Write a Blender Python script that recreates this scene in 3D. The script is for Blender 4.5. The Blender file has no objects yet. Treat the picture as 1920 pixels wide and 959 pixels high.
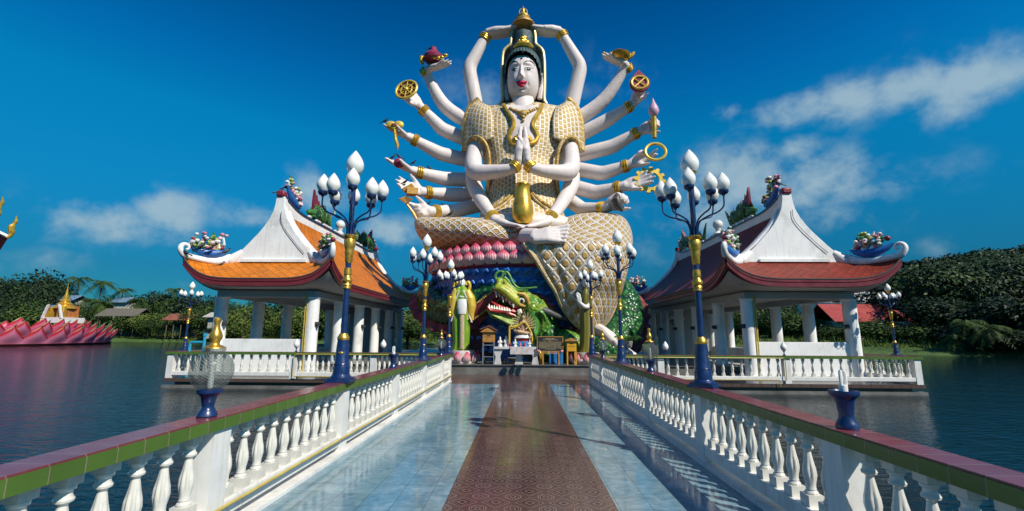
import bpy, math, random
import numpy as np
from mathutils import Vector, Matrix, noise as mnoise
PI = math.pi
R = math.radians
S = bpy.context.scene
COL = S.collection
rnd = random.Random(7)

# ---------------------------------------------------------------- camera
EYE = Vector((0, 0, 1.6))
FPX = 853.33
def _n(v): return v.normalized()
_fw = _n(Vector((979 - 960, 479.5 - 627, -FPX)))
_up = Vector((988 - 960, 479.5 + 4500, -FPX))
_up = _n(_up - _fw * _up.dot(_fw))
_rt = _fw.cross(_up)
RM = Matrix((_rt, _fw, _up))            # camera axes -> world axes
cam = bpy.data.cameras.new('camera')
cam.lens = 16.0; cam.sensor_width = 36.0; cam.clip_end = 3000; cam.clip_start = 0.05
cam_ob = bpy.data.objects.new('camera', cam); COL.objects.link(cam_ob)
cam_ob.matrix_world = Matrix.Translation(EYE) @ RM.to_4x4()
S.camera = cam_ob

def ray(px, py):
    return RM @ Vector((px - 960, 479.5 - py, -FPX))
def U(px, py, t):
    """the place seen at that direction at distance t down the bridge"""
    w = ray(px, py); return EYE + w * (t / w.y)
def M(t):
    """metres per photo pixel at distance t (about)"""
    return t * 1.03 / FPX

# ---------------------------------------------------------------- tagging
ORG = {}
def tag(o, label=None, cat=None, group=None, kind=None):
    if label: o['label'] = label
    if cat: o['category'] = cat
    if group: o['group'] = group
    if kind: o['kind'] = kind
    return o
def thing(name, label, cat, loc=(0, 0, 0), rz=0, group=None):
    o = bpy.data.objects.new(name, None); COL.objects.link(o)
    o.location = loc; o.rotation_euler = (0, 0, rz); o.empty_display_size = .1
    ORG[o.name] = Vector(loc)
    return tag(o, label, cat, group)
def link(name, me, parent=None, org=None):
    o = bpy.data.objects.new(name, me); COL.objects.link(o)
    if parent is not None:
        o.parent = parent; ORG[o.name] = ORG[parent.name]
    else:
        ORG[o.name] = Vector(org) if org is not None else Vector((0, 0, 0))
        if org is not None: o.location = org
    return o
def copy_tree(o, parent=None):
    c = o.copy(); COL.objects.link(c)
    ORG[c.name] = ORG[o.name]
    if parent is not None: c.parent = parent
    for ch in [x for x in KIDS.get(o.name, [])]:
        copy_tree(ch, c)
    return c
KIDS = {}
def index_kids():
    KIDS.clear()
    for x in COL.objects:
        if x.parent is not None: KIDS.setdefault(x.parent.name, []).append(x)

# ---------------------------------------------------------------- mesh builder
class MB:
    def __init__(s): s.v = []; s.f = []; s.uv = {}; s.flat = set()
    def add(s, vs, fs, uv=None):
        b = len(s.v); s.v += [tuple(p) for p in vs]
        s.f += [tuple(i + b for i in f) for f in fs]
        if uv:
            for i, q in enumerate(uv): s.uv[b + i] = q
        return b
    def box(s, c, d, rz=0, rot=None):
        x, y, z = d[0] / 2, d[1] / 2, d[2] / 2
        vs = [Vector((a, b, e)) for a in (-x, x) for b in (-y, y) for e in (-z, z)]
        m = rot if rot is not None else Matrix.Rotation(rz, 3, 'Z')
        vs = [m @ v + Vector(c) for v in vs]
        s.add(vs, [(0, 1, 3, 2), (4, 6, 7, 5), (0, 4, 5, 1), (2, 3, 7, 6), (0, 2, 6, 4), (1, 5, 7, 3)])
        return s
    def box2(s, a, b):
        return s.box([(a[i] + b[i]) / 2 for i in range(3)], [abs(b[i] - a[i]) for i in range(3)])
    def grid(s, fn, nu, nv, flip=False):
        """fn(i/nu, j/nv) -> point or (point, uv)"""
        vs = []; uvs = []
        for j in range(nv + 1):
            for i in range(nu + 1):
                r = fn(i / nu, j / nv)
                if isinstance(r, tuple) and len(r) == 2 and not isinstance(r[0], (int, float)):
                    vs.append(r[0]); uvs.append(r[1])
                else:
                    vs.append(r)
        fs = []
        w = nu + 1
        for j in range(nv):
            for i in range(nu):
                q = (j * w + i, j * w + i + 1, (j + 1) * w + i + 1, (j + 1) * w + i)
                fs.append(q[::-1] if flip else q)
        s.add(vs, fs, uvs if uvs else None); return s
    def lathe(s, prof, n=16, c=(0, 0, 0), flute=None, rot=None, sy=1.0, caps=True):
        vs = []; c = Vector(c)
        for k, (r, z) in enumerate(prof):
            for i in range(n):
                a = 2 * PI * i / n
                rr = r
                if flute: rr = r * (1 + flute(z) * (abs(math.cos(a * 4)) - .75))
                p = Vector((rr * math.cos(a), rr * sy * math.sin(a), z))
                if rot is not None: p = rot @ p
                vs.append(p + c)
        fs = []
        for k in range(len(prof) - 1):
            for i in range(n):
                j = (i + 1) % n
                fs.append((k * n + i, k * n + j, (k + 1) * n + j, (k + 1) * n + i))
        if caps:
            fs.append(tuple(range(n))[::-1])
            m = (len(prof) - 1) * n
            fs.append(tuple(m + i for i in range(n)))
        s.add(vs, fs); return s
    def tube(s, pts, rad, n=10, caps=True, flat=1.0, upv=None, uv=False, close=False):
        pts = [Vector(p) for p in pts]
        m = len(pts)
        if isinstance(rad, (int, float)): rad = [rad] * m
        prev = None; vs = []; uvs = []
        L = 0
        nn = n + 1 if uv else n
        for k in range(m):
            if close: t = pts[(k + 1) % m] - pts[k - 1]
            else: t = pts[min(k + 1, m - 1)] - pts[max(k - 1, 0)]
            t.normalize()
            if upv is not None: a = Vector(upv) - t * Vector(upv).dot(t)
            elif prev is None:
                a = Vector((0, 0, 1)) if abs(t.z) < .9 else Vector((1, 0, 0))
                a = a - t * a.dot(t)
            else: a = prev - t * prev.dot(t)
            if a.length < 1e-6: a = t.orthogonal()
            a.normalize(); prev = a
            b = t.cross(a)
            if k: L += (pts[k] - pts[k - 1]).length
            for i in range(nn):
                an = 2 * PI * i / n
                vs.append(pts[k] + a * (math.cos(an) * rad[k]) + b * (math.sin(an) * rad[k] * flat))
                if uv: uvs.append((an * rad[m // 2], L))
        fs = []
        for k in range(m if close else m - 1):
            k2 = (k + 1) % m
            for i in range(n):
                j = i + 1 if uv else (i + 1) % n
                fs.append((k * nn + i, k * nn + j, k2 * nn + j, k2 * nn + i))
        if caps and not close:
            fs.append(tuple(range(n))[::-1]); fs.append(tuple((m - 1) * nn + i for i in range(n)))
        s.add(vs, fs, uvs if uv else None); return s
    def ball(s, c, r, n=12, m=8, rot=None):
        if isinstance(r, (int, float)): r = (r, r, r)
        c = Vector(c); vs = []; fs = []
        for j in range(m + 1):
            th = PI * j / m
            for i in range(n):
                a = 2 * PI * i / n
                p = Vector((r[0] * math.sin(th) * math.cos(a), r[1] * math.sin(th) * math.sin(a), r[2] * math.cos(th)))
                if rot is not None: p = rot @ p
                vs.append(p + c)
        for j in range(m):
            for i in range(n):
                k = (i + 1) % n
                fs.append((j * n + i, (j + 1) * n + i, (j + 1) * n + k, j * n + k))
        s.add(vs, fs); return s
    def prism(s, poly, axis, a, b):
        """poly: 2-D outline in the two other axes, extruded along axis from a to b"""
        def P(u, v, w):
            return {'x': (w, u, v), 'y': (u, w, v), 'z': (u, v, w)}[axis]
        n = len(poly)
        vs = [P(u, v, a) for u, v in poly] + [P(u, v, b) for u, v in poly]
        fs = [tuple(range(n)), tuple(range(2 * n - 1, n - 1, -1))]
        fs += [(i, n + i, n + (i + 1) % n, (i + 1) % n) for i in range(n)]
        s.add(vs, fs); return s
    def turn(s, c, a):
        m = Matrix.Rotation(a, 3, 'Z'); c = Vector(c); s.v = [tuple(m @ (Vector(p) - c) + c) for p in s.v]; return s
    def mesh(s, org=(0, 0, 0), smooth=True, m=None, weld=False):
        me = bpy.data.meshes.new('m')
        o = Vector(org)
        me.from_pydata([tuple(Vector(p) - o) for p in s.v], [], s.f)
        if s.uv:
            lay = me.uv_layers.new(name='UVMap')
            idx = np.empty(len(me.loops), dtype=np.int32); me.loops.foreach_get('vertex_index', idx)
            uvv = np.zeros((len(s.v), 2), dtype=np.float32)
            for k, q in s.uv.items(): uvv[k] = q
            lay.data.foreach_set('uv', uvv[idx].ravel())
        if smooth:
            me.polygons.foreach_set('use_smooth', [True] * len(me.polygons))
            try: me.set_sharp_from_angle(angle=R(smooth if smooth is not True else 38))
            except Exception: pass
        if m is not None: me.materials.append(m)
        me.update()
        return me
    def build(s, name, m, parent=None, org=None, smooth=True, bevel=0):
        o0 = ORG[parent.name] if parent is not None else (Vector(org) if org is not None else Vector((0, 0, 0)))
        me = s.mesh(o0, smooth, m)
        ob = link(name, me, parent, org)
        if bevel:
            b = ob.modifiers.new('bevel', 'BEVEL'); b.width = bevel; b.segments = 2; b.limit_method = 'ANGLE'
        return ob
    def organic(s, name, m, parent=None, org=None, voxel=.05, smooth=6, fac=.5, extra=None):
        """fuse overlapping closed pieces into one continuous surface"""
        o0 = ORG[parent.name] if parent is not None else (Vector(org) if org is not None else Vector((0, 0, 0)))
        me = s.mesh(o0, False, None)
        tmp = bpy.data.objects.new('tmp', me); COL.objects.link(tmp)
        r = tmp.modifiers.new('r', 'REMESH'); r.mode = 'VOXEL'; r.voxel_size = voxel; r.adaptivity = 0
        if smooth:
            k = tmp.modifiers.new('s', 'SMOOTH'); k.factor = fac; k.iterations = smooth
        dg = bpy.context.evaluated_depsgraph_get()
        out = bpy.data.meshes.new_from_object(tmp.evaluated_get(dg))
        bpy.data.objects.remove(tmp); bpy.data.meshes.remove(me)
        if extra: extra(out, o0)
        out.materials.clear(); out.materials.append(m)
        out.polygons.foreach_set('use_smooth', [True] * len(out.polygons))
        return link(name, out, parent, org)

def lerp(a, b, t): return a + (b - a) * t
def interp(tab, x):
    if x <= tab[0][0]: return tab[0][1]
    for (x0, y0), (x1, y1) in zip(tab, tab[1:]):
        if x <= x1: return y0 + (y1 - y0) * (x - x0) / (x1 - x0)
    return tab[-1][1]
def smooth_path(pts, n=8):
    """Catmull-Rom through pts (any tuple length)"""
    P = [np.array(p, float) for p in pts]
    P = [2 * P[0] - P[1]] + P + [2 * P[-1] - P[-2]]
    out = []
    for i in range(1, len(P) - 2):
        for k in range(n):
            t = k / n
            a, b, c, d = P[i - 1], P[i], P[i + 1], P[i + 2]
            out.append(.5 * ((2 * b) + (c - a) * t + (2 * a - 5 * b + 4 * c - d) * t * t + (3 * b - a - 3 * c + d) * t ** 3))
    out.append(P[-2])
    return out

# ---------------------------------------------------------------- materials
class NT:
    def __init__(s, name):
        s.m = bpy.data.materials.new(name); s.m.use_nodes = True
        s.t = s.m.node_tree; s.t.nodes.clear()
        s.out = s.t.nodes.new('ShaderNodeOutputMaterial')
        s.b = s.n('ShaderNodeBsdfPrincipled'); s.l(s.b.outputs[0], s.out.inputs[0])
    def n(s, k, **kw):
        o = s.t.nodes.new(k)
        for a, b in kw.items():
            if hasattr(o, a): setattr(o, a, b)
        return o
    def l(s, a, b): s.t.links.new(a, b)
    def set(s, node, name, val):
        i = node.inputs[name]
        if hasattr(val, 'is_linked') or isinstance(val, bpy.types.NodeSocket): s.l(val, i)
        else:
            if isinstance(val, (tuple, list)) and len(val) == 3 and i.type == 'RGBA': val = (*val, 1)
            i.default_value = val
    def coord(s, kind='Object', scale=None, rot=None):
        c = s.n('ShaderNodeTexCoord').outputs[kind]
        if scale is None and rot is None: return c
        mp = s.n('ShaderNodeMapping'); s.l(c, mp.inputs[0])
        if scale is not None: mp.inputs['Scale'].default_value = scale if isinstance(scale, tuple) else (scale,) * 3
        if rot is not None: mp.inputs['Rotation'].default_value = rot
        return mp.outputs[0]
    def noise(s, vec, scale=5, detail=4, rough=.55, dist=0):
        o = s.n('ShaderNodeTexNoise'); s.l(vec, o.inputs['Vector'])
        o.inputs['Scale'].default_value = scale; o.inputs['Detail'].default_value = detail
        o.inputs['Roughness'].default_value = rough; o.inputs['Distortion'].default_value = dist
        return o.outputs[0]
    def math(s, op, a, b=None, c=None, clamp=False):
        o = s.n('ShaderNodeMath'); o.operation = op; o.use_clamp = clamp
        for i, x in enumerate((a, b, c)):
            if x is None: continue
            if isinstance(x, bpy.types.NodeSocket): s.l(x, o.inputs[i])
            else: o.inputs[i].default_value = x
        return o.outputs[0]
    def ramp(s, fac, stops, interp='LINEAR'):
        o = s.n('ShaderNodeValToRGB'); s.l(fac, o.inputs[0]); o.color_ramp.interpolation = interp
        e = o.color_ramp.elements
        while len(e) < len(stops): e.new(.5)
        for k, (p, c) in enumerate(stops):
            e[k].position = p
            e[k].color = (*c, 1) if isinstance(c, (tuple, list)) else (c, c, c, 1)
        return o.outputs[0]
    def mix(s, fac, a, b):
        o = s.n('ShaderNodeMix'); o.data_type = 'RGBA'
        for i, x in ((0, fac), (6, a), (7, b)):
            if isinstance(x, bpy.types.NodeSocket): s.l(x, o.inputs[i])
            elif i == 0: o.inputs[0].default_value = x
            else: o.inputs[i].default_value = (*x, 1)
        return o.outputs[2]
    def bump(s, h, strength=.3, dist=.02, prev=None):
        o = s.n('ShaderNodeBump'); s.l(h, o.inputs['Height'])
        o.inputs['Strength'].default_value = strength; o.inputs['Distance'].default_value = dist
        if prev is not None: s.l(prev, o.inputs['Normal'])
        s.l(o.outputs[0], s.b.inputs['Normal']); return o.outputs[0]
    def fin(s, color=None, rough=.5, metal=0, spec=.5, **kw):
        if color is not None: s.set(s.b, 'Base Color', color)
        s.set(s.b, 'Roughness', rough); s.set(s.b, 'Metallic', metal); s.set(s.b, 'Specular IOR Level', spec)
        for k, v in kw.items(): s.set(s.b, k, v)
        return s.m
def vary(name, c, rough=.6, metal=0, amt=.25, scale=6, bump=.15, bdist=.01, dirt=None, dirt_amt=.3, coat=0, spec=.5, detail=5, streak=0):
    """painted or cast surface with uneven tone, small bumps and optional stains"""
    t = NT(name); v = t.coord()
    n1 = t.noise(v, scale, detail, .6)
    a = tuple(x * (1 - amt) for x in c); b = tuple(min(1, x * (1 + amt * .6)) for x in c)
    col = t.ramp(n1, [(.3, a), (.7, b)])
    if dirt:
        n2 = t.noise(v, scale * .35, 6, .7)
        f = t.ramp(n2, [(.52, 0.0), (.72, dirt_amt)])
        col = t.mix(f, col, dirt)
    if streak:
        s3 = t.noise(t.coord(scale=(5, 5, .35)), 2.5, 6, .75)
        col = t.mix(t.ramp(s3, [(.50, 0), (.78, streak)]), col, (.23, .22, .17))
    if bump: t.bump(t.noise(v, scale * 4, 4), bump, bdist)
    rr = t.ramp(n1, [(.3, max(.02, rough - .08)), (.7, min(1, rough + .1))])
    return t.fin(col, rr, metal, spec, **({'Coat Weight': coat, 'Coat Roughness': .08} if coat else {}))

def lattice(name, line, boss, recess, s=2.2, lw=.38, br=.27, rough=.45, bump=.6, bd=.06, uvk='UV', metal=0):
    """raised diamond net with a boss in every mesh"""
    t = NT(name); sep = t.n('ShaderNodeSeparateXYZ'); t.l(t.coord(uvk), sep.inputs[0])
    u, v = sep.outputs[0], sep.outputs[1]
    p = t.math('MULTIPLY', t.math('ADD', u, t.math('MULTIPLY', v, .82)), s)
    q = t.math('MULTIPLY', t.math('SUBTRACT', u, t.math('MULTIPLY', v, .82)), s)
    fp = t.math('ABSOLUTE', t.math('SUBTRACT', t.math('FRACT', p), .5))
    fq = t.math('ABSOLUTE', t.math('SUBTRACT', t.math('FRACT', q), .5))
    mx = t.math('MAXIMUM', fp, fq)
    ln = t.math('SMOOTH_MIN', t.math('MULTIPLY', t.math('SUBTRACT', mx, lw), 14, clamp=False), 1, .1)
    ln = t.math('MAXIMUM', ln, 0)
    d = t.math('SQRT', t.math('ADD', t.math('MULTIPLY', fp, fp), t.math('MULTIPLY', fq, fq)))
    bs = t.math('MULTIPLY', t.math('SUBTRACT', br, d), 9, clamp=True)
    nz = t.noise(t.coord(), 9, 5, .7)
    gold = t.ramp(nz, [(.3, tuple(x * .6 for x in boss)), (.7, tuple(min(1, x * 1.15) for x in boss))])
    col = t.mix(bs, recess, gold)
    col = t.mix(ln, col, t.ramp(nz, [(.3, tuple(x * .86 for x in line)), (.65, line)]))
    h = t.math('ADD', t.math('MAXIMUM', ln, t.math('MULTIPLY', bs, .8)), t.math('MULTIPLY', nz, .25))
    t.bump(h, bump, bd)
    return t.fin(col, rough, metal)

WHITE = (.76, .73, .68)
m_white = vary('white_plaster', (.76, .75, .71), .5, amt=.1, scale=3, bump=.2, dirt=(.30, .28, .22), dirt_amt=.5, streak=.45)
m_whiteg = vary('white_glazed_ceramic', (.68, .66, .59), .22, amt=.10, scale=12, bump=.05, dirt=(.30, .26, .18), dirt_amt=.6, coat=.5)
m_blue = vary('navy_enamel', (.007, .026, .105), .32, amt=.22, scale=14, bump=.08, bdist=.004, dirt=(.05, .08, .14), dirt_amt=.5, coat=.3)
m_gold = vary('gold_paint', (.72, .42, .07), .34, metal=.75, amt=.3, scale=20, bump=.15, bdist=.004)
m_goldd = vary('old_gold', (.45, .27, .07), .45, metal=.5, amt=.5, scale=8, bump=.5, bdist=.05)
m_conc = vary('wet_concrete', (.17, .165, .15), .35, amt=.35, scale=2.2, bump=.25, dirt=(.07, .065, .05), dirt_amt=.8)
m_opal = NT('opal_glass'); m_opal = m_opal.fin((.86, .86, .80), .12, 0, .6, **{'Subsurface Weight': .35, 'Subsurface Radius': (.05, .05, .05), 'Coat Weight': .4})
m_black = vary('black_feathers', (.012, .012, .014), .5, amt=.4, scale=30, bump=.2)
# ---------------------------------------------------------------- world and sun
SUNV = Vector((.8, -.7, 1.0)).normalized()           # towards the sun
w = bpy.data.worlds.new('World'); S.world = w; w.use_nodes = True
nt = w.node_tree; nt.nodes.clear()
def wn(k, **kw):
    o = nt.nodes.new(k)
    for a, b in kw.items(): setattr(o, a, b)
    return o
sky = wn('ShaderNodeTexSky', sky_type='NISHITA', sun_disc=False)
sky.sun_elevation = math.asin(SUNV.z); sky.sun_rotation = math.atan2(SUNV.x, SUNV.y)
sky.altitude = 0; sky.air_density = 1.0; sky.dust_density = .3; sky.ozone_density = 4.0
bg = wn('ShaderNodeBackground'); bg.inputs[1].default_value = .085
wo = wn('ShaderNodeOutputWorld'); nt.links.new(bg.outputs[0], wo.inputs[0])
tc = wn('ShaderNodeTexCoord')
def wm(op, a, b=None, clamp=False):
    o = wn('ShaderNodeMath', operation=op, use_clamp=clamp)
    for i, x in enumerate((a, b)):
        if x is None: continue
        if isinstance(x, (int, float)): o.inputs[i].default_value = x
        else: nt.links.new(x, o.inputs[i])
    return o.outputs[0]
def wvm(op, a, b):
    o = wn('ShaderNodeVectorMath', operation=op)
    for i, x in enumerate((a, b)):
        if isinstance(x, (tuple, Vector)): o.inputs[i].default_value = tuple(x)
        else: nt.links.new(x, o.inputs[i])
    return o
hs = wn('ShaderNodeMix', data_type='RGBA', blend_type='MULTIPLY'); hs.inputs[0].default_value = 1
nt.links.new(sky.outputs[0], hs.inputs[6]); hs.inputs[7].default_value = (.16, .72, .98, 1)
sepw = wn('ShaderNodeSeparateXYZ'); nt.links.new(tc.outputs['Generated'], sepw.inputs[0])
# deepen with height as a dry tropical sky does
gr = wn('ShaderNodeValToRGB'); nt.links.new(sepw.outputs[2], gr.inputs[0])
e = gr.color_ramp.elements; e[0].position = 0; e[0].color = (.34, .40, .38, 1); e[1].position = .62; e[1].color = (.0, .76, 1.02, 1)
for p_, c_ in ((.114, (.25, .52, .53)), (.25, (.16, .98, .94)), (.39, (.06, 1.34, 1.25)), (.48, (.03, 1.12, 1.29))):
    x_ = e.new(p_); x_.color = (*c_, 1)
h2 = wn('ShaderNodeMix', data_type='RGBA', blend_type='MULTIPLY'); h2.inputs[0].default_value = 1
nt.links.new(hs.outputs[2], h2.inputs[6]); nt.links.new(gr.outputs[0], h2.inputs[7])
# clouds: banks of cumulus at given bearings
CL = [  # px, py, half width, half height, density
    (1490, 205, 100, 45, .9), (1600, 185, 130, 50, .95), (1700, 165, 130, 52, 1.0), (1830, 145, 130, 65, 1.1), (1365, 208, 32, 24, .6), (1770, 210, 90, 40, .7),
    (1530, 340, 140, 60, 1.05), (1395, 330, 120, 70, 1.1), (1640, 355, 90, 36, .7), (1490, 285, 60, 36, .9), (1330, 400, 90, 60, .8), (1560, 410, 140, 50, .6),
    (180, 408, 130, 45, .9), (320, 398, 80, 50, 1.0), (70, 485, 120, 34, .45), (250, 440, 160, 34, .7),
    (600, 360, 70, 46, .9), (480, 410, 120, 34, .7), (730, 435, 80, 42, .85), (940, 180, 150, 60, .42), (1120, 170, 100, 70, .42),
    (1240, 430, 120, 70, .4), (1780, 470, 120, 30, .4), (300, 530, 200, 25, .25), (1700, 330, 180, 50, .3)]
tot = None
for (cx, cy, hw, hh, dn) in CL:
    d = ray(cx, cy).normalized()
    rx = (ray(cx + hw, cy).normalized() - d); rz = (ray(cx, cy - hh).normalized() - d)
    sub = wvm('SUBTRACT', tc.outputs['Generated'], d).outputs[0]
    a_ = wvm('DOT_PRODUCT', sub, rx / rx.length_squared).outputs['Value']
    b_ = wvm('DOT_PRODUCT', sub, rz / rz.length_squared).outputs['Value']
    r2 = wm('ADD', wm('MULTIPLY', a_, a_), wm('MULTIPLY', b_, b_))
    g = wm('MULTIPLY', wm('POWER', 2.718, wm('MULTIPLY', r2, -1.0)), dn)
    front = wm('GREATER_THAN', wvm('DOT_PRODUCT', tc.outputs['Generated'], d).outputs['Value'], 0.0)
    g = wm('MULTIPLY', g, front)
    tot = g if tot is None else wm('MAXIMUM', tot, g)
mp = wn('ShaderNodeMapping'); nt.links.new(tc.outputs['Generated'], mp.inputs[0]); mp.inputs['Scale'].default_value = (1, 1, 1.25)
nz = wn('ShaderNodeTexNoise'); nt.links.new(mp.outputs[0], nz.inputs[0])
nz.inputs['Scale'].default_value = 11; nz.inputs['Detail'].default_value = 10; nz.inputs['Roughness'].default_value = .58; nz.inputs['Distortion'].default_value = .1
cf = wm('ADD', wm('MULTIPLY', tot, 1.05), wm('MULTIPLY', wm('SUBTRACT', nz.outputs[0], .5), 2.6))
mr = wn('ShaderNodeMapRange', interpolation_type='SMOOTHSTEP'); nt.links.new(cf, mr.inputs[0])
mr.inputs[1].default_value = .18; mr.inputs[2].default_value = 1.2; mr.inputs[3].default_value = 0; mr.inputs[4].default_value = .74
cloudf = wm('MULTIPLY', mr.outputs[0], wm('MULTIPLY', tot, 1.5, clamp=True), clamp=True)
cm = wn('ShaderNodeMix', data_type='RGBA'); nt.links.new(cloudf, cm.inputs[0])
nt.links.new(h2.outputs[2], cm.inputs[6]); cm.inputs[7].default_value = (4.2, 5.6, 6.2, 1)
nt.links.new(cm.outputs[2], bg.inputs[0])

sun = bpy.data.lights.new('sun', 'SUN'); sun.energy = 4.6; sun.angle = R(.53); sun.color = (1, .93, .82)
so = bpy.data.objects.new('sun', sun); COL.objects.link(so)
so.rotation_euler = SUNV.to_track_quat('Z', 'Y').to_euler()
S.view_settings.view_transform = 'Standard'; S.view_settings.look = 'None'; S.view_settings.exposure = .2; S.view_settings.gamma = 1
S.render.engine = 'CYCLES'
S.cycles.max_bounces = 6; S.cycles.transparent_max_bounces = 12; S.cycles.sample_clamp_indirect = 6; S.cycles.caustics_reflective = False; S.cycles.caustics_refractive = False

# ---------------------------------------------------------------- water
WZ = -.34
t = NT('lake_water'); v = t.coord(scale=(1, 1.0, 1))
n1 = t.noise(v, .9, 3, .5); n2 = t.noise(t.coord(scale=(1.0, 2.2, 1)), 3.4, 4, .55, .3); n3 = t.noise(v, .05, 2)
hgt = t.math('ADD', t.math('MULTIPLY', n1, .6), t.math('MULTIPLY', n2, .5))
t.bump(hgt, .36, .13)
m_water = t.fin((.001, .009, .012), .04, 0, .5, IOR=1.2)
wm_ = MB(); wm_.add([(-900, -200, WZ), (900, -200, WZ), (900, 900, WZ), (-900, 900, WZ)], [(0, 1, 2, 3)])
o = wm_.build('water', m_water, smooth=False); tag(o, 'dark blue rippled lake water around the temple', kind='structure')

# ---------------------------------------------------------------- bridge floor
XL, XR = -2.42, 2.27           # railing faces towards the walk
BY0, BY1 = -6.0, 15.25
t = NT('blue_floor_tiles'); v = t.coord()
n1 = t.noise(t.coord(scale=(1, 1, 1)), 3.5, 6, .6, 1.2); n2 = t.noise(v, 14, 5, .65)
col = t.ramp(t.math('ADD', t.math('MULTIPLY', n1, .6), t.math('MULTIPLY', n2, .4)), [(.32, (.085, .19, .25)), (.5, (.17, .30, .36)), (.68, (.33, .44, .47))])
br = t.n('ShaderNodeTexBrick'); t.l(v, br.inputs[0]); br.offset = 0
for k, x in (('Scale', 1), ('Mortar Size', .004), ('Brick Width', .306), ('Row Height', .306), ('Mortar Smooth', .1)): br.inputs[k].default_value = x
br.inputs['Color1'].default_value = (1, 1, 1, 1); br.inputs['Color2'].default_value = (.82, .86, .9, 1); br.inputs['Mortar'].default_value = (.45, .45, .42, 1)
mm = t.n('ShaderNodeMix', data_type='RGBA', blend_type='MULTIPLY'); mm.inputs[0].default_value = 1; t.l(col, mm.inputs[6]); t.l(br.outputs[0], mm.inputs[7])
dirt = t.ramp(t.noise(v, .9, 6, .7), [(.45, 0), (.75, .35)])
c2 = t.mix(dirt, mm.outputs[2], (.20, .22, .19))
sp_ = t.ramp(t.noise(v, 28, 5, .8), [(.68, 0), (.74, .55)]); c2 = t.mix(sp_, c2, (.08, .08, .06))
st_ = t.ramp(t.noise(t.coord(scale=(1, .35, 1)), 1.9, 6, .8), [(.55, 0), (.72, .35)]); c2 = t.mix(st_, c2, (.12, .15, .14))
t.bump(t.math('ADD', t.math('MULTIPLY', br.outputs[1], -1), t.math('MULTIPLY', t.noise(v, 3.0, 2), .5)), .25, .004)
m_btile = t.fin(c2, t.ramp(t.noise(v, 1.7, 5, .7), [(.35, .05), (.7, .22)]), 0, .6)

def motif_tiles(name, sz, x0, base, line, mid, rough):
    t = NT(name); sep = t.n('ShaderNodeSeparateXYZ'); t.l(t.coord(), sep.inputs[0])
    fx = t.math('FRACT', t.math('DIVIDE', t.math('SUBTRACT', sep.outputs[0], x0), sz))
    fy = t.math('FRACT', t.math('DIVIDE', sep.outputs[1], sz))
    p = t.math('ABSOLUTE', t.math('SUBTRACT', fx, .5)); q = t.math('ABSOLUTE', t.math('SUBTRACT', fy, .5))
    man = t.math('ADD', p, q)
    cx_ = t.math('SUBTRACT', .5, p); cy_ = t.math('SUBTRACT', .5, q)
    oc = t.math('MAXIMUM', t.math('MAXIMUM', cx_, cy_), t.math('MULTIPLY', t.math('ADD', cx_, cy_), .72))
    def ringf(val, r, w_): return t.math('LESS_THAN', t.math('ABSOLUTE', t.math('SUBTRACT', val, r)), w_)
    rings = None
    for val, r, w_ in ((man, .42, .022), (man, .30, .018), (man, .14, .03), (oc, .235, .018), (oc, .17, .014), (oc, .08, .022)):
        g = ringf(val, r, w_); rings = g if rings is None else t.math('MAXIMUM', rings, g)
    inside = t.math('MAXIMUM', t.math('LESS_THAN', man, .40), t.math('LESS_THAN', oc, .225))
    n = t.noise(t.coord(), 22, 4, .7)
    bcol = t.mix(inside, mid, base)
    bcol = t.mix(t.math('MULTIPLY', n, .5), bcol, tuple(x * .55 for x in base))
    bcol = t.mix(t.math('MULTIPLY', rings, .85), bcol, line)
    seam = t.math('GREATER_THAN', t.math('MAXIMUM', p, q), .494)
    bcol = t.mix(seam, bcol, (.05, .04, .035))
    t.bump(t.math('SUBTRACT', t.math('MULTIPLY', rings, .4), seam), .3, .003)
    return t.fin(bcol, t.ramp(t.noise(t.coord(), 1.6, 5, .7), [(.35, rough * .6), (.7, rough * 1.3)]), 0, .55)
CX0, CX1 = -.736, .890
m_carp = motif_tiles('maroon_patterned_tiles', (CX1 - CX0) / 5, CX0, (.028, .008, .009), (.24, .15, .135), (.095, .048, .046), .18)
m_brown = motif_tiles('brown_terrace_tiles', .33, 0, (.085, .048, .038), (.12, .085, .07), (.11, .07, .055), .26)

b = MB(); b.box2((-2.62, BY0, -.22), (2.47, BY1, 0)); o = b.build('bridge_deck', m_btile, smooth=False)
tag(o, 'pale blue glazed tile floor of the bridge', kind='structure')
b = MB(); b.box2((CX0, BY0 + .1, -.05), (CX1, 18.72, .004)); o = b.build('path', m_carp, smooth=False); tag(o, 'maroon patterned tile path down the middle of the bridge', kind='structure')
b = MB(); b.box2((-3.0, BY1, -.3), (2.9, 18.8, -.004)); b.box2((-12.72, 16.36, -.12), (-3.0, 46, -.004)); b.box2((2.9, 16.06, -.12), (13.52, 46, -.004)); o = b.build('terrace_floor', m_brown, smooth=False); tag(o, 'brown tiled terrace floor around the pavilions', kind='structure')
b = MB(); b.box2((-12.5, 16.65, -.9), (-3.0, 45.9, -.121)); b.box2((2.9, 16.35, -.9), (13.3, 45.9, -.121)); b.box2((-12.74, 16.33, -.9), (-3.0, 16.64, -.24)); b.box2((2.9, 16.03, -.9), (13.54, 16.34, -.24))
o = b.build('terrace_foundation', m_conc, smooth=False); tag(o, 'grey concrete edge of the terrace over the water', kind='structure')
PZ = .36
b = MB(); b.box2((-8.3, 18.72, -.1), (9.1, 40, PZ)); o = b.build('platform', m_conc, smooth=False); tag(o, 'dark grey concrete platform under the great statue', kind='structure')
b = MB(); b.box2((-8.34, 18.66, PZ + .001), (9.14, 19.1, PZ + .03)); o = b.build('platform_edge', vary('platform_slab', (.13, .13, .12), .2, amt=.4, scale=3, dirt=(.05, .05, .04), dirt_amt=.7), smooth=False)
tag(o, 'polished grey slab along the platform edge', kind='structure')
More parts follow.
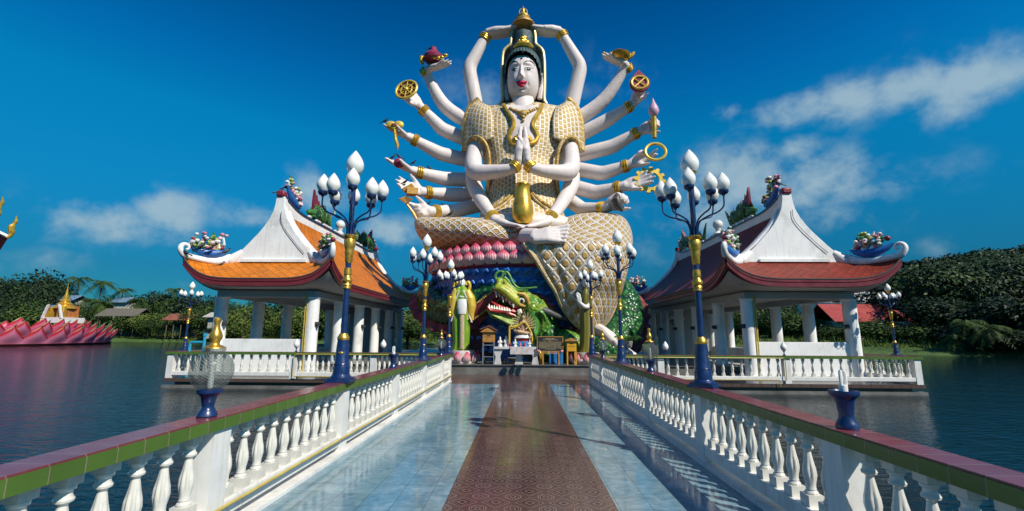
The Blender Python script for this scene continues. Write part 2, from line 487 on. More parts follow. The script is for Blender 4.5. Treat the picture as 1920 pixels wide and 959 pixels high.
# piles under the bridge
b = MB()
for y in range(-4, 16, 3):
    for x in (-2.1, 2.0): b.box2((x - .15, y - .15, -2), (x + .15, y + .15, -.2))
o = b.build('bridge_foundation', m_conc, smooth=False); tag(o, kind='structure')

# ---------------------------------------------------------------- railings
def tilecol(name, c, size, c2=None, axis=0):
    t = NT(name); v = t.coord()
    br = t.n('ShaderNodeTexBrick'); t.l(v, br.inputs[0]) ; br.offset = 0
    mpn = t.n('ShaderNodeMapping'); t.l(v, mpn.inputs[0])
    mpn.inputs['Location'].default_value = (.07, 13, 0)
    if axis == 1: mpn.inputs['Rotation'].default_value = (0, 0, R(90))
    t.l(mpn.outputs[0], br.inputs[0])
    for k, x in (('Scale', 1), ('Mortar Size', .003), ('Brick Width', size), ('Row Height', 40), ('Mortar Smooth', .1)): br.inputs[k].default_value = x
    br.inputs['Color1'].default_value = (*c, 1); br.inputs['Color2'].default_value = (*(c2 or [x * .8 for x in c]), 1); br.inputs['Mortar'].default_value = (.26, .20, .14, 1)
    n = t.noise(v, 5, 5, .7)
    col = t.mix(t.ramp(n, [(.45, 0), (.75, .35)]), br.outputs[0], tuple(x * .5 for x in c))
    t.bump(t.math('ADD', t.math('MULTIPLY', br.outputs[1], -1), t.math('MULTIPLY', n, .3)), .3, .003)
    return t.fin(col, t.ramp(n, [(.3, .12), (.7, .3)]), 0, .55)
m_mar_y = tilecol('maroon_cap_tiles', (.27, .060, .072), .2, (.34, .10, .12), axis=1)
m_grn_y = tilecol('green_edge_tiles', (.075, .15, .022), .2, (.06, .125, .02), axis=1)
m_mar_x = tilecol('maroon_cap_tiles_across', (.22, .05, .06), .2, axis=0)
m_grn_x = tilecol('green_edge_tiles_across', (.085, .17, .028), .2, axis=0)

BAL_H = .60
def fl(z):
    if .16 < z < .40: return .22 * math.sin(PI * (z - .16) / .24)
    return 0
prof = [(.030, .085), (.048, .088), (.052, .10), (.046, .112), (.034, .12), (.041, .128), (.037, .14), (.039, .17), (.048, .21), (.052, .24), (.047, .29), (.037, .34), (.029, .39), (.024, .42),
        (.033, .435), (.046, .442), (.049, .455), (.040, .468), (.036, .48), (.036, .495), (.048, .505), (.050, .52), (.042, .53)]
def baluster_mesh(n):
    b = MB(); q = .062 if n > 20 else .05
    b.box2((-q, -q, 0), (q, q, .088))
    b.lathe(prof, n, flute=fl)
    b.box2((-q + .01, -q + .01, .528), (q - .01, q - .01, BAL_H))
    me = b.mesh(m=m_whiteg); return me
bal_hi = baluster_mesh(32); bal_lo = baluster_mesh(12)

def railing(name, label, group, p0, p1, posts, per_bay, z0=0, cap_w=.235, inner=1, lo=False, cat='railing', post_w=.21, foot=True, cross=False, skip=()):
    """p0->p1 straight run; posts = distances along it; inner = side (+1 left of travel) of the green lip"""
    p0 = Vector((*p0, z0)); p1 = Vector((*p1, z0)); d = (p1 - p0); L = d.length; d.normalize()
    ang = math.atan2(d.y, d.x)
    root = thing(name, label, cat, p0, ang, group)
    ORG[root.name] = Vector((0, 0, 0))
    zb, zt = .10, .10 + .13
    ct = .93
    cap = MB(); cap.box2((-.16, -cap_w / 2, ct - .012), (L + .16, cap_w / 2, ct)); 
    cap.build('cap', m_mar_x, root, smooth=False)
    e = MB(); e.box2((-.165, -cap_w / 2 - .008, ct - .10), (L + .165, cap_w / 2 + .008, ct - .0125)); e.build('edge_band', m_grn_x, root, smooth=False)
    bm = MB(); bm.box2((0, -.085, zb), (L, .085, zt)); bm.build('bottom_rail', m_white, root, smooth=False, bevel=.008)
    bm = MB(); bm.box2((0, -.07, zt + BAL_H), (L, .07, ct - .1005)); bm.build('top_rail', m_white, root, smooth=False)
    pm = MB(); pm.box2((-post_w / 2, -.10, 0), (post_w / 2, .10, ct - .101)); pm = pm.mesh(smooth=False, m=m_white)
    for s_ in posts:
        p = link('post', pm, root); p.location = (s_, 0, 0)
    for a, c in zip(posts, posts[1:]):
        for k in range(per_bay):
            x = a + post_w / 2 + (c - a - post_w) * (k + .5) / per_bay
            q = link('baluster', bal_lo if lo else bal_hi, root); q.location = (x, 0, zt); q.rotation_euler.z = 0
    return root
LP = [-4.1, -1.45, 1.22, 3.86, 6.52, 9.2, 11.85, 14.5, 16.0]
RP = [-4.2, -1.6, 1.0, 3.62, 6.24, 8.78, 11.27, 13.82, 15.95]
railing('balustrade', 'white balustrade left of the walk, its inner side in full sun', None, (XL - .12, -6.5), (XL - .12, 16.1), [p + 6.5 for p in LP], 10)
railing('balustrade', 'white balustrade right of the walk, its inner side in shade', None, (XR + .12, -6.5), (XR + .12, 16.1), [p + 6.5 for p in RP], 10)
# white kerb outside each railing on the floor
b = MB(); b.box2((-2.62, BY0, .0), (-2.38, 15.9, .035)); b.box2((2.24, BY0, 0), (2.47, 15.9, .035)); o = b.build('kerb', m_white, smooth=False); tag(o, kind='structure')
yl, yr = 16.45, 16.15
def evenly(a, b_, n): return [a + (b_ - a) * i / n for i in range(n + 1)]
railing('balustrade', 'white balustrade with green cap in front of the orange roofed pavilion', 'terrace railings over the water', (-12.55, yl), (-2.75, yl), [0, 4.45, 7.3, 9.8], 13, lo=True, cap_w=.26)
railing('balustrade', 'white balustrade with green cap in front of the dark red roofed pavilion', 'terrace railings over the water', (2.65, yr), (13.35, yr), [0, 2.1, 6.35, 10.7], 13, lo=True, cap_w=.26)
railing('balustrade', 'white balustrade running back along the outer side of the orange roofed pavilion', 'terrace railings over the water', (-12.55, yl + .1), (-12.55, 34), [0, 5.8, 11.6, 17.4], 20, lo=True, cap_w=.26)
railing('balustrade', 'white balustrade running back along the outer side of the dark red roofed pavilion', 'terrace railings over the water', (13.35, yr + .1), (13.35, 34), [0, 5.8, 11.6, 17.7], 20, lo=True, cap_w=.26)

# ---------------------------------------------------------------- multi-bulb lamps
def bulb_mesh(r, h):
    b = MB(); pr = []
    for k in range(15):
        u_ = k / 14
        rr = r * (.62 * (1 - u_) ** .5 + .0) if False else r * math.sin(PI * min(1, .16 + u_ * .84)) ** .72 * (1 - .42 * u_ * u_)
        pr.append((max(.004, rr if u_ < 1 else .004), h * u_))
    b.lathe(pr, 20); return b.mesh(m=m_opal)
def holder_mesh(r):
    b = MB(); b.lathe([(r * .22, -.075), (r * .30, -.055), (r * .70, -.042), (r * .9, -.018), (r * .92, .0), (r * .92, .010), (r * .8, .012)], 18)
    return b.mesh(m=m_blue)
bm_s = bulb_mesh(.112, .265); bm_l = bulb_mesh(.152, .36); hm_s = holder_mesh(.085)
def make_lamp(label):
    root = thing('street_lamp', label, 'street lamp', (0, 0, 0), 0, 'many bulbed blue lamp posts')
    b = MB(); b.box2((-.19, -.19, 0), (.19, .19, .035)); b.box2((-.16, -.16, .035), (.16, .16, .06))
    b.lathe([(.15, .055), (.152, .075), (.128, .10), (.122, .2), (.112, .23), (.118, .24), (.108, .26), (.09, .52), (.084, .56), (.084, .58)], 20)
    b.build('base', m_blue, root, bevel=.004)
    b = MB(); b.lathe([(.050, .5), (.046, 1.3), (.043, 2.1), (.040, 3.0)], 14); b.build('pole', m_blue, root)
    for pr in ([(.085, .575), (.092, .59), (.092, .61), (.075, .635), (.062, .66), (.055, .67)],
               [(.05, 1.30), (.066, 1.31), (.06, 1.345), (.072, 1.355), (.06, 1.385), (.075, 1.40), (.08, 1.43), (.075, 1.45), (.055, 1.47), (.05, 1.5), (.06, 1.51), (.058, 1.60), (.045, 1.61)],
               [(.045, 1.68), (.058, 1.70), (.062, 1.80), (.072, 1.83), (.066, 1.86), (.075, 1.90), (.088, 1.94), (.09, 2.02), (.075, 2.04), (.1, 2.07), (.104, 2.09), (.09, 2.10)],
               [(.045, 2.93), (.05, 2.96), (.06, 2.99), (.085, 3.04), (.09, 3.055), (.10, 3.06)]):
        b = MB(); b.lathe(pr, 20); b.build('gold_collar', m_gold, root)
    b = MB(); b.ball((0, -.098, .40), (.035, .008, .018)); b.build('badge', m_gold, root)
    q = link('lamp_globe', bm_l, root); q.location = (0, 0, 3.06)
    for k in range(8):
        a = 2 * PI * (k + .3) / 8
        c, s_ = math.cos(a), math.sin(a)
        rr = .46 if k % 2 == 0 else .41; zt = 2.66 if k % 2 == 0 else 2.60
        path = smooth_path([(.055, 2.08), (.06, 2.2), (.10, 2.31), (.22, 2.375), (.36, 2.42), (rr - .01, 2.50), (rr, zt - .02)], 5)
        b = MB(); b.tube([(c * p[0], s_ * p[0], p[1]) for p in path], .0125, 8)
        arm = b.build('lamp_arm', m_blue, root)
        q = link('holder', hm_s, arm); q.location = (c * rr, s_ * rr, zt + .06)
        q = link('lamp_globe', bm_s, root); q.location = (c * rr, s_ * rr, zt + .075)
    return root
L0 = make_lamp('nearest tall blue and gold lamp post, its bulbs before the orange roof')
index_kids()
CT = .93
lamps = [(XL - .12, 6.52, CT, 1.035, .1, None),
         (XL - .12, 11.85, CT, 1, .5, 'blue and gold lamp post with bulbs level with the left end of the pink petals'),
         (XL - .12, 16.0, CT, 1, .2, 'farthest blue lamp post, in front of the green robed statue with white sash'),
         (XR + .12, 6.24, CT, 1, .9, 'nearest tall blue and gold lamp post, its bulbs before the dark red roof'),
         (XR + .12, 11.27, CT, 1, .3, 'blue and gold lamp post with bulbs in front of the hanging golden robe'),
         (XR + .12, 15.95, CT, 1, .7, 'farthest blue lamp post, beside the praying olive robed statue'),
         (XL - .12, 1.10, CT, 1, .9, 'blue lamp post beside the viewer on the sunlit left balustrade'),
         (XR + .12, .95, CT, 1, .4, 'blue lamp post beside the viewer on the shaded right balustrade'),
         (-12.55, 17.0, CT, .78, .4, 'smaller blue lamp post at the water corner of the orange roofed pavilion'),
         (13.35, 16.9, CT, .78, .2, 'smaller blue lamp post at the water corner of the dark red roofed pavilion'),
         (9.2, 27.5, 0, .95, .2, 'blue lamp post seen between the columns of the dark red roofed pavilion')]
for i, (x, y, z, sc, rz, lab) in enumerate(lamps):
    o = L0 if i == 0 else copy_tree(L0)
    o.location = (x, y, z); o.scale = (sc * .88, sc * .88, sc * .965); o.rotation_euler.z = rz
    if lab: o['label'] = lab

# ---------------------------------------------------------------- globe lamps on the balustrade
t = NT('prismatic_glass'); sep = t.n('ShaderNodeSeparateXYZ'); t.l(t.coord(), sep.inputs[0])
an = t.math('ARCTAN2', sep.outputs[1], sep.outputs[0])
wu = t.math('SINE', t.math('MULTIPLY', an, 26)); wv = t.math('SINE', t.math('MULTIPLY', sep.outputs[2], 260))
pr_ = t.math('MULTIPLY', wu, wv)
t.bump(pr_, 1.0, .012)
mg = t.fin((.24, .27, .26), .12, 0, .8, **{'Coat Weight': .4})
tr = t.n('ShaderNodeBsdfTransparent'); tr.inputs[0].default_value = (.86, .90, .88, 1)
ms = t.n('ShaderNodeMixShader')
t.l(t.ramp(pr_, [(.2, .32), (.8, .70)]), ms.inputs[0])
t.l(tr.outputs[0], ms.inputs[1]); t.l(t.b.outputs[0], ms.inputs[2]); t.l(ms.outputs[0], t.out.inputs[0])
m_glass = mg
m_tube = vary('white_lamp_tube', (.85, .83, .78), .2, amt=.05, bump=0)
def make_globe(label):
    root = thing('globe_lamp', label, 'globe lamp', (0, 0, 0), 0, 'globe lamps along the balustrades')
    b = MB(); b.lathe([(.072, 0), (.078, .012), (.072, .035), (.055, .06), (.046, .075), (.048, .10), (.060, .165), (.080, .185), (.098, .195), (.10, .222), (.09, .224), (.06, .224)], 24)
    b.build('pedestal', m_blue, root)
    b = MB(); b.lathe([(.085, .224), (.115, .245), (.145, .285), (.162, .335), (.166, .37), (.160, .42), (.142, .465), (.112, .50), (.09, .515), (.082, .53), (.088, .545), (.082, .56)], 40, caps=False)
    b.build('glass_globe', m_glass, root)
    b = MB(); b.tube([(.0, 0, .23), (0, 0, .42)], .022, 10); b.ball((0, 0, .42), .024); b.build('bulb', m_tube, root)
    b = MB(); b.lathe([(.09, .56), (.088, .565), (.065, .578), (.04, .588), (.034, .60), (.036, .615), (.05, .64), (.052, .66), (.042, .69), (.028, .72), (.022, .75), (.024, .775), (.030, .79), (.026, .81), (.006, .82)], 20)
    b.build('finial', m_gold, root)
    return root
G0 = make_globe('nearest glass globe lamp with gold finial, large on the left balustrade')
index_kids()
gl = [(XL - .12, 3.78, None), (XL - .12, 14.5, 'small glass globe lamp on the left balustrade beside the far lamp post'),
      (XR + .12, 8.75, 'glass globe lamp with gold finial on the right balustrade, near the white lotus bud light'),
      (XR + .12, 13.82, 'small glass globe lamp on the right balustrade below the giant white foot')]
for i, (x, y, lab) in enumerate(gl):
    o = G0 if i == 0 else copy_tree(G0)
    o.location = (x, y, CT); o.scale = (.97,) * 3
    if lab: o['label'] = lab
def make_cup(label, loc):
    root = thing('lamp_stand', label, 'lamp stand', loc)
    b = MB(); b.lathe([(.072, 0), (.076, .02), (.066, .045), (.050, .075), (.048, .10), (.056, .17), (.066, .215), (.092, .235), (.098, .25), (.096, .272), (.08, .272), (.075, .262)], 24, c=loc)
    b.build('pedestal', m_blue, root)
    b = MB(); b.lathe([(.03, .262), (.03, .31), (.026, .312)], 12, c=loc)
    for dx, dy in ((-.017, -.01), (.017, -.01), (0, .018)):
        b.tube([(loc[0] + dx, loc[1] + dy, loc[2] + .31), (loc[0] + dx, loc[1] + dy, loc[2] + .40), (loc[0] + dx * .5, loc[1] + dy * .5, loc[2] + .415)], .011, 8)
    b.build('bulb', m_tube, root)
make_cup('blue lamp stand without its globe, bare white tubes showing, on the right balustrade', (XR + .12, 3.56, CT))
make_cup('small blue lamp stand without its globe on the left balustrade before the far railing', (XL - .12, 9.15, CT))
# lotus bud lights on the terrace railing
def bud(label, loc):
    root = thing('bud_light', label, 'bud light', loc, 0)
    b = MB(); b.lathe([(.045, 0), (.05, .02), (.02, .04), (.018, .12), (.05, .15), (.05, .16)], 12, c=loc); b.build('stem', m_blue, root)
    b = MB(); b.lathe([(.05, .16), (.085, .20), (.105, .26), (.095, .32), (.06, .38), (.025, .43), (.005, .46)], 16, c=loc); b.build('lamp_globe', m_opal, root)
bud('white lotus bud light on the corner of the railing before the orange roofed pavilion', (-8.08, yl, CT))
bud('white lotus bud light on the railing between the two left lamp posts', (-4.95, yl, CT))
bud('white lotus bud light on the railing behind the right globe lamp', (4.95, yr, CT))
bud('white lotus bud light on the railing before the white pavilion wall', (8.98, yr, CT))

# pipes
m_pipe = vary('blue_plastic_pipe', (.02, .30, .46), .4, amt=.2, scale=8, bump=.05)
b = MB(); b.tube([(-11.7, 16.8, -.1), (-11.7, 16.8, .95), (-11.7, 16.8, 1.5)], .05, 12); b.tube([(-11.7, 16.8, 1.24), (-12.12, 16.8, 1.24), (-12.2, 16.8, 1.21), (-12.22, 16.8, 1.12), (-12.22, 16.8, -.1)], .05, 12)
b.tube([(-11.7, 16.8, 1.46), (-11.7, 16.8, 1.58)], .068, 12)
o = b.build('water_pipe', m_pipe, org=(-11.7, 16.8, -.1)); tag(o, 'bright blue plastic pipe bent over the railing of the orange roofed pavilion', 'pipe')
m_pipey = vary('yellow_conduit', (.55, .42, .10), .4, amt=.25, scale=8)
b = MB(); b.tube([(2.8, 15.98, .845), (8.85, 15.98, .845), (8.9, 15.98, .8), (8.9, 15.98, .1)], .014, 8)
b.tube([(2.9, 15.98, .13), (8.65, 15.98, .13), (8.68, 15.98, -.1)], .014, 8)
o = b.build('conduit', m_pipey, org=(2.8, 15.98, .8)); tag(o, 'thin yellow conduit along the railing before the dark red roofed pavilion', 'pipe')
b = MB(); b.tube([(-2.9, 16.28, .86), (-8.0, 16.28, .86), (-8.05, 16.28, .8), (-8.05, 16.28, .1)], .014, 8); b.tube([(-3, 16.28, .1), (-8.05, 16.28, .1)], .014, 8)
o = b.build('conduit', m_pipey, org=(-2.9, 16.28, .86)); tag(o, 'thin yellow conduit along the railing before the orange roofed pavilion', 'pipe')
b = MB(); b.tube([(XL + .02, y, .215) for y in np.linspace(0, 16, 30)], .014, 8)
o = b.build('conduit', m_pipey, org=(XL, 0, .2)); tag(o, 'orange conduit along the foot rail of the left balustrade', 'pipe')
# ---------------------------------------------------------------- pavilions
def rooftile(name, c, dark, s=2.7):
    t = NT(name); sep = t.n('ShaderNodeSeparateXYZ'); t.l(t.coord('UV'), sep.inputs[0])
    u, v = sep.outputs[0], sep.outputs[1]
    p = t.math('MULTIPLY', t.math('ADD', u, v), s); q = t.math('MULTIPLY', t.math('SUBTRACT', u, v), s)
    fp = t.math('FRACT', p); fq = t.math('FRACT', q)
    # scale shaped tiles: height rises towards the lower corner of each diamond
    e = t.math('MINIMUM', fp, t.math('SUBTRACT', 1, fq))
    line = t.math('SUBTRACT', 1, t.math('MULTIPLY', e, 7, clamp=True), clamp=True)
    cell = t.n('ShaderNodeTexWhiteNoise'); cell.noise_dimensions = '2D'
    cb = t.n('ShaderNodeCombineXYZ'); t.l(t.math('FLOOR', p), cb.inputs[0]); t.l(t.math('FLOOR', q), cb.inputs[1]); t.l(cb.outputs[0], cell.inputs[0])
    n = t.noise(t.coord(), 1.3, 6, .7)
    col = t.mix(cell.outputs[0], c, tuple(x * .72 for x in c))
    col = t.mix(t.ramp(n, [(.48, 0), (.78, .55)]), col, dark)
    col = t.mix(t.math('MULTIPLY', line, .75), col, tuple(x * .4 for x in dark))
    t.bump(t.math('ADD', e, t.math('MULTIPLY', n, .2)), .7, .03)
    return t.fin(col, .55, 0, .25)
m_tile_o = rooftile('orange_roof_tiles', (.66, .19, .008), (.26, .08, .02))
m_tile_r = rooftile('dark_red_roof_tiles', (.24, .035, .018), (.12, .03, .02))
m_fascia = vary('maroon_fascia', (.17, .022, .030), .38, amt=.2, scale=3, bump=.08, dirt=(.06, .02, .02), dirt_amt=.6)
m_pwhite = vary('weathered_white_plaster', (.84, .84, .81), .6, amt=.07, scale=1.6, bump=.12, dirt=(.20, .19, .16), dirt_amt=.55, streak=.4)
m_pgrey = vary('grey_plaster', (.42, .43, .42), .7, amt=.12, scale=1.2, bump=.1, dirt=(.22, .22, .2), dirt_amt=.5)
m_gutter = vary('dark_grey', (.05, .05, .048), .8)
m_tray = vary('blue_boat_paint', (.02, .13, .42), .35, amt=.2)
m_orn = {'white': vary('ornament_white', (.72, .72, .68), .4, bump=.2), 'pink': vary('ornament_pink', (.62, .25, .30), .4), 'lime': vary('ornament_lime', (.38, .48, .06), .4),
         'green': vary('ornament_green', (.05, .20, .04), .4, amt=.5), 'maroon': vary('ornament_maroon', (.22, .02, .035), .4), 'red': vary('ornament_red', (.5, .03, .03), .4)}
PROF = [(.14, 6.75), (.3, 6.2), (.5, 5.93), (.97, 5.38), (1.45, 4.92), (1.75, 4.64), (1.88, 4.50), (2.2, 4.16), (2.8, 3.62)]
GAB = [(2.02, 4.42), (1.78, 4.58), (1.5, 4.84), (1.25, 5.1), (.98, 5.42), (.76, 5.68), (.55, 5.98), (.38, 6.28), (.25, 6.6), (.19, 6.9), (.16, 7.25)]

def bird(label, loc, rz=0, sc=1.0):
    b = MB(); L = Vector(loc); rm = Matrix.Rotation(rz, 3, 'Z')
    def P(x, y, z): return L + rm @ Vector((x * sc, y * sc, z * sc))
    b.tube([P(-.17, 0, .07), P(-.06, 0, .12), P(.02, 0, .16), P(.08, 0, .21), P(.11, 0, .26)], [.012 * sc, .045 * sc, .062 * sc, .045 * sc, .03 * sc], 8)
    b.ball(P(.125, 0, .285), .036 * sc, 8, 6)
    b.tube([P(.15, 0, .285), P(.20, 0, .275)], [.012 * sc, .002], 6)
    b.tube([P(-.16, 0, .075), P(-.28, 0, .03)], [.02 * sc, .028 * sc], 6, flat=.4)
    b.tube([P(.0, .02, .12), P(.01, .02, 0)], .006 * sc, 5); b.tube([P(.0, -.02, .12), P(.01, -.02, 0)], .006 * sc, 5)
    o = b.build('bird', m_black, org=loc); tag(o, label, 'bird'); return o

def corner_ornament(parent, c, along, size, seed, tray=True):
    """a small blue boat heaped with flowers, birds and clouds, as cast on the roof corners"""
    r = random.Random(seed); c = Vector(c); a = Vector(along).normalized(); up = Vector((0, 0, 1))
    pr = None
    b = MB()
    pts = [c + a * (x * size) + up * (size * .24 * x * x * 3.0) for x in (-.5, -.36, -.18, 0, .18, .36, .5)]
    b.tube(pts, [size * q for q in (.02, .08, .12, .13, .12, .08, .02)], 10, flat=.8)
    pr = b.build('ornament_boat', m_tray, parent)
    parts = {k: MB() for k in ('white', 'pink', 'lime', 'green', 'maroon')}
    stems = []
    for k in range(13):
        x = r.uniform(-.46, .46); h = r.uniform(.22, .62) * (1 - abs(x) * .5)
        base = c + a * (x * size * .8) + up * size * .08
        tip = base + a * (r.uniform(-.1, .1) * size) + up * (h * size) + Vector((0, r.uniform(-.08, .08) * size, 0))
        mid = (base + tip) / 2 + a * (r.uniform(-.08, .08) * size)
        kind = r.choice(['white', 'lime', 'pink', 'green'])
        parts[kind].tube(smooth_path([base, mid, tip], 4), [size * .035] * 8 + [size * .02], 6)
        for j in range(7):
            f = r.random(); p = base.lerp(tip, .25 + .8 * f) + Vector((r.uniform(-1, 1), r.uniform(-1, 1), r.uniform(-1, 1))) * size * .085
            kk = r.choice(['white', 'white', 'lime', 'green', 'pink'] if kind != 'pink' else ['pink', 'white'])
            s_ = r.uniform(.03, .065) * size
            parts[kk].ball(p, (s_ * 1.2, s_, s_ * .8), 7, 5, rot=Matrix.Rotation(r.uniform(0, 3), 3, 'X'))
    for k in range(2):
        x = (-.33, .36)[k] + r.uniform(-.05, .05)
        parts['maroon'].ball(c + a * (x * size) + up * size * (.22 + .12 * k), size * .075, 10, 8)
    for k, m_ in parts.items():
        if m_.v: m_.build({'white': 'cloud_scroll', 'pink': 'blossom', 'lime': 'yellow_leaf', 'green': 'green_leaf', 'maroon': 'pearl'}[k], m_orn[k], pr)
    return c

def ridge_dragon(parent, cx, y0, y1, z, seed):
    """coiling green dragon with maroon fins lying along the ridge; head towards y0"""
    sg = 1 if y1 > y0 else -1; L = abs(y1 - y0)
    P = [(0, .08, .16), (.05, .30, .18), (.16, .42, .17), (.28, .18, .18), (.40, .50, .17), (.52, .16, .16), (.66, .40, .14), (.80, .12, .11), (.93, .45, .06), (1, .62, .02)]
    path = smooth_path([(cx + .05 * math.sin(k * 2), y0 + sg * L * q[0], z + q[1] * 1.7, q[2] * 1.1) for k, q in enumerate(P)], 6)
    b = MB(); b.tube([p[:3] for p in path], [p[3] for p in path], 10, uv=True)
    body = b.build('ridge_dragon', m_scale_g, parent)
    b = MB()
    b.tube([(cx, y0 + sg * .15, z + .25), (cx, y0 - sg * .05, z + .38), (cx, y0 - sg * .35, z + .34), (cx, y0 - sg * .55, z + .28)], [.17, .2, .14, .07], 10)
    b.tube([(cx, y0 - sg * .05, z + .2), (cx, y0 - sg * .3, z + .14), (cx, y0 - sg * .48, z + .12)], [.12, .08, .04], 8)
    for s_ in (-1, 1): b.tube([(cx + s_ * .1, y0, z + .5), (cx + s_ * .16, y0 + sg * .25, z + .66), (cx + s_ * .12, y0 + sg * .4, z + .86)], [.05, .035, .01], 6)
    b.build('dragon_head', m_orn['green'], body)
    b = MB()
    for k in range(2, len(path) - 2, 1):
        p = Vector(path[k][:3]); d = (Vector(path[k + 1][:3]) - Vector(path[k - 1][:3])).normalized()
        n_ = Vector((0, -d.z, d.y)) * (1 if d.y > 0 else -1); n_ = n_ if n_.z > 0 else -n_
        r_ = path[k][3]; h = r_ * (.9 + .5 * math.sin(k * 1.7) ** 2)
        b.add([p + n_ * r_ * .8 - d * .09 + Vector((.025, 0, 0)), p + n_ * r_ * .8 + d * .09, p + n_ * r_ * .8 - d * .09 - Vector((.025, 0, 0)), p + n_ * (r_ + h * .8) - d * .12], [(0, 1, 3), (1, 2, 3), (2, 0, 3), (0, 2, 1)])
    # tall serrated tail fin
    z0_ = z + .35; fn_ = [(0, 0), (-.18, .45), (-.12, 1.2), (.10, .82), (.16, 1.0), (.34, .6), (.42, .78), (.6, .38), (.7, .52), (.95, .05)]
    b.prism([(y0 + sg * (u_ + .1), z0_ + w_) for u_, w_ in fn_], 'x', cx - .05, cx + .05)
    b.build('dragon_fin', m_orn['maroon'], body)

t = NT('green_scales'); vo = t.n('ShaderNodeTexVoronoi'); vo.distance = 'EUCLIDEAN'; t.l(t.coord(scale=(1, 1, 1)), vo.inputs[0]); vo.inputs['Scale'].default_value = 11
n_ = t.noise(t.coord(), 1.4, 4, .6)
cg = t.mix(t.ramp(vo.outputs[0], [(.12, 0), (.5, 1)]), (.075, .26, .045), (.006, .06, .02))
cg = t.mix(t.ramp(n_, [(.45, 0), (.75, .5)]), cg, (.17, .30, .03))
t.bump(t.math('SUBTRACT', 1, vo.outputs[0]), .8, .05)
m_scale_g = t.fin(cg, .32, 0, .5)

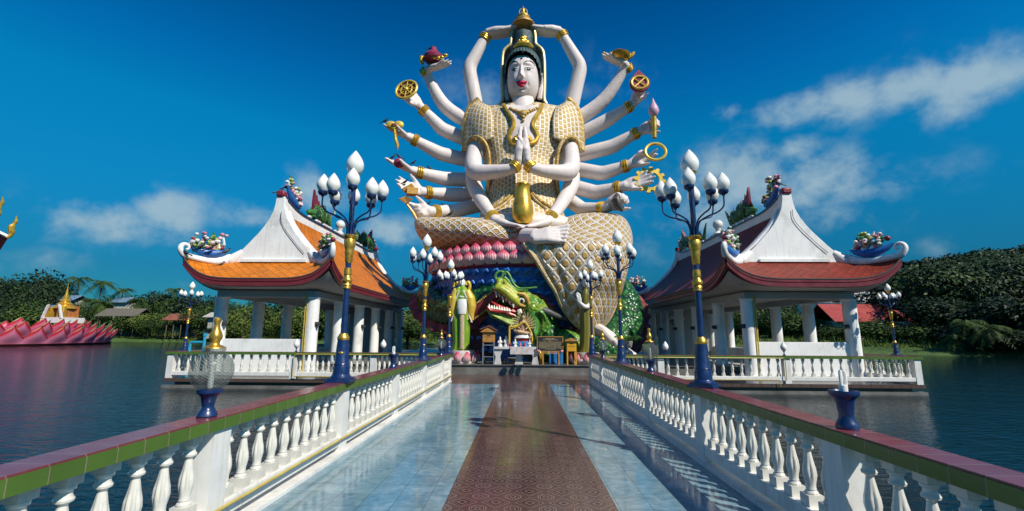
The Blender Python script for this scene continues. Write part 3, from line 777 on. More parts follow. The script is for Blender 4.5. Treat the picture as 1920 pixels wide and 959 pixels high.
def pavilion(tagname, label, cx, half, o_w, yc, ny, m_tile, side, dec_seed):
    """cx ridge x; half eave half width; columns at cx+-o_w; yc front column row; side=+1 when the walk is to the +x side"""
    root = thing(tagname, label, 'pavilion', (cx, yc, 0))
    sc = half / 2.8
    yf = yc - (half - o_w) * 1.0; yg = yf + 1.25
    ylast = yc + 2.6 * (ny - 1); yb = ylast + (half - o_w); yg2 = yb - 1.25
    hipw = 1.88 * sc
    P = [(h * sc if h > .4 else h, z) for h, z in PROF]
    def prof(h): return interp(P, h)
    LIFT = .80
    def hip_y(h, front): # where the hip line has half width h
        k = (half - h) / (half - hipw)
        return yf + k * (yg - yf) if front else yb - k * (yb - yg2)
    def ee(h): return max(0, (h - hipw) / (half - hipw)) ** 1.4
    def side_z(h, y):
        z = prof(h)
        dy = min(y - hip_y(h, True), hip_y(h, False) - y)
        return z + LIFT * ee(h) * max(0, 1 - dy / 2.6) ** 2.6
    def front_z(h, f): # h = half width at this depth, f = |dx|/h
        return prof(h) + LIFT * ee(h) * abs(f) ** 5
    # side slopes
    for s_ in (-1, 1):
        b = MB()
        h0 = .22
        def fn(u, v):
            h = h0 + (half - h0) * v
            if h > hipw: ya, yb_ = hip_y(h, True), hip_y(h, False)
            else: ya, yb_ = yg, yg2
            # denser near the ends
            uu = u + .06 * math.sin(2 * PI * u) * -1
            y = lerp(ya, yb_, uu)
            return (Vector((cx + s_ * h, y, side_z(h, y) if h > hipw else prof(h) + 0)), (y, -v * 3.9))
        b.grid(fn, 90, 30, flip=(s_ < 0))
        b.build('roof', m_tile, root)
    # front and back skirts
    for fr in (1, 0):
        b = MB()
        def fn(u, v):
            h = hipw + (half - hipw) * v; y = hip_y(h, bool(fr)); f = u * 2 - 1
            return (Vector((cx + f * h, y, front_z(h, f))), (f * h, -v * 1.75))
        b.grid(fn, 40, 12, flip=not fr)
        b.build('roof', m_tile, root)
    # gable walls with flared feet
    for yg_, d in ((yg, 1), (yg2, -1)):
        poly = [(cx - h * sc, z) for h, z in GAB] + [(cx + h * sc, z) for h, z in reversed(GAB)]
        b = MB(); b.prism(poly, 'y', yg_ - .06 * d, yg_ + .22 * d); g = b.build('gable', m_pwhite, root, smooth=False, bevel=.015)
        # groove following the gable edge, drawn as a thin dark strip
        for s_ in (-1, 1):
            q = smooth_path([(cx + s_ * max(.12, h - .30) * sc, yg_ - .10 * d, z - .03) for h, z in GAB[2:-2]], 3)
            b = MB(); b.tube([p for p in q], .011, 6); b.build('groove_strip', m_gutter, g) if s_ > 0 else None
            # small spur at the foot
            b = MB(); x0 = cx + s_ * 1.95 * sc
            b.tube([(x0 - s_ * .35, yg_ + .05 * d, 4.56), (x0, yg_ + .05 * d, 4.50), (x0 + s_ * .28, yg_ + .05 * d, 4.62)], [.10, .09, .008], 6); b.build('spur', m_pwhite, g)
        b = MB(); b.box((cx, yg_ - .10 * d, 4.50), (2.7, .16, .13)); b.build('ledge', m_pwhite, root, bevel=.01)
        b = MB(); b.box((cx, yg_ + .02 * d, 7.36), (.34 * sc, .30, .26)); b.build('ridge_end', m_orn['maroon'], root, bevel=.06)
    # ridge wall and cap
    def rz_(y):
        e = min(y - yg, yg2 - y); return 6.88 + .40 * max(0, 1 - e / 2.0) ** 2
    b = MB(); n = 40
    for s_ in (-1, 1):
        b.grid(lambda u, v: Vector((cx + s_ * .14, lerp(yg + .1, yg2 - .1, u), lerp(6.05, rz_(lerp(yg, yg2, u)), v))), n, 3, flip=(s_ < 0))
    b.build('ridge_wall', m_pwhite, root)
    b = MB(); ys = np.linspace(yg + .05, yg2 - .05, n)
    for a, c in zip(ys, ys[1:]):
        z0, z1 = rz_(a), rz_(c)
        b.add([(cx - .19, a, z0 - .02), (cx + .19, a, z0 - .02), (cx + .19, c, z1 - .02), (cx - .19, c, z1 - .02), (cx - .19, a, z0 + .05), (cx + .19, a, z0 + .05), (cx + .19, c, z1 + .05), (cx - .19, c, z1 + .05)],
              [(0, 3, 2, 1), (4, 5, 6, 7), (0, 4, 7, 3), (1, 2, 6, 5), (0, 1, 5, 4), (3, 7, 6, 2)])
    b.build('ridge_cap', m_blue, root, smooth=False)
    # barge boards and hip ridges, ending in curled tips
    for fr in (1, 0):
        d = 1 if fr else -1; yg_ = yg if fr else yg2
        for s_ in (-1, 1):
            pts = []
            for h, z in reversed(GAB[1:-2]): pts.append((cx + s_ * max(.2, h - .06) * sc, yg_ + .25 * d, z + .03))
            hp = []
            for k in range(0, 13):
                v = k / 12; h = hipw * 1.0 + (half - hipw) * v
                hp.append((cx + s_ * h, hip_y(h, bool(fr)), front_z(h, 1) + .05 + .05 * v))
            b = MB(); b.tube(smooth_path(pts, 2), .15, 8, flat=1.3); b.build('barge_board', m_pwhite, root)
            tip = Vector(hp[-1]); prev = Vector(hp[-2]); dv = (tip - prev); dh = Vector((dv.x, dv.y, 0)).normalized()
            start = (cx + s_ * (hipw + .28), yg_ - .02 * d, prof(hipw) + .22)
            ext = [tip + dh * .10 + Vector((0, 0, .10)), tip + dh * .17 + Vector((0, 0, .24)), tip + dh * .14 + Vector((0, 0, .38)), tip + dh * .03 + Vector((0, 0, .44)), tip - dh * .09 + Vector((0, 0, .38)), tip - dh * .09 + Vector((0, 0, .27)), tip - dh * .01 + Vector((0, 0, .24))]
            rr = [.24, .22, .20, .18, .16, .145] + [.125] * 7 + [.115, .10, .085, .07, .06, .045, .035]
            for k_, (dx_, dz_) in enumerate(((.52, .62), (.30, .30), (.12, .10))): hp.insert(k_, (cx + s_ * (hipw - dx_), yg_ + .02 * d, prof(hipw - dx_) - .10)); rr.insert(k_, (.12, .2, .25)[k_])
            q = smooth_path([(*p, r_) for p, r_ in zip([Vector(x) for x in hp] + ext, rr)], 3)
            b = MB(); b.tube([p[:3] for p in q], [p[3] for p in q], 10, flat=1.0); hr = b.build('hip_ridge', m_pwhite, root)
            corner_ornament(hr, Vector(hp[9]) + Vector((0, 0, .30)), (s_ * 1.0, -.9 * d, .12), 1.35, dec_seed + s_ * 3 + fr * 7)
    # eave fascia: follows the eave line all round
    def eave(side_, u):
        if side_ in ('f', 'b'):
            f = u * 2 - 1; y = yf if side_ == 'f' else yb
            return Vector((cx + f * half, y, front_z(half, f)))
        s_ = -1 if side_ == 'l' else 1
        uu = u - .09 * math.sin(2 * PI * u) * 1; y = lerp(yf, yb, uu)
        return Vector((cx + s_ * half, y, side_z(half, y)))
    for sd, out in (('f', (0, -1)), ('b', (0, 1)), ('l', (-1, 0)), ('r', (1, 0))):
        n = 44 if sd in 'fb' else 80
        b = MB(); o_ = Vector((out[0], out[1], 0))
        pr_ = [(.03, .0), (.06, -.02), (.06, -.10), (.02, -.115), (.045, -.13), (.045, -.27), (-.10, -.29), (-.10, -.03)]
        b.grid(lambda u, v: (lambda e, q: e + o_ * q[0] + Vector((0, 0, q[1])))(eave(sd, u), pr_[min(7, int(v * 7 + .5))]), n, 7, flip=sd in 'br')
        b.build('fascia', m_fascia, root, smooth=20)
        b = MB(); b.tube([eave(sd, k / n) + o_ * .05 + Vector((0, 0, .012)) for k in range(n + 1)], .028, 6); b.build('gutter', m_gutter, root)
    # underside
    b = MB()
    ins = 2.0
    def under(u, v):
        # v 0 at the ring, 1 towards the beams
        k = int(u * 4) % 4; f = (u * 4) % 1
        crn = [(-1, -1), (1, -1), (1, 1), (-1, 1)]
        a, c = crn[k], crn[(k + 1) % 4]
        X = lerp(a[0], c[0], f); Y = lerp(a[1], c[1], f)
        hx = lerp(half - .1, o_w - .15, v); y0 = lerp(yf + .1, yc + .1, v); y1 = lerp(yb - .1, ylast - .1, v)
        x = cx + X * hx; y = lerp(y0, y1, (Y + 1) / 2)
        zc = .36 * 0
        lift = LIFT * max(0, 1 - (min(abs(y - yf), abs(y - yb))) / 2.6) ** 2.6 * abs((x - cx) / half) ** 5
        return Vector((x, y, lerp(3.34 + lift, 3.29, v)))
    b.grid(under, 160, 6, flip=True); b.build('soffit', m_pgrey, root)
    b = MB(); b.box2((cx - o_w + .1, yc, 3.27), (cx + o_w - .1, ylast, 3.31)); b.build('ceiling', m_pgrey, root, smooth=False)
    # beams
    for a, c in (((cx - o_w - .14, yc - .14), (cx + o_w + .14, yc + .14)), ((cx - o_w - .14, ylast - .14), (cx + o_w + .14, ylast + .14)),
                 ((cx - o_w - .14, yc + .142), (cx - o_w + .14, ylast - .142)), ((cx + o_w - .14, yc + .142), (cx + o_w + .14, ylast - .142))):
        b = MB(); b.box2((*a, 3.0), (*c, 3.265)); b.build('beam', m_pgrey, root, smooth=False, bevel=.01)
    # columns
    for i in range(ny):
        y = yc + 2.6 * i
        for s_ in (-1, 1):
            x = cx + s_ * o_w
            b = MB(); b.lathe([(.27, 0), (.27, .12), (.245, .14), (.24, 1.5), (.235, 2.92), (.27, 2.95), (.28, 2.998)], 24, c=(x, y, 0)); cl = b.build('column', m_pwhite, root)
            if s_ == side or i == 0:
                b = MB(); b.box((x + .25 * side, y - .1, 1.95), (.12, .14, .16)); b.lathe([(.03, 0), (.07, .06), (.075, .07)], 10, c=(x + .36 * side, y - .14, 1.95), rot=Matrix.Rotation(R(90), 3, 'X')); b.build('wall_light', m_gutter, cl)
    if ny > 1:
        for (xx, col_) in ((cx + side * (o_w + .27), (.55, .42, .1)),):
            b = MB(); b.tube([(cx + side * o_w - side * .22, yc - .17, 0), (cx + side * o_w - side * .24, yc - .17, 3.1)], .03, 8); b.tube([(cx + side * o_w - side * .13, yc - .22, 0), (cx + side * o_w - side * .15, yc - .22, 3.1)], .022, 8); b.build('conduit', m_pipey, root)
    # floor plinth, parapet walls
    b = MB(); b.box2((cx - o_w - .5, yc - .5, -.1), (cx + o_w + .5, ylast + .5, .10)); b.build('plinth', m_pgrey, root, bevel=.02)
    b = MB(); b.box2((cx - o_w + .2, yc - .08, .1), (cx + o_w - .2, yc + .08, 1.36)); b.build('parapet', m_pwhite, root, smooth=False, bevel=.01)
    for i in range(ny - 1):
        y0 = yc + 2.6 * i
        xo = cx - side * o_w
        if side < 0 and i == 1: continue
        b = MB(); b.box2((xo - .07, y0 + .22, .1), (xo + .07, y0 + 2.38, .9 if side < 0 else .75)); b.build('parapet', m_pwhite, root, smooth=False, bevel=.01)
    b = MB(); b.box2((cx - o_w + .3, ylast - .1, .1), (cx + o_w - .3, ylast, 3.1)); b.build('back_wall', m_pgrey, root, smooth=False)
    # ridge figures
    ymid = (yg + yg2) / 2
    ridge_dragon(root, cx, yg + 2.9, ymid - 1.1, 6.95, 1)
    ridge_dragon(root, cx, yg2 - 1.0, ymid + 1.4, 6.95, 2)
    # pearl and small figure in the middle
    b = MB(); b.ball((cx, ymid, 7.55), .26, 14, 10); b.lathe([(.2, 0), (.26, .1), (.12, .25), (.16, .4)], 10, c=(cx, ymid, 6.93)); b.build('pearl', m_orn['white'], root)
    b = MB(); r = random.Random(dec_seed)
    for k in range(70):
        y = lerp(yg + 2.2, yg2 - 1, r.random()); b.ball((cx + r.choice((-.14, .14)), y, rz_(y) + .09), (.09, .14, .08), 7, 5)
    b.build('cloud_scroll', m_orn['white'], root)
    corner_ornament(root, (cx, yg + 1.05, rz_(yg + .9) + .30), (0, 1, -.5), 1.45, dec_seed + 20)
    corner_ornament(root, (cx, yg2 - .8, rz_(yg2 - .8) + .25), (0, 1, .2), 1.2, dec_seed + 21)
    return dict(yf=yf, yg=yg, yg2=yg2, yb=yb, tipL=(cx - half, yf), tipR=(cx + half, yf))

pv = pavilion('pavilion', 'open white columned pavilion with upswept glazed orange tile roof', -10.15, 2.85, 1.85, 18.0, 6, m_tile_o, 1, 11)
pv2 = pavilion('pavilion', 'open white columned pavilion with upswept dark red tile roof', 10.65, 3.15, 1.95, 17.9, 6, m_tile_r, -1, 37)
# birds on the roofs
def perch(px, py, t, lab, rz=0, sc=1.0): bird(lab, U(px, py, t), rz, sc)
perch(347, 481, 16.9, 'black bird perched on the curled white corner tip of the orange roof', PI)
perch(362, 476, 17.3, 'black bird spreading over the lime blossoms at the orange roof corner', 2.6)
perch(377, 467, 17.3, 'black bird on the white scroll, highest at the orange roof corner', 1.2)
perch(393, 473, 17.4, 'black bird on the corner flowers between the highest bird and the pearl', .5)
perch(422, 479, 17.5, 'black bird standing on the maroon pearl at the orange roof corner', .8)
perch(609, 470, 17.3, 'black bird on the flowers at the inner corner of the orange roof', 0)
perch(537, 357, 18.9, 'black bird on the topmost flowers of the orange roof ridge', .4)
perch(523, 366, 18.3, 'small dark bird on the maroon ridge end of the orange roof', 1)
perch(1444, 344, 19.0, 'grey pigeon on the flowers at the top of the dark red roof ridge', .3)
perch(1461, 350, 18.4, 'dark pigeon standing on the maroon ridge end of the dark red roof', 3.0)
# ---------------------------------------------------------------- the great statue
m_skin = NT('pale_statue_paint'); v = m_skin.coord(); n1 = m_skin.noise(v, .8, 6, .6); n2 = m_skin.noise(v, 5, 5, .7)
cc = m_skin.ramp(n1, [(.3, (.66, .585, .555)), (.7, (.76, .685, .65))])
cc = m_skin.mix(m_skin.ramp(n2, [(.55, 0), (.85, .35)]), cc, (.45, .42, .40))
# rain streaks running down
st = m_skin.noise(m_skin.coord(scale=(3, 3, .25)), 2, 5, .7)
cc = m_skin.mix(m_skin.ramp(st, [(.52, 0), (.78, .55)]), cc, (.40, .37, .34))
m_skin.bump(n2, .3, .03)
m_skin = m_skin.fin(cc, .55, 0, .35)
m_hair = vary('dark_teal_hair', (.035, .085, .088), .45, amt=.6, scale=4, bump=.6, bdist=.08)
m_hood = vary('hood_white', (.58, .60, .56), .6, amt=.12, scale=.8, dirt=(.35, .36, .34), dirt_amt=.5)
m_trim = vary('gold_trim_cast', (.55, .36, .10), .42, metal=.35, amt=.55, scale=3.5, bump=.8, bdist=.08, dirt=(.75, .66, .5), dirt_amt=.7)
m_goldb = vary('bright_gold_cast', (.78, .47, .06), .30, metal=.6, amt=.28, scale=1.6, bump=.2, bdist=.03, dirt=(.35, .20, .04), dirt_amt=.5)
m_yel = vary('yellow_gold_paint', (.74, .52, .07), .38, metal=.25, amt=.2, scale=3, bump=.2, bdist=.02)
m_lips = vary('crimson_lips', (.58, .012, .07), .35, amt=.1, scale=1, bump=0)
m_ink = vary('black_paint', (.012, .014, .015), .4, amt=.2, bump=0)
m_mauve = vary('magenta_paint', (.30, .03, .07), .42, amt=.25, scale=3)
m_rust = vary('rust_red_paint', (.22, .055, .03), .5, amt=.3, scale=3)
m_lilac = vary('lilac_paint', (.56, .36, .46), .45, amt=.12, scale=1)
# body robe: upright gold bricks in cream mortar
t = NT('gold_block_robe'); v = t.coord('UV'); mpn = t.n('ShaderNodeMapping'); t.l(v, mpn.inputs[0]); mpn.inputs['Rotation'].default_value = (0, 0, R(90))
br = t.n('ShaderNodeTexBrick'); t.l(mpn.outputs[0], br.inputs[0])
for k, x in (('Scale', 1.5), ('Mortar Size', .068), ('Brick Width', .46), ('Row Height', .36), ('Mortar Smooth', .35)): br.inputs[k].default_value = x
br.inputs['Color1'].default_value = (.60, .40, .12, 1); br.inputs['Color2'].default_value = (.44, .28, .07, 1); br.inputs['Mortar'].default_value = (.78, .70, .57, 1)
n = t.noise(t.coord(), 11, 5, .75)
cb_ = t.mix(t.ramp(n, [(.45, 0), (.66, .6)]), br.outputs[0], (.60, .42, .14))
cb_ = t.mix(t.ramp(n, [(.25, .6), (.42, 0)]), cb_, (.12, .07, .03))
cb_ = t.mix(br.outputs[1], cb_, t.ramp(n, [(.3, (.68, .60, .47)), (.6, (.84, .77, .64))]))
t.bump(t.math('ADD', t.math('MULTIPLY', br.outputs[1], -.8), t.math('MULTIPLY', n, .8)), .7, .07)
m_robe = t.fin(cb_, .45, .12, .45)
m_net = lattice('diamond_net_robe', (.78, .70, .59), (.55, .34, .09), (.60, .50, .36), s=1.8, lw=.365, br=.35, rough=.45, bump=.9, bd=.07, metal=.08)

ST = thing('many_armed_statue', 'colossal pale many-armed goddess statue in gold patterned robe, seated on a pink lotus', 'statue', (0, 26, PZ))

# torso surface: elliptical rings given by picture rows
TOR = [ (191, 981, 22, 26.1, .85), # py, x centre, half width(px), depth t of axis, half depth (m)
    (196, 981, 44, 26.3, 1.05), (202, 981, 66, 26.3, 1.35), (210, 981, 80, 26.3, 1.55), (225, 981, 84, 26.2, 1.75), (245, 981, 83, 26.1, 1.85), (270, 981, 78, 26.1, 1.9), (300, 980, 71, 26.1, 1.85),
    (330, 979, 68, 26.0, 1.85), (360, 979, 70, 25.8, 1.95), (385, 979, 76, 25.5, 2.15), (410, 979, 84, 25.0, 2.5), (440, 979, 90, 24.8, 2.9)]
TORs = []
for py, xc, hw, tt, hd in TOR:
    c = U(xc, py, tt - .75 * hd); e = U(xc + hw, py, tt); c0_ = U(xc, py, tt)
    TORs.append((c.z, c0_.x, e.x - c0_.x, tt, hd))
TORs.sort()
def torso(z, ang):
    """ang 0 = facing the camera, growing to +x"""
    z_ = min(max(z, TORs[0][0]), TORs[-1][0])
    k = [interp([(r[0], r[i]) for r in TORs], z_) for i in (1, 2, 3, 4)]
    ca, sa = math.cos(ang), math.sin(ang)
    sx = math.copysign(abs(sa) ** .85, sa); cy = math.copysign(abs(ca) ** .85, ca)
    # the belly and chest folds
    fold = .05 * math.sin(ang * 9 + 1.5 * math.sin(z * 1.1)) * max(0, ca)
    return Vector((k[0] + k[1] * sx, k[2] - (k[3] + fold) * cy, z))
def torso_xy(x, z, off=0):
    """front surface at given x,z"""
    z_ = min(max(z, TORs[0][0]), TORs[-1][0])
    k = [interp([(r[0], r[i]) for r in TORs], z_) for i in (1, 2, 3, 4)]
    s_ = max(-.99, min(.99, (x - k[0]) / k[1])); sa = math.copysign(abs(s_) ** (1 / .85), s_); ang = math.asin(sa)
    p = torso(z, ang); p.y -= off; return p
zb_, zt_ = TORs[0][0], TORs[-1][0]
b = MB()
b.grid(lambda u, v: (lambda z, a: (torso(z, a), (a * 2.35, z)))(lerp(zb_, zt_, v), -PI + 2 * PI * u), 96, 60)
b.build('robe_body', m_robe, ST, smooth=80)
def tp(px, py, off=.04):
    """torso front point seen at this picture place"""
    t_ = 24.2
    for _ in range(4):
        p = U(px, py, t_); q = torso_xy(p.x, p.z, off); t_ = q.y
    return q
# bare chest in the neckline
def patch(fnp, left, right, name, m, parent, n=10, sub=8):
    """left/right: matching outlines in picture places; fnp maps them onto the surface"""
    L_ = smooth_path(left, sub); R_ = smooth_path(right, sub); b = MB()
    b.grid(lambda u, v: fnp(*[lerp(L_[int(round(v * (len(L_) - 1)))][k], R_[int(round(v * (len(R_) - 1)))][k], u) for k in (0, 1)]), n, len(L_) - 1)
    return b.build(name, m, parent)
patch(lambda x, y: tp(x, y, .05), [(945, 197), (953, 208), (962, 222), (966, 236), (961, 250), (959, 258), (964, 266)], [(1015, 197), (1008, 208), (1000, 222), (996, 236), (1001, 250), (1003, 258), (998, 266)], 'chest', m_skin, ST)
for s_, xs in ((-1, [(944, 197), (951, 210), (960, 222), (963, 236), (957, 248), (955, 258), (961, 267), (974, 270)]), (1, [(1016, 197), (1011, 210), (1003, 222), (999, 236), (1005, 248), (1008, 258), (1002, 267), (990, 270)])):
    b = MB(); q = smooth_path(xs, 4); b.tube([tp(p[0], p[1], .10) for p in q], [.13] * len(q), 8); b.build('neckline_trim', m_goldb, ST)
b = MB()
for k in range(-4, 5):
    a = k * .22; c = (979.5, 272); q = [(c[0] + math.sin(a) * r_, c[1] - math.cos(a) * r_ * .9) for r_ in (2, 9, 16, 22)]
    b.tube([tp(x, y, .12) for x, y in q], [.08, .14, .2, .1], 8)
b.build('gold_shell', m_goldb, ST)
b = MB()
for k in range(15):
    u = k / 14; x = lerp(957, 1006, u); y = 203 + 9 * math.sin(PI * u); b.ball(tp(x, y, .10), .09, 8, 6)
for x, y, r_ in ((981, 214, .24), (974, 211, .15), (988, 211, .15), (981, 220, .12), (981, 226, .09), (968, 208, .12), (994, 208, .12)): b.ball(tp(x, y, .12), r_, 10, 7)
b.build('necklace', m_trim, ST)
# waist sash: crossing hems over the belly
for s_ in (-1, 1):
    q = smooth_path([(979 + s_ * 12, 352), (979 + s_ * 22, 366), (979 + s_ * 40, 380), (979 + s_ * 60, 392)], 5)
    b = MB(); b.tube([tp(p[0], p[1], .08) for p in q], .10, 8); b.build('waist_trim', m_trim, ST)
    q = smooth_path([(979 + s_ * 12, 358), (979 + s_ * 26, 376), (979 + s_ * 45, 392)], 5)
    b = MB(); b.tube([tp(p[0], p[1], .08) for p in q], .07, 8); b.build('waist_trim', m_trim, ST)

# shoulder capes: curved plates hanging outside the arms
for s_ in (-1, 1):
    def cp(pts):  # mirror about 981
        return [(981 + s_ * (x - 981), y) for x, y in pts]
    inner = cp([(1048, 198), (1040, 214), (1036, 230), (1036, 246), (1037, 260)])
    outer = cp([(1064, 188), (1080, 203), (1088, 226), (1090, 252), (1090, 284)])
    I_ = smooth_path(inner, 4); O_ = smooth_path(outer, 4)
    b = MB(); n = len(I_) - 1
    def cape(u, v):
        k = int(round(v * n)); x = lerp(I_[k][0], O_[k][0], u); y = lerp(I_[k][1], O_[k][1], u)
        t0_ = tp(I_[k][0], I_[k][1], .05).y; t_ = lerp(t0_, 25.85, u ** 1.7) - .16 * math.sin(PI * u)
        p = U(x, y, t_); return (p, (u * 1.9 + .1, p.z))
    b.grid(cape, 14, n, flip=(s_ > 0)); c = b.build('shoulder_cape', m_robe, ST)
    sol = c.modifiers.new('thick', 'SOLIDIFY'); sol.thickness = .16; sol.offset = 1 if s_ > 0 else 1
    q = smooth_path([cape(1, k / 8)[0] for k in range(9)], 3); b = MB(); b.tube(q, .21, 8, flat=1.3); b.build('cape_trim', m_trim, c)
    q = smooth_path([cape(.86, k / 8)[0] + Vector((0, -.06, 0)) for k in range(9)], 3); b = MB(); b.tube(q, .05, 6); b.build('cape_trim', m_skin, c)
    # rounded shoulder top
    # armhole border arch in front
    q = smooth_path([(*U(981 + s_ * x, y, t_),) for x, y, t_ in ((104, 284, 25.1), (100, 266, 24.8), (90, 258, 24.5), (78, 262, 24.35), (69, 274, 24.3), (64, 296, 24.4), (63, 330, 24.6), (66, 365, 24.7), (72, 392, 24.3))], 5)
    b = MB(); b.tube(q, .115, 8, flat=1.3); b.build('armhole_trim', m_trim, ST)
b = MB()
for s_ in (-1, 1):
    b.tube([U(981 + s_ * 20, 214, 26.2), U(981 + s_ * 66, 222, 26.2), U(981 + s_ * 84, 248, 26.2), U(981 + s_ * 90, 274, 26.2)], [.7, .72, .62, .5], 20, flat=1.1, uv=True)
b.build('shoulders', m_robe, ST)

# ---------------------------------------------------------------- arms and hands
def hand_frame(w, tip, nrm):
    d = (Vector(tip) - Vector(w)); L = d.length; d.normalize()
    n = Vector(nrm); n = (n - d * n.dot(d)).normalized(); return d, n, L
def add_hand(b, w, tip, nrm, thumb=1, curl=(.15, .15, .15, .15), thumb_out=.6, spread=.12, thumb_curl=.2, size=None, wr=None):
    """palm, four fingers and a thumb; nrm = where the palm faces; thumb = which side"""
    d, n, L = hand_frame(w, tip, nrm)
    if size: L = size
    s = d.cross(n) * thumb; w = Vector(w)
    wr = wr or L * .16
    kn = []
    for i, (o_, kl) in enumerate(((.155, .50), (.055, .53), (-.05, .51), (-.145, .46))):
        k = w + d * (kl * L) + s * (o_ * L); kn.append(k)
        b.tube([w + s * (o_ * .45 * L), w + d * .25 * L + s * (o_ * .85 * L), k], [L * .10, L * .105, L * .080], 8)
    b.ball(w + d * .05 * L, wr * 1.02, 10, 8)
    b.ball(w + d * .28 * L + s * .15 * L + n * .03 * L, L * .105, 10, 8)
    for i, k in enumerate(kn):
        fl_ = (.40, .45, .42, .34)[i] * L; c_ = curl[i]; a = (1.5 - i) * spread
        dd = (d * math.cos(a) + s * math.sin(a)).normalized()
        p = k.copy(); pts = [k - d * .06 * L, k.copy()]; ang = 0
        for j, fr in enumerate((.42, .32, .26)):
            ang += c_ * (1.0, 1.25, .8)[j]
            dir_ = dd * math.cos(ang) + n * math.sin(ang)
            p = p + dir_ * (fl_ * fr); pts.append(p.copy())
        b.tube(pts, [L * .068, L * .070, L * .064, L * .056, L * .040], 8); b.ball(pts[-1], L * .040, 8, 6)
    b0 = w + d * .16 * L + s * .13 * L + n * .02 * L
    td = (d * (1 - thumb_out * .55) + s * thumb_out + n * .25).normalized()
    p1 = b0 + td * .22 * L
    td2 = (td + d * .35 + n * thumb_curl).normalized(); p2 = p1 + td2 * .16 * L
    td3 = (td2 + d * .2 + n * thumb_curl).normalized(); p3 = p2 + td3 * .12 * L
    b.tube([b0, p1, p2, p3], [L * .085, L * .070, L * .060, L * .042], 8); b.ball(p3, L * .042, 8, 6)
def bangle(parent, a, c, r, m=None, n=3):
    """rings round the wrist: a towards c"""
    a = Vector(a); c = Vector(c); d = (c - a).normalized(); b = MB()
    x = d.orthogonal().normalized(); y = d.cross(x)
    for k in range(n):
        o = a + d * (k * .12 - .12)
        b.tube([o + (x * math.cos(2 * PI * i / 20) + y * math.sin(2 * PI * i / 20)) * (r * (.97 + .03 * (k % 2))) for i in range(20)], .065, 8, close=True)
    return b.build('bangle', m or m_goldb, parent)
def arm(path, rad, hand, label=None, vox=.06):
    """path: (px,py,t) shoulder..wrist"""
    pts = [U(*p) for p in path]
    P4 = [np.array((*p, r_)) for p, r_ in zip(pts, rad)]
    if len(P4) == 3:   # straight upper arm and forearm with a firm elbow
        a_, e_, w_ = P4; q = [lerp(a_, e_, k / 5) for k in range(5)]
        for k in range(7):
            u = k / 6; p0 = lerp(a_, e_, .86); p2 = lerp(e_, w_, .14); q.append(p0 * (1 - u) ** 2 + e_ * 2 * u * (1 - u) + p2 * u * u)
        q += [lerp(e_, w_, .14 + .86 * k / 5) for k in range(1, 6)]
    else: q = smooth_path(P4, 5)
    b = MB(); b.tube([p[:3] for p in q], [p[3] for p in q], 16)
    w = pts[-1]
    kw = dict(hand); tip = U(*kw.pop('tip')); nrm = kw.pop('n')
    add_hand(b, w, tip, nrm, wr=rad[-1], **kw)
    o = b.organic('arm', m_skin, ST, voxel=vox, smooth=3)
    dirv = (Vector(q[-4][:3]) - w).normalized()
    bangle(o, w + dirv * .30, w + dirv * .8, rad[-1] * 1.16)
    return o, pts
RT = 27.0
sh = [.62, .60, .56, .36]
A = {}
A['lotus'] = arm([(886, 235, RT), (833, 198, RT - .3), (802, 142, RT - .8), (803, 130, RT - 1.0)], [.46, .43, .28, .27], dict(tip=(843, 119, RT - 1.4), n=(-.1, -.2, 1), thumb=-1, curl=(.1, .12, .15, .2), size=1.6))
A['wheel'] = arm([(880, 265, RT), (829, 243, RT - .4), (788, 201, RT - 1.0)], [.46, .43, .28], dict(tip=(760, 163, RT - 1.6), n=(.5, -1, .2), thumb=-1, curl=(.35, .4, .4, .45), size=1.7, thumb_out=.8))
A['heart'] = arm([(882, 302, RT), (826, 289, RT - .5), (770, 259, RT - 1.2)], [.46, .43, .28], dict(tip=(720, 240, RT - 1.8), n=(.15, -.3, .9), thumb=-1, curl=(.1, .12, .3, .4), size=1.75))
A['apple'] = arm([(888, 338, RT - .2), (834, 336, RT - .8), (778, 322, RT - 1.5)], [.46, .43, .29], dict(tip=(722, 302, RT - 2.1), n=(.1, -.35, 1), thumb=-1, curl=(.1, .1, .12, .15), size=1.85))
A['box'] = arm([(892, 365, RT - .4), (846, 366, RT - 1.0), (794, 361, RT - 1.9)], [.46, .43, .29], dict(tip=(748, 347, RT - 2.6), n=(.05, -1, .35), thumb=1, curl=(.15, .12, .15, .2), size=1.75))
A['brush'] = arm([(900, 385, RT - .8), (852, 396, RT - 1.6), (809, 397, RT - 2.8)], [.44, .41, .28], dict(tip=(764, 393, RT - 3.4), n=(.2, -1, .1), thumb=1, curl=(.1, 1.1, 1.15, 1.2), size=1.7))
A['bowl'] = arm([(1078, 228, RT), (1131, 189, RT - .3), (1170, 132, RT - .8), (1172, 121, RT - 1.0)], [.46, .43, .28, .27], dict(tip=(1134, 107, RT - 1.4), n=(.1, -.2, 1), thumb=1, curl=(.1, .12, .15, .2), size=1.6))
A['disc'] = arm([(1082, 256, RT), (1137, 227, RT - .4), (1187, 196, RT - 1.0)], [.46, .43, .28], dict(tip=(1206, 160, RT - 1.5), n=(-.4, -1, .2), thumb=1, curl=(.4, .45, .45, .45), size=1.6, thumb_out=.7))
A['torch'] = arm([(1082, 292, RT), (1147, 276, RT - .5), (1200, 246, RT - 1.2)], [.47, .44, .28], dict(tip=(1248, 224, RT - 1.7), n=(-.1, -1, .1), thumb=1, curl=(.9, 1.0, 1.0, 1.1), size=1.75))
A['ring'] = arm([(1080, 318, RT - .2), (1129, 326, RT - .8), (1182, 309, RT - 1.5)], [.47, .44, .29], dict(tip=(1234, 278, RT - 2.2), n=(-.1, -1, .2), thumb=1, curl=(.15, .15, 1.1, 1.2), size=1.75))
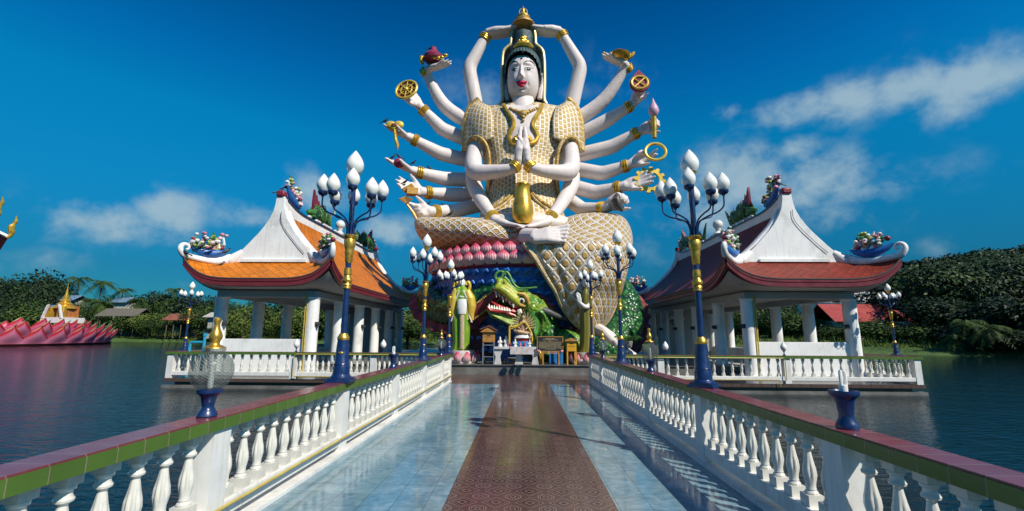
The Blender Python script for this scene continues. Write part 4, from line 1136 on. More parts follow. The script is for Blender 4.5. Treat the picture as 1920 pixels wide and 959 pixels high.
A['gear'] = arm([(1078, 352, RT - .4), (1118, 362, RT - 1.0), (1168, 350, RT - 1.9)], [.47, .44, .29], dict(tip=(1232, 330, RT - 2.7), n=(-.1, -1, .35), thumb=1, curl=(.12, .12, .12, .15), size=1.9))
A['shell'] = arm([(1062, 372, RT - .8), (1092, 393, RT - 1.6), (1137, 390, RT - 2.8)], [.44, .41, .28], dict(tip=(1172, 364, RT - 3.3), n=(.3, -1, -.3), thumb=1, curl=(.75, .8, .85, .9), size=1.8))
# raised pair meeting above the head
A['up_l'] = arm([(897, 222, RT - .4), (879, 128, RT - .6), (913, 64, RT - .7)], [.48, .44, .29], dict(tip=(984, 56, RT - .9), n=(-.05, -.1, 1), thumb=-1, curl=(.03, .03, .03, .05), size=2.45, thumb_out=.25, spread=.03))
A['up_r'] = arm([(1066, 222, RT - .4), (1089, 126, RT - .6), (1050, 60, RT - .7)], [.48, .44, .29], dict(tip=(978, 56, RT - .9), n=(.05, -.1, 1), thumb=1, curl=(.03, .03, .03, .05), size=2.35, thumb_out=.25, spread=.03))
# praying pair
A['pray_l'] = arm([(899, 262, 25.2), (890, 285, 24.9), (891, 321, 24.0), (930, 322, 23.3), (960, 316, 22.95), (972, 306, 23.0)], [.44, .47, .49, .38, .28, .25], dict(tip=(977.5, 243, 23.35), n=(1, -.1, 0), thumb=-1, curl=(0, 0, 0, 0), size=2.2, thumb_out=.12, spread=.01))
A['pray_r'] = arm([(1063, 262, 25.2), (1070, 285, 24.9), (1068, 321, 24.0), (1030, 322, 23.3), (1000, 316, 22.95), (988, 306, 23.0)], [.44, .47, .49, .38, .28, .25], dict(tip=(982.5, 243, 23.35), n=(-1, -.1, 0), thumb=1, curl=(0, 0, 0, 0), size=2.2, thumb_out=.12, spread=.01))
# lap pair under the vase
A['lap_l'] = arm([(886, 326, 25.4), (889, 348, 25.0), (903, 377, 23.9), (928, 413, 22.6)], [.42, .44, .38, .27], dict(tip=(986, 428, 21.9), n=(0, -.2, 1), thumb=-1, curl=(.05, .05, .05, .05), size=1.95, thumb_out=.3, spread=.03))
A['lap_r'] = arm([(1074, 326, 25.4), (1071, 348, 25.0), (1056, 377, 23.9), (1029, 414, 22.6)], [.42, .44, .38, .27], dict(tip=(972, 431, 21.7), n=(0, -.2, 1), thumb=1, curl=(.05, .05, .05, .05), size=1.95, thumb_out=.3, spread=.03))

# things held
def disc_obj(c, r, nrm, parts, parent, thick=.12):
    c = Vector(c); n = Vector(nrm).normalized(); x = n.orthogonal().normalized()
    z = Vector((0, 0, 1)); z = (z - n * z.dot(n)).normalized(); x = z.cross(n)
    return c, n, x, z
def ringtube(c, x, z, r, tr, n=28, flat=1.0, a0=0, a1=2 * PI, close=True):
    b = MB(); pts = [c + (x * math.cos(a0 + (a1 - a0) * i / n) + z * math.sin(a0 + (a1 - a0) * i / n)) * r for i in range(n if close else n + 1)]
    b.tube(pts, tr, 8, close=close); return b
HP = A['wheel'][0]
c, n, x, z = disc_obj(U(763, 170, RT - 2.0), .68, (-.2, -1, .25), None, ST)
b = MB(); b.lathe([(0.02, -.05), (.62, -.05), (.62, .05), (.02, .05)], 28, c=c, rot=Matrix((x, z, n)).transposed()); b.build('wheel_back', m_rust, HP)
b = MB()
for r_ in (.66, .36): b.tube([c + n * .08 + (x * math.cos(2 * PI * i / 28) + z * math.sin(2 * PI * i / 28)) * r_ for i in range(28)], .075 if r_ > .5 else .04, 8, close=True)
for k in range(8):
    a = k * PI / 4; b.tube([c + n * .1, c + n * .1 + (x * math.cos(a) + z * math.sin(a)) * .64], .035, 6)
b.ball(c + n * .08, .14, 12, 8); b.build('wheel', m_yel, HP)
HP = A['disc'][0]
c, n, x, z = disc_obj(U(1199, 157, RT - 1.9), .5, (-.1, -1, .2), None, ST)
b = MB(); pts2 = [(.60 * math.sin(a), .60 * math.cos(a)) for a in np.linspace(.75, 2 * PI - .75, 24)] + [(0, .98)]
vs = [c + x * p + z * q + n * -.07 for p, q in pts2] + [c + x * p + z * q + n * .07 for p, q in pts2]; k_ = len(pts2)
b.add(vs, [tuple(range(k_)), tuple(range(2 * k_ - 1, k_ - 1, -1))] + [(i, k_ + i, k_ + (i + 1) % k_, (i + 1) % k_) for i in range(k_)]); b.build('flame_disc', m_mauve, HP, smooth=False)
b = MB(); 
b.tube([c + n * .09 + (x * math.cos(2 * PI * i / 28) + z * math.sin(2 * PI * i / 28)) * .46 for i in range(28)], .07, 8, close=True)
for a in (PI / 4, 3 * PI / 4): b.tube([c + n * .1 - (x * math.cos(a) + z * math.sin(a)) * .46, c + n * .1 + (x * math.cos(a) + z * math.sin(a)) * .46], .05, 6)
b.build('wheel', m_yel, HP)
HP = A['heart'][0]
b = MB(); c = U(740, 235, RT - 2.1)
b.ball(c + Vector((-.24, 0, .02)), (.30, .12, .24), 14, 8); b.ball(c + Vector((.24, 0, .02)), (.30, .12, .24), 14, 8); b.ball(c + Vector((0, 0, -.16)), (.26, .12, .22), 14, 8)
b.build('heart_mirror', m_yel, HP)
b = MB(); b.ball(c + Vector((0, -.12, -.04)), (.17, .04, .12)); b.build('mirror_centre', m_rust, HP)
b = MB(); b.tube([c + Vector((.02, -.05, -.3)), U(742, 262, RT - 2.1), U(745, 272, RT - 2.1), U(745.5, 282, RT - 2.1)], [.08, .10, .11, .02], 8); b.build('handle', m_goldb, HP)
HP = A['apple'][0]
b = MB(); b.lathe([(.03, -.26), (.2, -.24), (.29, -.08), (.30, .06), (.22, .2), (.08, .23), (.02, .18)], 16, c=U(748, 306, RT - 2.2)); b.build('fruit', m_mauve, HP)
HP = A['box'][0]
b = MB(); c = U(773, 360, RT - 2.9); b.box(c, (.62, .5, .40), rz=.3); b.box(c + Vector((-.22, .05, .22)), (.62, .36, .24), rz=.5, rot=Matrix.Rotation(-.5, 3, 'Y')); b.build('box', vary('ochre_paint', (.55, .30, .06), .45, metal=.1), HP, smooth=False, bevel=.03)
HP = A['brush'][0]
b = MB(); b.tube([U(757, 375, RT - 3.8), U(775, 400, RT - 3.7), U(786, 421, RT - 3.9)], [.04, .09, .06], 8)
for k in range(10): b.tube([U(763, 382, RT - 3.8), U(749 + k * 2.6, 373 - 4 * math.sin(k * .35), RT - 3.9)], [.05, .04], 6)
b.build('whisk', vary('ochre_gold', (.55, .30, .08), .4, metal=.3), HP)
HP = A['lotus'][0]
b = MB(); c = U(813, 108, RT - 1.2); b.lathe([(.25, -.3), (.62, -.2), (.66, -.02), (.55, .12), (.42, .22), (.26, .34), (.20, .5), (.14, .66), (.02, .74)], 14, c=c, flute=lambda z: .10); b.build('lotus', m_mauve, HP)
b = MB()
for k in range(-2, 3): b.ball(c + Vector((.1 + .22 * k + .25, -.35, -.28 + .045 * k * k)), (.18, .12, .11), 10, 6)
b.tube([c + Vector((-.62, -.1, -.5)), c + Vector((-.75, -.1, -.28)), c + Vector((-.72, -.15, -.08)), c + Vector((-.62, -.15, -.02))], [.1, .15, .15, .08], 8)
b.build('gold_scroll', m_goldb, HP)
HP = A['bowl'][0]
b = MB(); c = U(1160, 106, RT - 1.2); b.lathe([(.2, -.34), (.5, -.28), (.66, -.1), (.72, .02), (.6, .02)], 18, c=c)
for s_ in (-1, 1): b.tube([c + Vector((s_ * .55, 0, -.1)), c + Vector((s_ * .8, 0, .05)), c + Vector((s_ * .95, 0, .25))], [.16, .13, .10], 8)
b.build('gold_bowl', m_goldb, HP)
b = MB(); b.ball(c + Vector((0, 0, .05)), (.48, .48, .36), 16, 10); b.build('fruit', m_mauve, HP)
HP = A['torch'][0]
b = MB(); b.tube([U(1227, 259, RT - 2.1), U(1227, 240, RT - 2.1), U(1226, 220, RT - 2.1)], [.13, .14, .15], 12); b.build('handle', m_goldb, HP)
b = MB(); b.lathe([(.1, 0), (.22, .1), (.31, .32), (.26, .55), (.12, .85), (.02, 1.15)], 14, c=U(1226, 219, RT - 2.1)); b.build('lotus_bud', m_lilac, HP)
HP = A['ring'][0]
c = U(1229, 285, RT - 2.5); n = Vector((-.1, -1, .25)).normalized(); z = (Vector((0, 0, 1)) - n * n.z).normalized(); x = z.cross(n)
b = MB(); b.tube([c + (x * math.cos(2 * PI * i / 32) + z * math.sin(2 * PI * i / 32)) * .56 for i in range(32)], .085, 8, close=True); b.build('gold_ring', m_yel, HP)
HP = A['gear'][0]
c = U(1218, 338, RT - 2.4); b = MB(); N = 48
out = []; inn = []
for i in range(N * 2):
    a = 2 * PI * i / (N * 2); rr = .86 if (i // 4) % 2 else .70; out.append(c + (x * math.cos(a) + z * math.sin(a)) * rr); inn.append(c + (x * math.cos(a) + z * math.sin(a)) * .52)
K = N * 2; vs = []
for off in (-.07, .07): vs += [p + n * off for p in out] + [p + n * off for p in inn]
fs = []
for i in range(K):
    j = (i + 1) % K
    fs += [(i, j, K + j, K + i), (2 * K + i, 3 * K + i, 3 * K + j, 2 * K + j), (i, 2 * K + i, 2 * K + j, j), (K + i, K + j, 3 * K + j, 3 * K + i)]
b.add(vs, fs); b.build('toothed_wheel', m_yel, HP, smooth=False)
HP = A['shell'][0]
b = MB(); b.tube([U(1158, 365, RT - 3.7), U(1155, 376, RT - 3.8), U(1160, 388, RT - 3.8), U(1167, 397, RT - 3.8)], [.12, .26, .2, .05], 10); b.build('dark_shell', vary('charcoal_paint', (.05, .05, .05), .5, bump=.5), HP)
# vase
b = MB(); c0 = U(980, 421, 22.1); c1 = U(980, 346, 22.1); H_ = c1.z - c0.z
b.lathe([(.34, 0), (.43, .05 * H_), (.52, .15 * H_), (.55, .30 * H_), (.51, .46 * H_), (.43, .62 * H_), (.37, .76 * H_), (.345, .87 * H_), (.36, .94 * H_), (.40, .975 * H_), (.39, H_), (.26, H_)], 28, c=c0)
b.build('vase', m_goldb, ST)

# ---------------------------------------------------------------- head
hc_top = U(981, 91, 24.8); hc_bot = U(981, 179, 24.7)
HZ = (hc_top.z + hc_bot.z) / 2; HH = (hc_top.z - hc_bot.z) / 2; HWD = 29.6 * 27.6 / FPX
HC = Vector((U(981, 145, 25.9).x, 25.9, HZ)); HD = 1.30
TURN = Matrix.Rotation(R(-5), 3, 'Z') @ Matrix.Rotation(R(4), 3, 'X')
def g(x, z, cx, cz, sx, sz): return math.exp(-((x - cx) / sx) ** 2 - ((z - cz) / sz) ** 2)
def face_pt(x, z, off=0):
    """x,z in -1..1 face units -> point on the front of the face"""
    rr = x * x / (1.0 if z > -.1 else (1 - .24 * ((-.1 - z) / .9) ** 1.8) ** 2)
    d = 1 - rr ** 1.25 * 1.0 - abs(z) ** 3.2
    y = max(0, d) ** .5
    r = HD * y
    # features (metres, positive = outwards)
    nose = .26 * g(x, z, 0, -.18, .12, .14) + .12 * g(x, z, 0, .04, .085, .24) + .14 * g(x, z, -.12, -.22, .07, .06) + .14 * g(x, z, .12, -.22, .07, .06)
    sock = -.09 * g(x, z, -.46, .19, .26, .12) - .09 * g(x, z, .46, .19, .26, .12)
    ball = .10 * g(x, z, -.46, .13, .24, .09) + .10 * g(x, z, .46, .13, .24, .09)
    brow = .06 * g(x, z, -.38, .34, .25, .06) + .06 * g(x, z, .38, .34, .25, .06)
    chk = .06 * g(x, z, -.5, -.2, .25, .25) + .06 * g(x, z, .5, -.2, .25, .25)
    lip = .07 * g(x, z, 0, -.44, .27, .06) + .08 * g(x, z, 0, -.555, .21, .06) - .03 * g(x, z, 0, -.50, .28, .022) - .06 * g(x, z, 0, -.66, .18, .05) - .05 * g(x, z, .41, -.48, .06, .08) - .05 * g(x, z, -.41, -.48, .06, .08)
    chin = .12 * g(x, z, 0, -.80, .24, .14)
    phil = -.03 * g(x, z, 0, -.36, .04, .05)
    p = Vector((x * HWD, -(r + nose + sock + ball + brow + chk + lip + chin + phil + off), z * HH))
    return HC + TURN @ p
b = MB()
def headf(u, v):
    # u across 0..1 (-1..1) front
    z = -1 + 2 * v
    zz = math.sin(z * PI / 2)
    lim = 1.0 if zz > -.1 else 1 - .24 * ((-.1 - zz) / .9) ** 1.8
    lim *= max(0, 1 - abs(zz) ** 3.2) ** .4
    x = lim * math.sin((u * 2 - 1) * PI / 2)
    return face_pt(x, zz)
b.grid(headf, 110, 130)
# back of the skull
def backf(u, v):
    z = math.sin((-1 + 2 * v) * PI / 2); lim = 1.0 if z > -.1 else 1 - .24 * ((-.1 - z) / .9) ** 1.8
    lim *= max(0, 1 - abs(z) ** 3.2) ** .4
    a = PI * u; return HC + TURN @ Vector((math.cos(a) * lim * HWD, math.sin(a) * 1.0 * lim, z * HH))
b.grid(backf, 20, 30)
head = b.build('head', m_skin, ST, smooth=180)
# ears with long lobes
for s_ in (-1, 1):
    b = MB(); e = HC + TURN @ Vector((s_ * (HWD - .02), .15, 0))
    path = smooth_path([e + Vector((s_ * .05, -.05, .48)), e + Vector((s_ * .22, 0, .50)), e + Vector((s_ * .27, 0, .2)), e + Vector((s_ * .20, -.05, -.25)), e + Vector((s_ * .12, -.1, -.75)), e + Vector((s_ * .06, -.1, -1.15))], 4)
    b.tube(path, [.10] * 8 + [.12] * 6 + [.15] * 7, 8); b.ball(e + Vector((s_ * .08, 0, .1)), (.12, .2, .4), 10, 8); b.build('ear', m_skin, head)
def fpatch(L_, R_, name, m, off=.012, n=12, sub=8):
    Ls = smooth_path(L_, sub); Rs = smooth_path(R_, sub); b = MB(); N_ = len(Ls) - 1
    b.grid(lambda u, v: face_pt(*[lerp(Ls[int(round(v * N_))][k], Rs[int(round(v * N_))][k], u) for k in (0, 1)], off), n, N_)
    return b.build(name, m, head)
# lips: lower edge list, upper edge list along x
xs = [-.36, -.25, -.12, 0, .12, .25, .36]
fpatch(list(zip(xs, [-.40, -.51, -.585, -.605, -.585, -.51, -.40])), list(zip(xs, [-.385, -.375, -.36, -.395, -.36, -.375, -.385])), 'lips', m_lips, .03, 18, 12)
m_eyew = vary('eye_white_paint', (.72, .76, .74), .3, amt=.04, bump=0)
for s_ in (-1, 1):
    ex = [s_ * q for q in (.20, .29, .40, .52, .64, .74)]
    fpatch(list(zip(ex, [.10, .06, .05, .065, .12, .20])), list(zip(ex, [.115, .135, .15, .165, .19, .225])), 'eye', m_eyew, .010)
    fpatch(list(zip([s_ * q for q in (.36, .43, .50, .57)], [.065, .052, .056, .078])), list(zip([s_ * q for q in (.36, .43, .50, .57)], [.145, .158, .168, .175])), 'iris', m_ink, .020)
    fpatch(list(zip(ex, [.110, .130, .145, .158, .185, .215])), list(zip(ex, [.125, .158, .178, .192, .212, .235])), 'upper_lid', m_ink, .025)
    bx = [s_ * q for q in (.14, .24, .38, .54, .70, .82)]
    fpatch(list(zip(bx, [.27, .37, .425, .445, .42, .35])), list(zip(bx, [.305, .415, .485, .51, .48, .39])), 'eyebrow', m_ink, .014)
b = MB(); b.ball(face_pt(0, .56, .0), .07, 12, 8); b.build('forehead_dot', m_ink, head)
# neck
b = MB(); b.tube([U(981, 160, 26.0), U(981, 180, 25.9), U(981, 196, 25.7), U(981, 214, 25.7)], [.62, .62, .68, .85], 24); b.build('neck', m_skin, ST)
# hair: wavy cap
b = MB()
def hair(u, v):
    a = -PI * .62 + 2 * PI * .62 * u + PI   # sweeps round the back, open at the face
    a = lerp(-PI * .5, PI * 1.5, u)
    # ring heights: front hairline .66, sides down to .1
    fr = (1 - math.sin(a + PI)) / 2 if False else .5 * (1 - math.sin(a))      # 1 at the front
    zlow = lerp(-.15, .80, max(0, (fr - .55) / .45) ** .55)
    z = lerp(zlow, 1.24, v ** .8)
    rad = max(0, 1 - (max(0, z - .35) / .9) ** 2.8) ** .5
    wv = 1 + .025 * math.sin(a * 34) * (1 - v * .5)
    return HC + TURN @ Vector((math.cos(a) * (HWD * 1.16) * rad * wv, math.sin(a) * (HD * 1.12) * rad * wv, z * HH + .05))
b.grid(hair, 140, 22); b.build('hair', m_hair, head, smooth=180)
tz = U(981, 88, 25.6)
b = MB(); b.lathe([(.45, -.3), (.62, .1), (.66, .35), (.62, .7), (.66, 1.0), (.62, 1.25), (.2, 1.4)], 22, c=(tz.x, 26.1, tz.z - .1), flute=lambda z: .08); b.build('topknot', m_hair, head)
b = MB()
fr_t = 25.0
b.tube([U(965, 89, fr_t + .25), U(973, 85, fr_t), U(981, 83, fr_t - .05), U(990, 85, fr_t), U(998, 89, fr_t + .25)], [.12, .2, .2, .2, .12], 8)
r = random.Random(3)
for k in range(46):
    u_ = r.uniform(-1, 1); v_ = r.random(); 
    if abs(u_) > 1.05 - v_ * .9: continue
    b.ball(U(981 + u_ * 13, 86 - v_ * 16, fr_t + .05 + .2 * abs(u_)), r.uniform(.10, .17), 8, 6)
b.build('crown_ornament', m_goldb, head)
# hood: half shell behind the head
HOOD = [(61, 21), (72, 22.5), (84, 23), (89, 24), (93, 29), (97, 34), (102, 37), (108, 38.5), (120, 39.5), (140, 40), (165, 40), (185, 39), (194, 40), (200, 44)]
def hood(u, v, ex=0):
    k = v * (len(HOOD) - 1); i = min(int(k), len(HOOD) - 2); f = k - i
    py = lerp(HOOD[i][0], HOOD[i + 1][0], f); hw = lerp(HOOD[i][1], HOOD[i + 1][1], f)
    c_ = U(981, py, 26.2); w_ = U(981 + hw, py, 26.2).x - c_.x + ex
    a = lerp(-.06 * PI, 1.06 * PI, u)
    return Vector((c_.x + w_ * math.cos(a), 26.15 + (1.35 + ex) * math.sin(a), c_.z))
b = MB(); b.grid(lambda u, v: hood(u, v), 28, 33); hd = b.build('hood', m_hood, ST); q = hd.modifiers.new('t', 'SOLIDIFY'); q.thickness = .10
for u_ in (0, 1):
    b = MB(); b.tube([hood(u_, v / 30) for v in range(31)], .085, 8); b.build('hood_trim', vary('pale_gold_trim', (.66, .55, .24), .4, metal=.2) if u_ == 0 else bpy.data.materials['pale_gold_trim'], hd)
# small golden seated figure on the raised hands
b = MB(); c = U(981, 57, RT - 1.0); top = U(981, 12, RT - 1.0); H_ = top.z - c.z
b.lathe([(.38, 0), (.42, .04 * H_), (.62, .06 * H_), (.78, .14 * H_), (.76, .19 * H_), (.60, .24 * H_), (.62, .30 * H_), (.5, .38 * H_), (.44, .44 * H_), (.46, .48 * H_), (.34, .52 * H_)], 24, c=c, flute=lambda z: .08)
cr = b.build('lotus_pedestal', m_goldd, ST)
b = MB(); z = lambda k: c + Vector((0, 0, k * H_))
b.ball(z(.55), (.44, .34, .12), 14, 8); b.ball(z(.64), (.22, .16, .20), 12, 8); b.ball(z(.71), (.15, .13, .10)); b.tube([z(.70), z(.745)], .08, 8); b.ball(z(.80), (.12, .12, .15), 12, 8); b.lathe([(.10, 0), (.08, .08), (.03, .16), (.01, .24)], 10, c=z(.86))
for s_ in (-1, 1): b.tube([z(.70) + Vector((s_ * .15, 0, 0)), z(.63) + Vector((s_ * .25, -.03, 0)), z(.575) + Vector((s_ * .08, -.22, 0))], [.06, .055, .05], 8)
b.organic('seated_figure', m_goldb, cr, voxel=.025, smooth=2)
b = MB(); b.tube([z(.80) + Vector((math.cos(2 * PI * i / 24) * .25, .08, math.sin(2 * PI * i / 24) * .25)) for i in range(24)], .03, 6, close=True); b.build('halo', vary('halo_gold', (.6, .5, .25), .4), cr)
b = MB(); b.tube([z(.93), z(1.02)], .015, 6); b.build('spike', m_goldd, cr)

# ---------------------------------------------------------------- legs and the hanging robe
def px_loft(rows, name, m, parent, n=48, sub=4, uvs=2.6, vert=True, flute=None, sq=.8):
    """rows: (py, xl, xr, t axis, half depth); a closed upright body"""
    q = smooth_path(rows, sub); b = MB(); N_ = len(q) - 1
    L_ = [0]
    for k in range(N_): 
        a_ = U((q[k][1] + q[k][2]) / 2, q[k][0], q[k][3]); c_ = U((q[k + 1][1] + q[k + 1][2]) / 2, q[k + 1][0], q[k + 1][3]); L_.append(L_[-1] + (a_ - c_).length)
    def fn(u, v):
        k = int(round(v * N_)); py, xl, xr, tt, hd = q[k]; a = -PI + 2 * PI * u
        c_ = U((xl + xr) / 2, py, tt); w_ = U(xr, py, tt).x - c_.x; c_.z = U((xl + xr) / 2, py, tt - hd * .6).z
        sa, ca = math.sin(a), math.cos(a); sx = math.copysign(abs(sa) ** sq, sa); cy = math.copysign(abs(ca) ** sq, ca)
        fo = flute(a, v) if flute else 0
        return (Vector((c_.x + w_ * sx, tt - (hd + fo) * cy, c_.z)), (a * uvs, L_[k]))
    b.grid(fn, n, N_, flip=True); return b.build(name, m, parent, smooth=180)
# folded leg lying across, built along x
def cross_leg():
    rows = [(784, 424, 4), (788, 424, 15), (796, 427, 22), (812, 430, 26), (840, 432, 28), (880, 433, 29.5), (920, 436, 28), (955, 441, 24), (985, 447, 17), (994, 448, 12)]
    q = smooth_path(rows, 4); b = MB(); N_ = len(q) - 1
    def fn(u, v):
        px, py, hh = q[int(round(v * N_))]; a = -PI + 2 * PI * u
        tt = lerp(24.6, 23.0, min(1, max(0, (px - 784) / 210)))
        c_ = U(px, py, tt); h_ = max(.05, abs(U(px, py - hh, tt - 1.6).z - U(px, py, tt - 1.6).z)); c_.z = U(px, py + 1, tt - 1.3 * min(1, h_)).z; dp = max(.1, 2.2 * (h_ / .95) ** .6)
        dp *= lerp(1, .55, max(0, (px - 900) / 94))
        p = Vector((c_.x, tt - dp * math.copysign(abs(math.cos(a)) ** .8, math.cos(a)), c_.z + h_ * math.copysign(abs(math.sin(a)) ** .85, math.sin(a))))
        return (p, ((c_.x + 6), a * 1.55))
    b.grid(fn, 44, N_); return b.build('folded_leg', m_net, ST, smooth=180)
fl_ = cross_leg()
px_loft([(400, 1096, 1148, 24.9, .4), (404, 1066, 1163, 24.7, 1.2), (412, 1044, 1173, 24.4, 1.6), (428, 1030, 1180, 24.0, 1.9), (446, 1012, 1182, 23.2, 2.2), (462, 1000, 1181, 22.4, 2.15), (480, 1012, 1178, 22.1, 1.9), (505, 1026, 1174, 21.9, 1.65), (530, 1036, 1168, 21.8, 1.5), (555, 1048, 1160, 22.0, 1.35), (580, 1057, 1150, 22.0, 1.2), (600, 1072, 1141, 22.0, 1.0), (614, 1088, 1130, 22.0, .8), (618, 1100, 1122, 22.0, .6)],
        'hanging_robe', m_net, ST, n=80, flute=lambda a, v: .10 * math.sin(a * 7 + 3 * v) * v)
# lap between the knees
b = MB(); b.ball(U(981, 436, 25.0), (3.4, 2.9, .95), 40, 20); lp_ = b.build('lap', m_net, ST)
# front fall of the robe over the petals
HEM = smooth_path([(984, 458, 20.55), (994, 470, 20.45), (1004, 484, 20.45), (1015, 502, 20.5), (1029, 524, 20.6), (1044, 548, 20.7), (1054, 572, 20.9), (1068, 594, 21.1), (1088, 614, 21.3)], 4)
b = MB(); N_ = len(HEM) - 1
def fall(u, v):
    x, y, t_ = HEM[int(round(v * N_))]; xr = lerp(1118, 1108, v); p = U(lerp(x, xr, u), y - 4 * u, t_ - .32 * math.sin(PI * u * .6) + .05 * math.sin(u * 22 + v * 3) * (1 - u)); return (p, (p.x, p.z * 1.0))
b.grid(fall, 30, N_); fo_ = b.build('robe_fall', m_net, ST, smooth=180); k = fo_.modifiers.new('t', 'SOLIDIFY'); k.thickness = .12
# hem of the hanging robe
q = [U(*h_) for h_ in HEM]
b = MB(); b.tube(q, .14, 8, flat=1.4); b.build('hem_trim', vary('cream_gold_hem', (.62, .47, .25), .45, metal=.1, amt=.4, scale=4, bump=.8, bdist=.06), ST)
q = smooth_path([(*U(x, y, t_),) for x, y, t_ in ((1174, 500, 22.0), (1165, 540, 21.9), (1153, 575, 21.8), (1139, 602, 21.7), (1120, 618, 21.6))], 4)
b = MB(); b.tube(q, .09, 8); b.build('hem_trim', bpy.data.materials['cream_gold_hem'], ST)
# feet
def foot(base, heel, toe_dir, up, size, name, wid=.36, side=1):
    """foot built from heel towards the toes"""
    b = MB(); h = Vector(heel); d = Vector(toe_dir).normalized(); u_ = Vector(up); u_ = (u_ - d * u_.dot(d)).normalized(); s = d.cross(u_) * side; L = size
    for p in base: b.tube([Vector(p[0]), Vector(p[1])], [p[2], p[3]], 14)
    b.ball(h, L * .15, 14, 10)
    for k in range(5):
        o_ = (k - 2) * .085 * L
        tl = (.98, .96, .93, .89, .84)[k] * L
        b.tube([h + s * o_ * .5, h + d * L * .4 + s * o_ * .95 + u_ * L * .05, h + d * L * .70 + s * o_ * 1.3], [L * .14, L * .105, L * .075], 10)
        rr = L * (.060 if k else .075)
        b.tube([h + d * L * .70 + s * o_ * 1.3, h + d * (tl - .08 * L) + s * o_ * 1.45 + u_ * L * .02, h + d * tl + s * o_ * 1.5], [rr, rr * .72, rr * .9], 10); b.ball(h + d * tl + s * o_ * 1.5, rr * 1.02, 10, 8)
    return b.organic(name, m_skin, ST, voxel=.035, smooth=2)
foot([(U(985, 445, 21.2), U(1008, 445, 20.4), .44, .40)], U(1001, 446, 20.3), (1, -.10, .10), (.0, -1, .45), 1.62, 'foot', side=1)
hf = U(1112, 600, 21.9)
foot([(U(1114, 585, 22.1), hf, .70, .62)], hf + Vector((-.05, 0, -.3)), Vector(U(1160, 634, 20.9)) - hf, (0.5, 0, 1), 2.3, 'foot', side=1)

# ---------------------------------------------------------------- pedestal
m_petal = NT('lotus_petal_paint'); sep = m_petal.n('ShaderNodeSeparateXYZ'); m_petal.l(m_petal.coord('UV'), sep.inputs[0])
n_ = m_petal.noise(m_petal.coord(), 4, 5, .7)
cc = m_petal.ramp(m_petal.math('ADD', sep.outputs[1], m_petal.math('MULTIPLY', n_, .25)), [(.3, (.72, .58, .52)), (.66, (.70, .34, .36)), (.95, (.66, .06, .14))])
vein = m_petal.math('SINE', m_petal.math('MULTIPLY', sep.outputs[0], 38)); cc = m_petal.mix(m_petal.ramp(vein, [(.55, 0), (1, .35)]), cc, (.35, .10, .10))
m_petal.bump(vein, .3, .03); m_petal = m_petal.fin(cc, .42, 0, .4)
def petal_mesh(w, h, depth, m=None):
    b = MB()
    def fn(u, v):
        x = (u * 2 - 1); ww = w * (math.sin(PI * min(1, .18 + v * .82)) ** .75) * (1 if v < .999 else .02)
        bulge = depth * math.sin(PI * min(1, v * .9 + .08)) * (1 - .55 * x * x)
        return (Vector((x * ww, -bulge - (.12 * depth if v > .9 else 0), v * h)), (u, v))
    b.grid(fn, 12, 14); me = b.mesh(m=m or m_petal, smooth=180); return me
pm1 = petal_mesh(.35, .68, .26); pm2 = petal_mesh(.35, .66, .24)
PC = Vector((0, 26, 0)); PR = 4.95
z_low = U(981, 496, 21.0).z
b = MB(); b.lathe([(PR - .1, z_low - .15), (PR + .12, z_low), (PR + .05, z_low + .4), (PR - .2, z_low + .9), (1, z_low + 1.1)], 64, c=(0, 26, 0)); ls = b.build('lotus_seat', vary('seat_maroon', (.30, .05, .07), .5), ST)
for row, (pm_, rr, zz, n, off) in enumerate(((pm1, PR + .12, z_low + .03, 54, 0), (pm2, PR - .02, z_low + .47, 54, .5))):
    for k in range(n):
        a = 2 * PI * (k + off) / n
        if math.sin(a) > .55: continue
        p = link('petal', pm_, ls); p.location = (rr * math.cos(a), rr * math.sin(a), zz - PZ); p.rotation_euler = (R(6), 0, a + PI / 2)
m_wave = NT('painted_wave_blue'); n_ = m_wave.noise(m_wave.coord(), 1.5, 5, .7)
m_wave.bump(m_wave.noise(m_wave.coord(), 6, 4), .5, .05)
m_wave = m_wave.fin(m_wave.ramp(n_, [(.3, (.010, .09, .34)), (.5, (.02, .17, .55)), (.72, (.09, .36, .74))]), .38)
b = MB()
zt0 = z_low - .1
b.lathe([(4.3, PZ), (4.4, 1.5), (4.6, 3.0), (4.85, zt0 - .3), (4.9, zt0)], 64, c=(0, 26, 0)); wd = b.build('wave_drum', m_wave, ST)
# rows of curling wave crests
b = MB(); r = random.Random(5)
for row in range(9):
    zz = zt0 - .28 - row * .52; rr = interp([(PZ, 4.3), (1.5, 4.4), (3.0, 4.6), (zt0, 4.88)], zz) + .05
    n = 62
    for k in range(n):
        a = 2 * PI * (k + .5 * (row % 2)) / n
        if math.sin(a) > .3: continue
        c_ = Vector((rr * math.cos(a), 26 + rr * math.sin(a), zz)); tn = Vector((-math.sin(a), math.cos(a), 0)); o_ = Vector((math.cos(a), math.sin(a), 0))
        b.tube([c_ - tn * .2, c_ + o_ * .14 + Vector((0, 0, .10)) - tn * .05, c_ + o_ * .2 + Vector((0, 0, .16)) + tn * .10, c_ + o_ * .24 + Vector((0, 0, .04)) + tn * .20], [.12, .12, .08, .03], 6)
b.build('wave_crests', m_wave, wd)
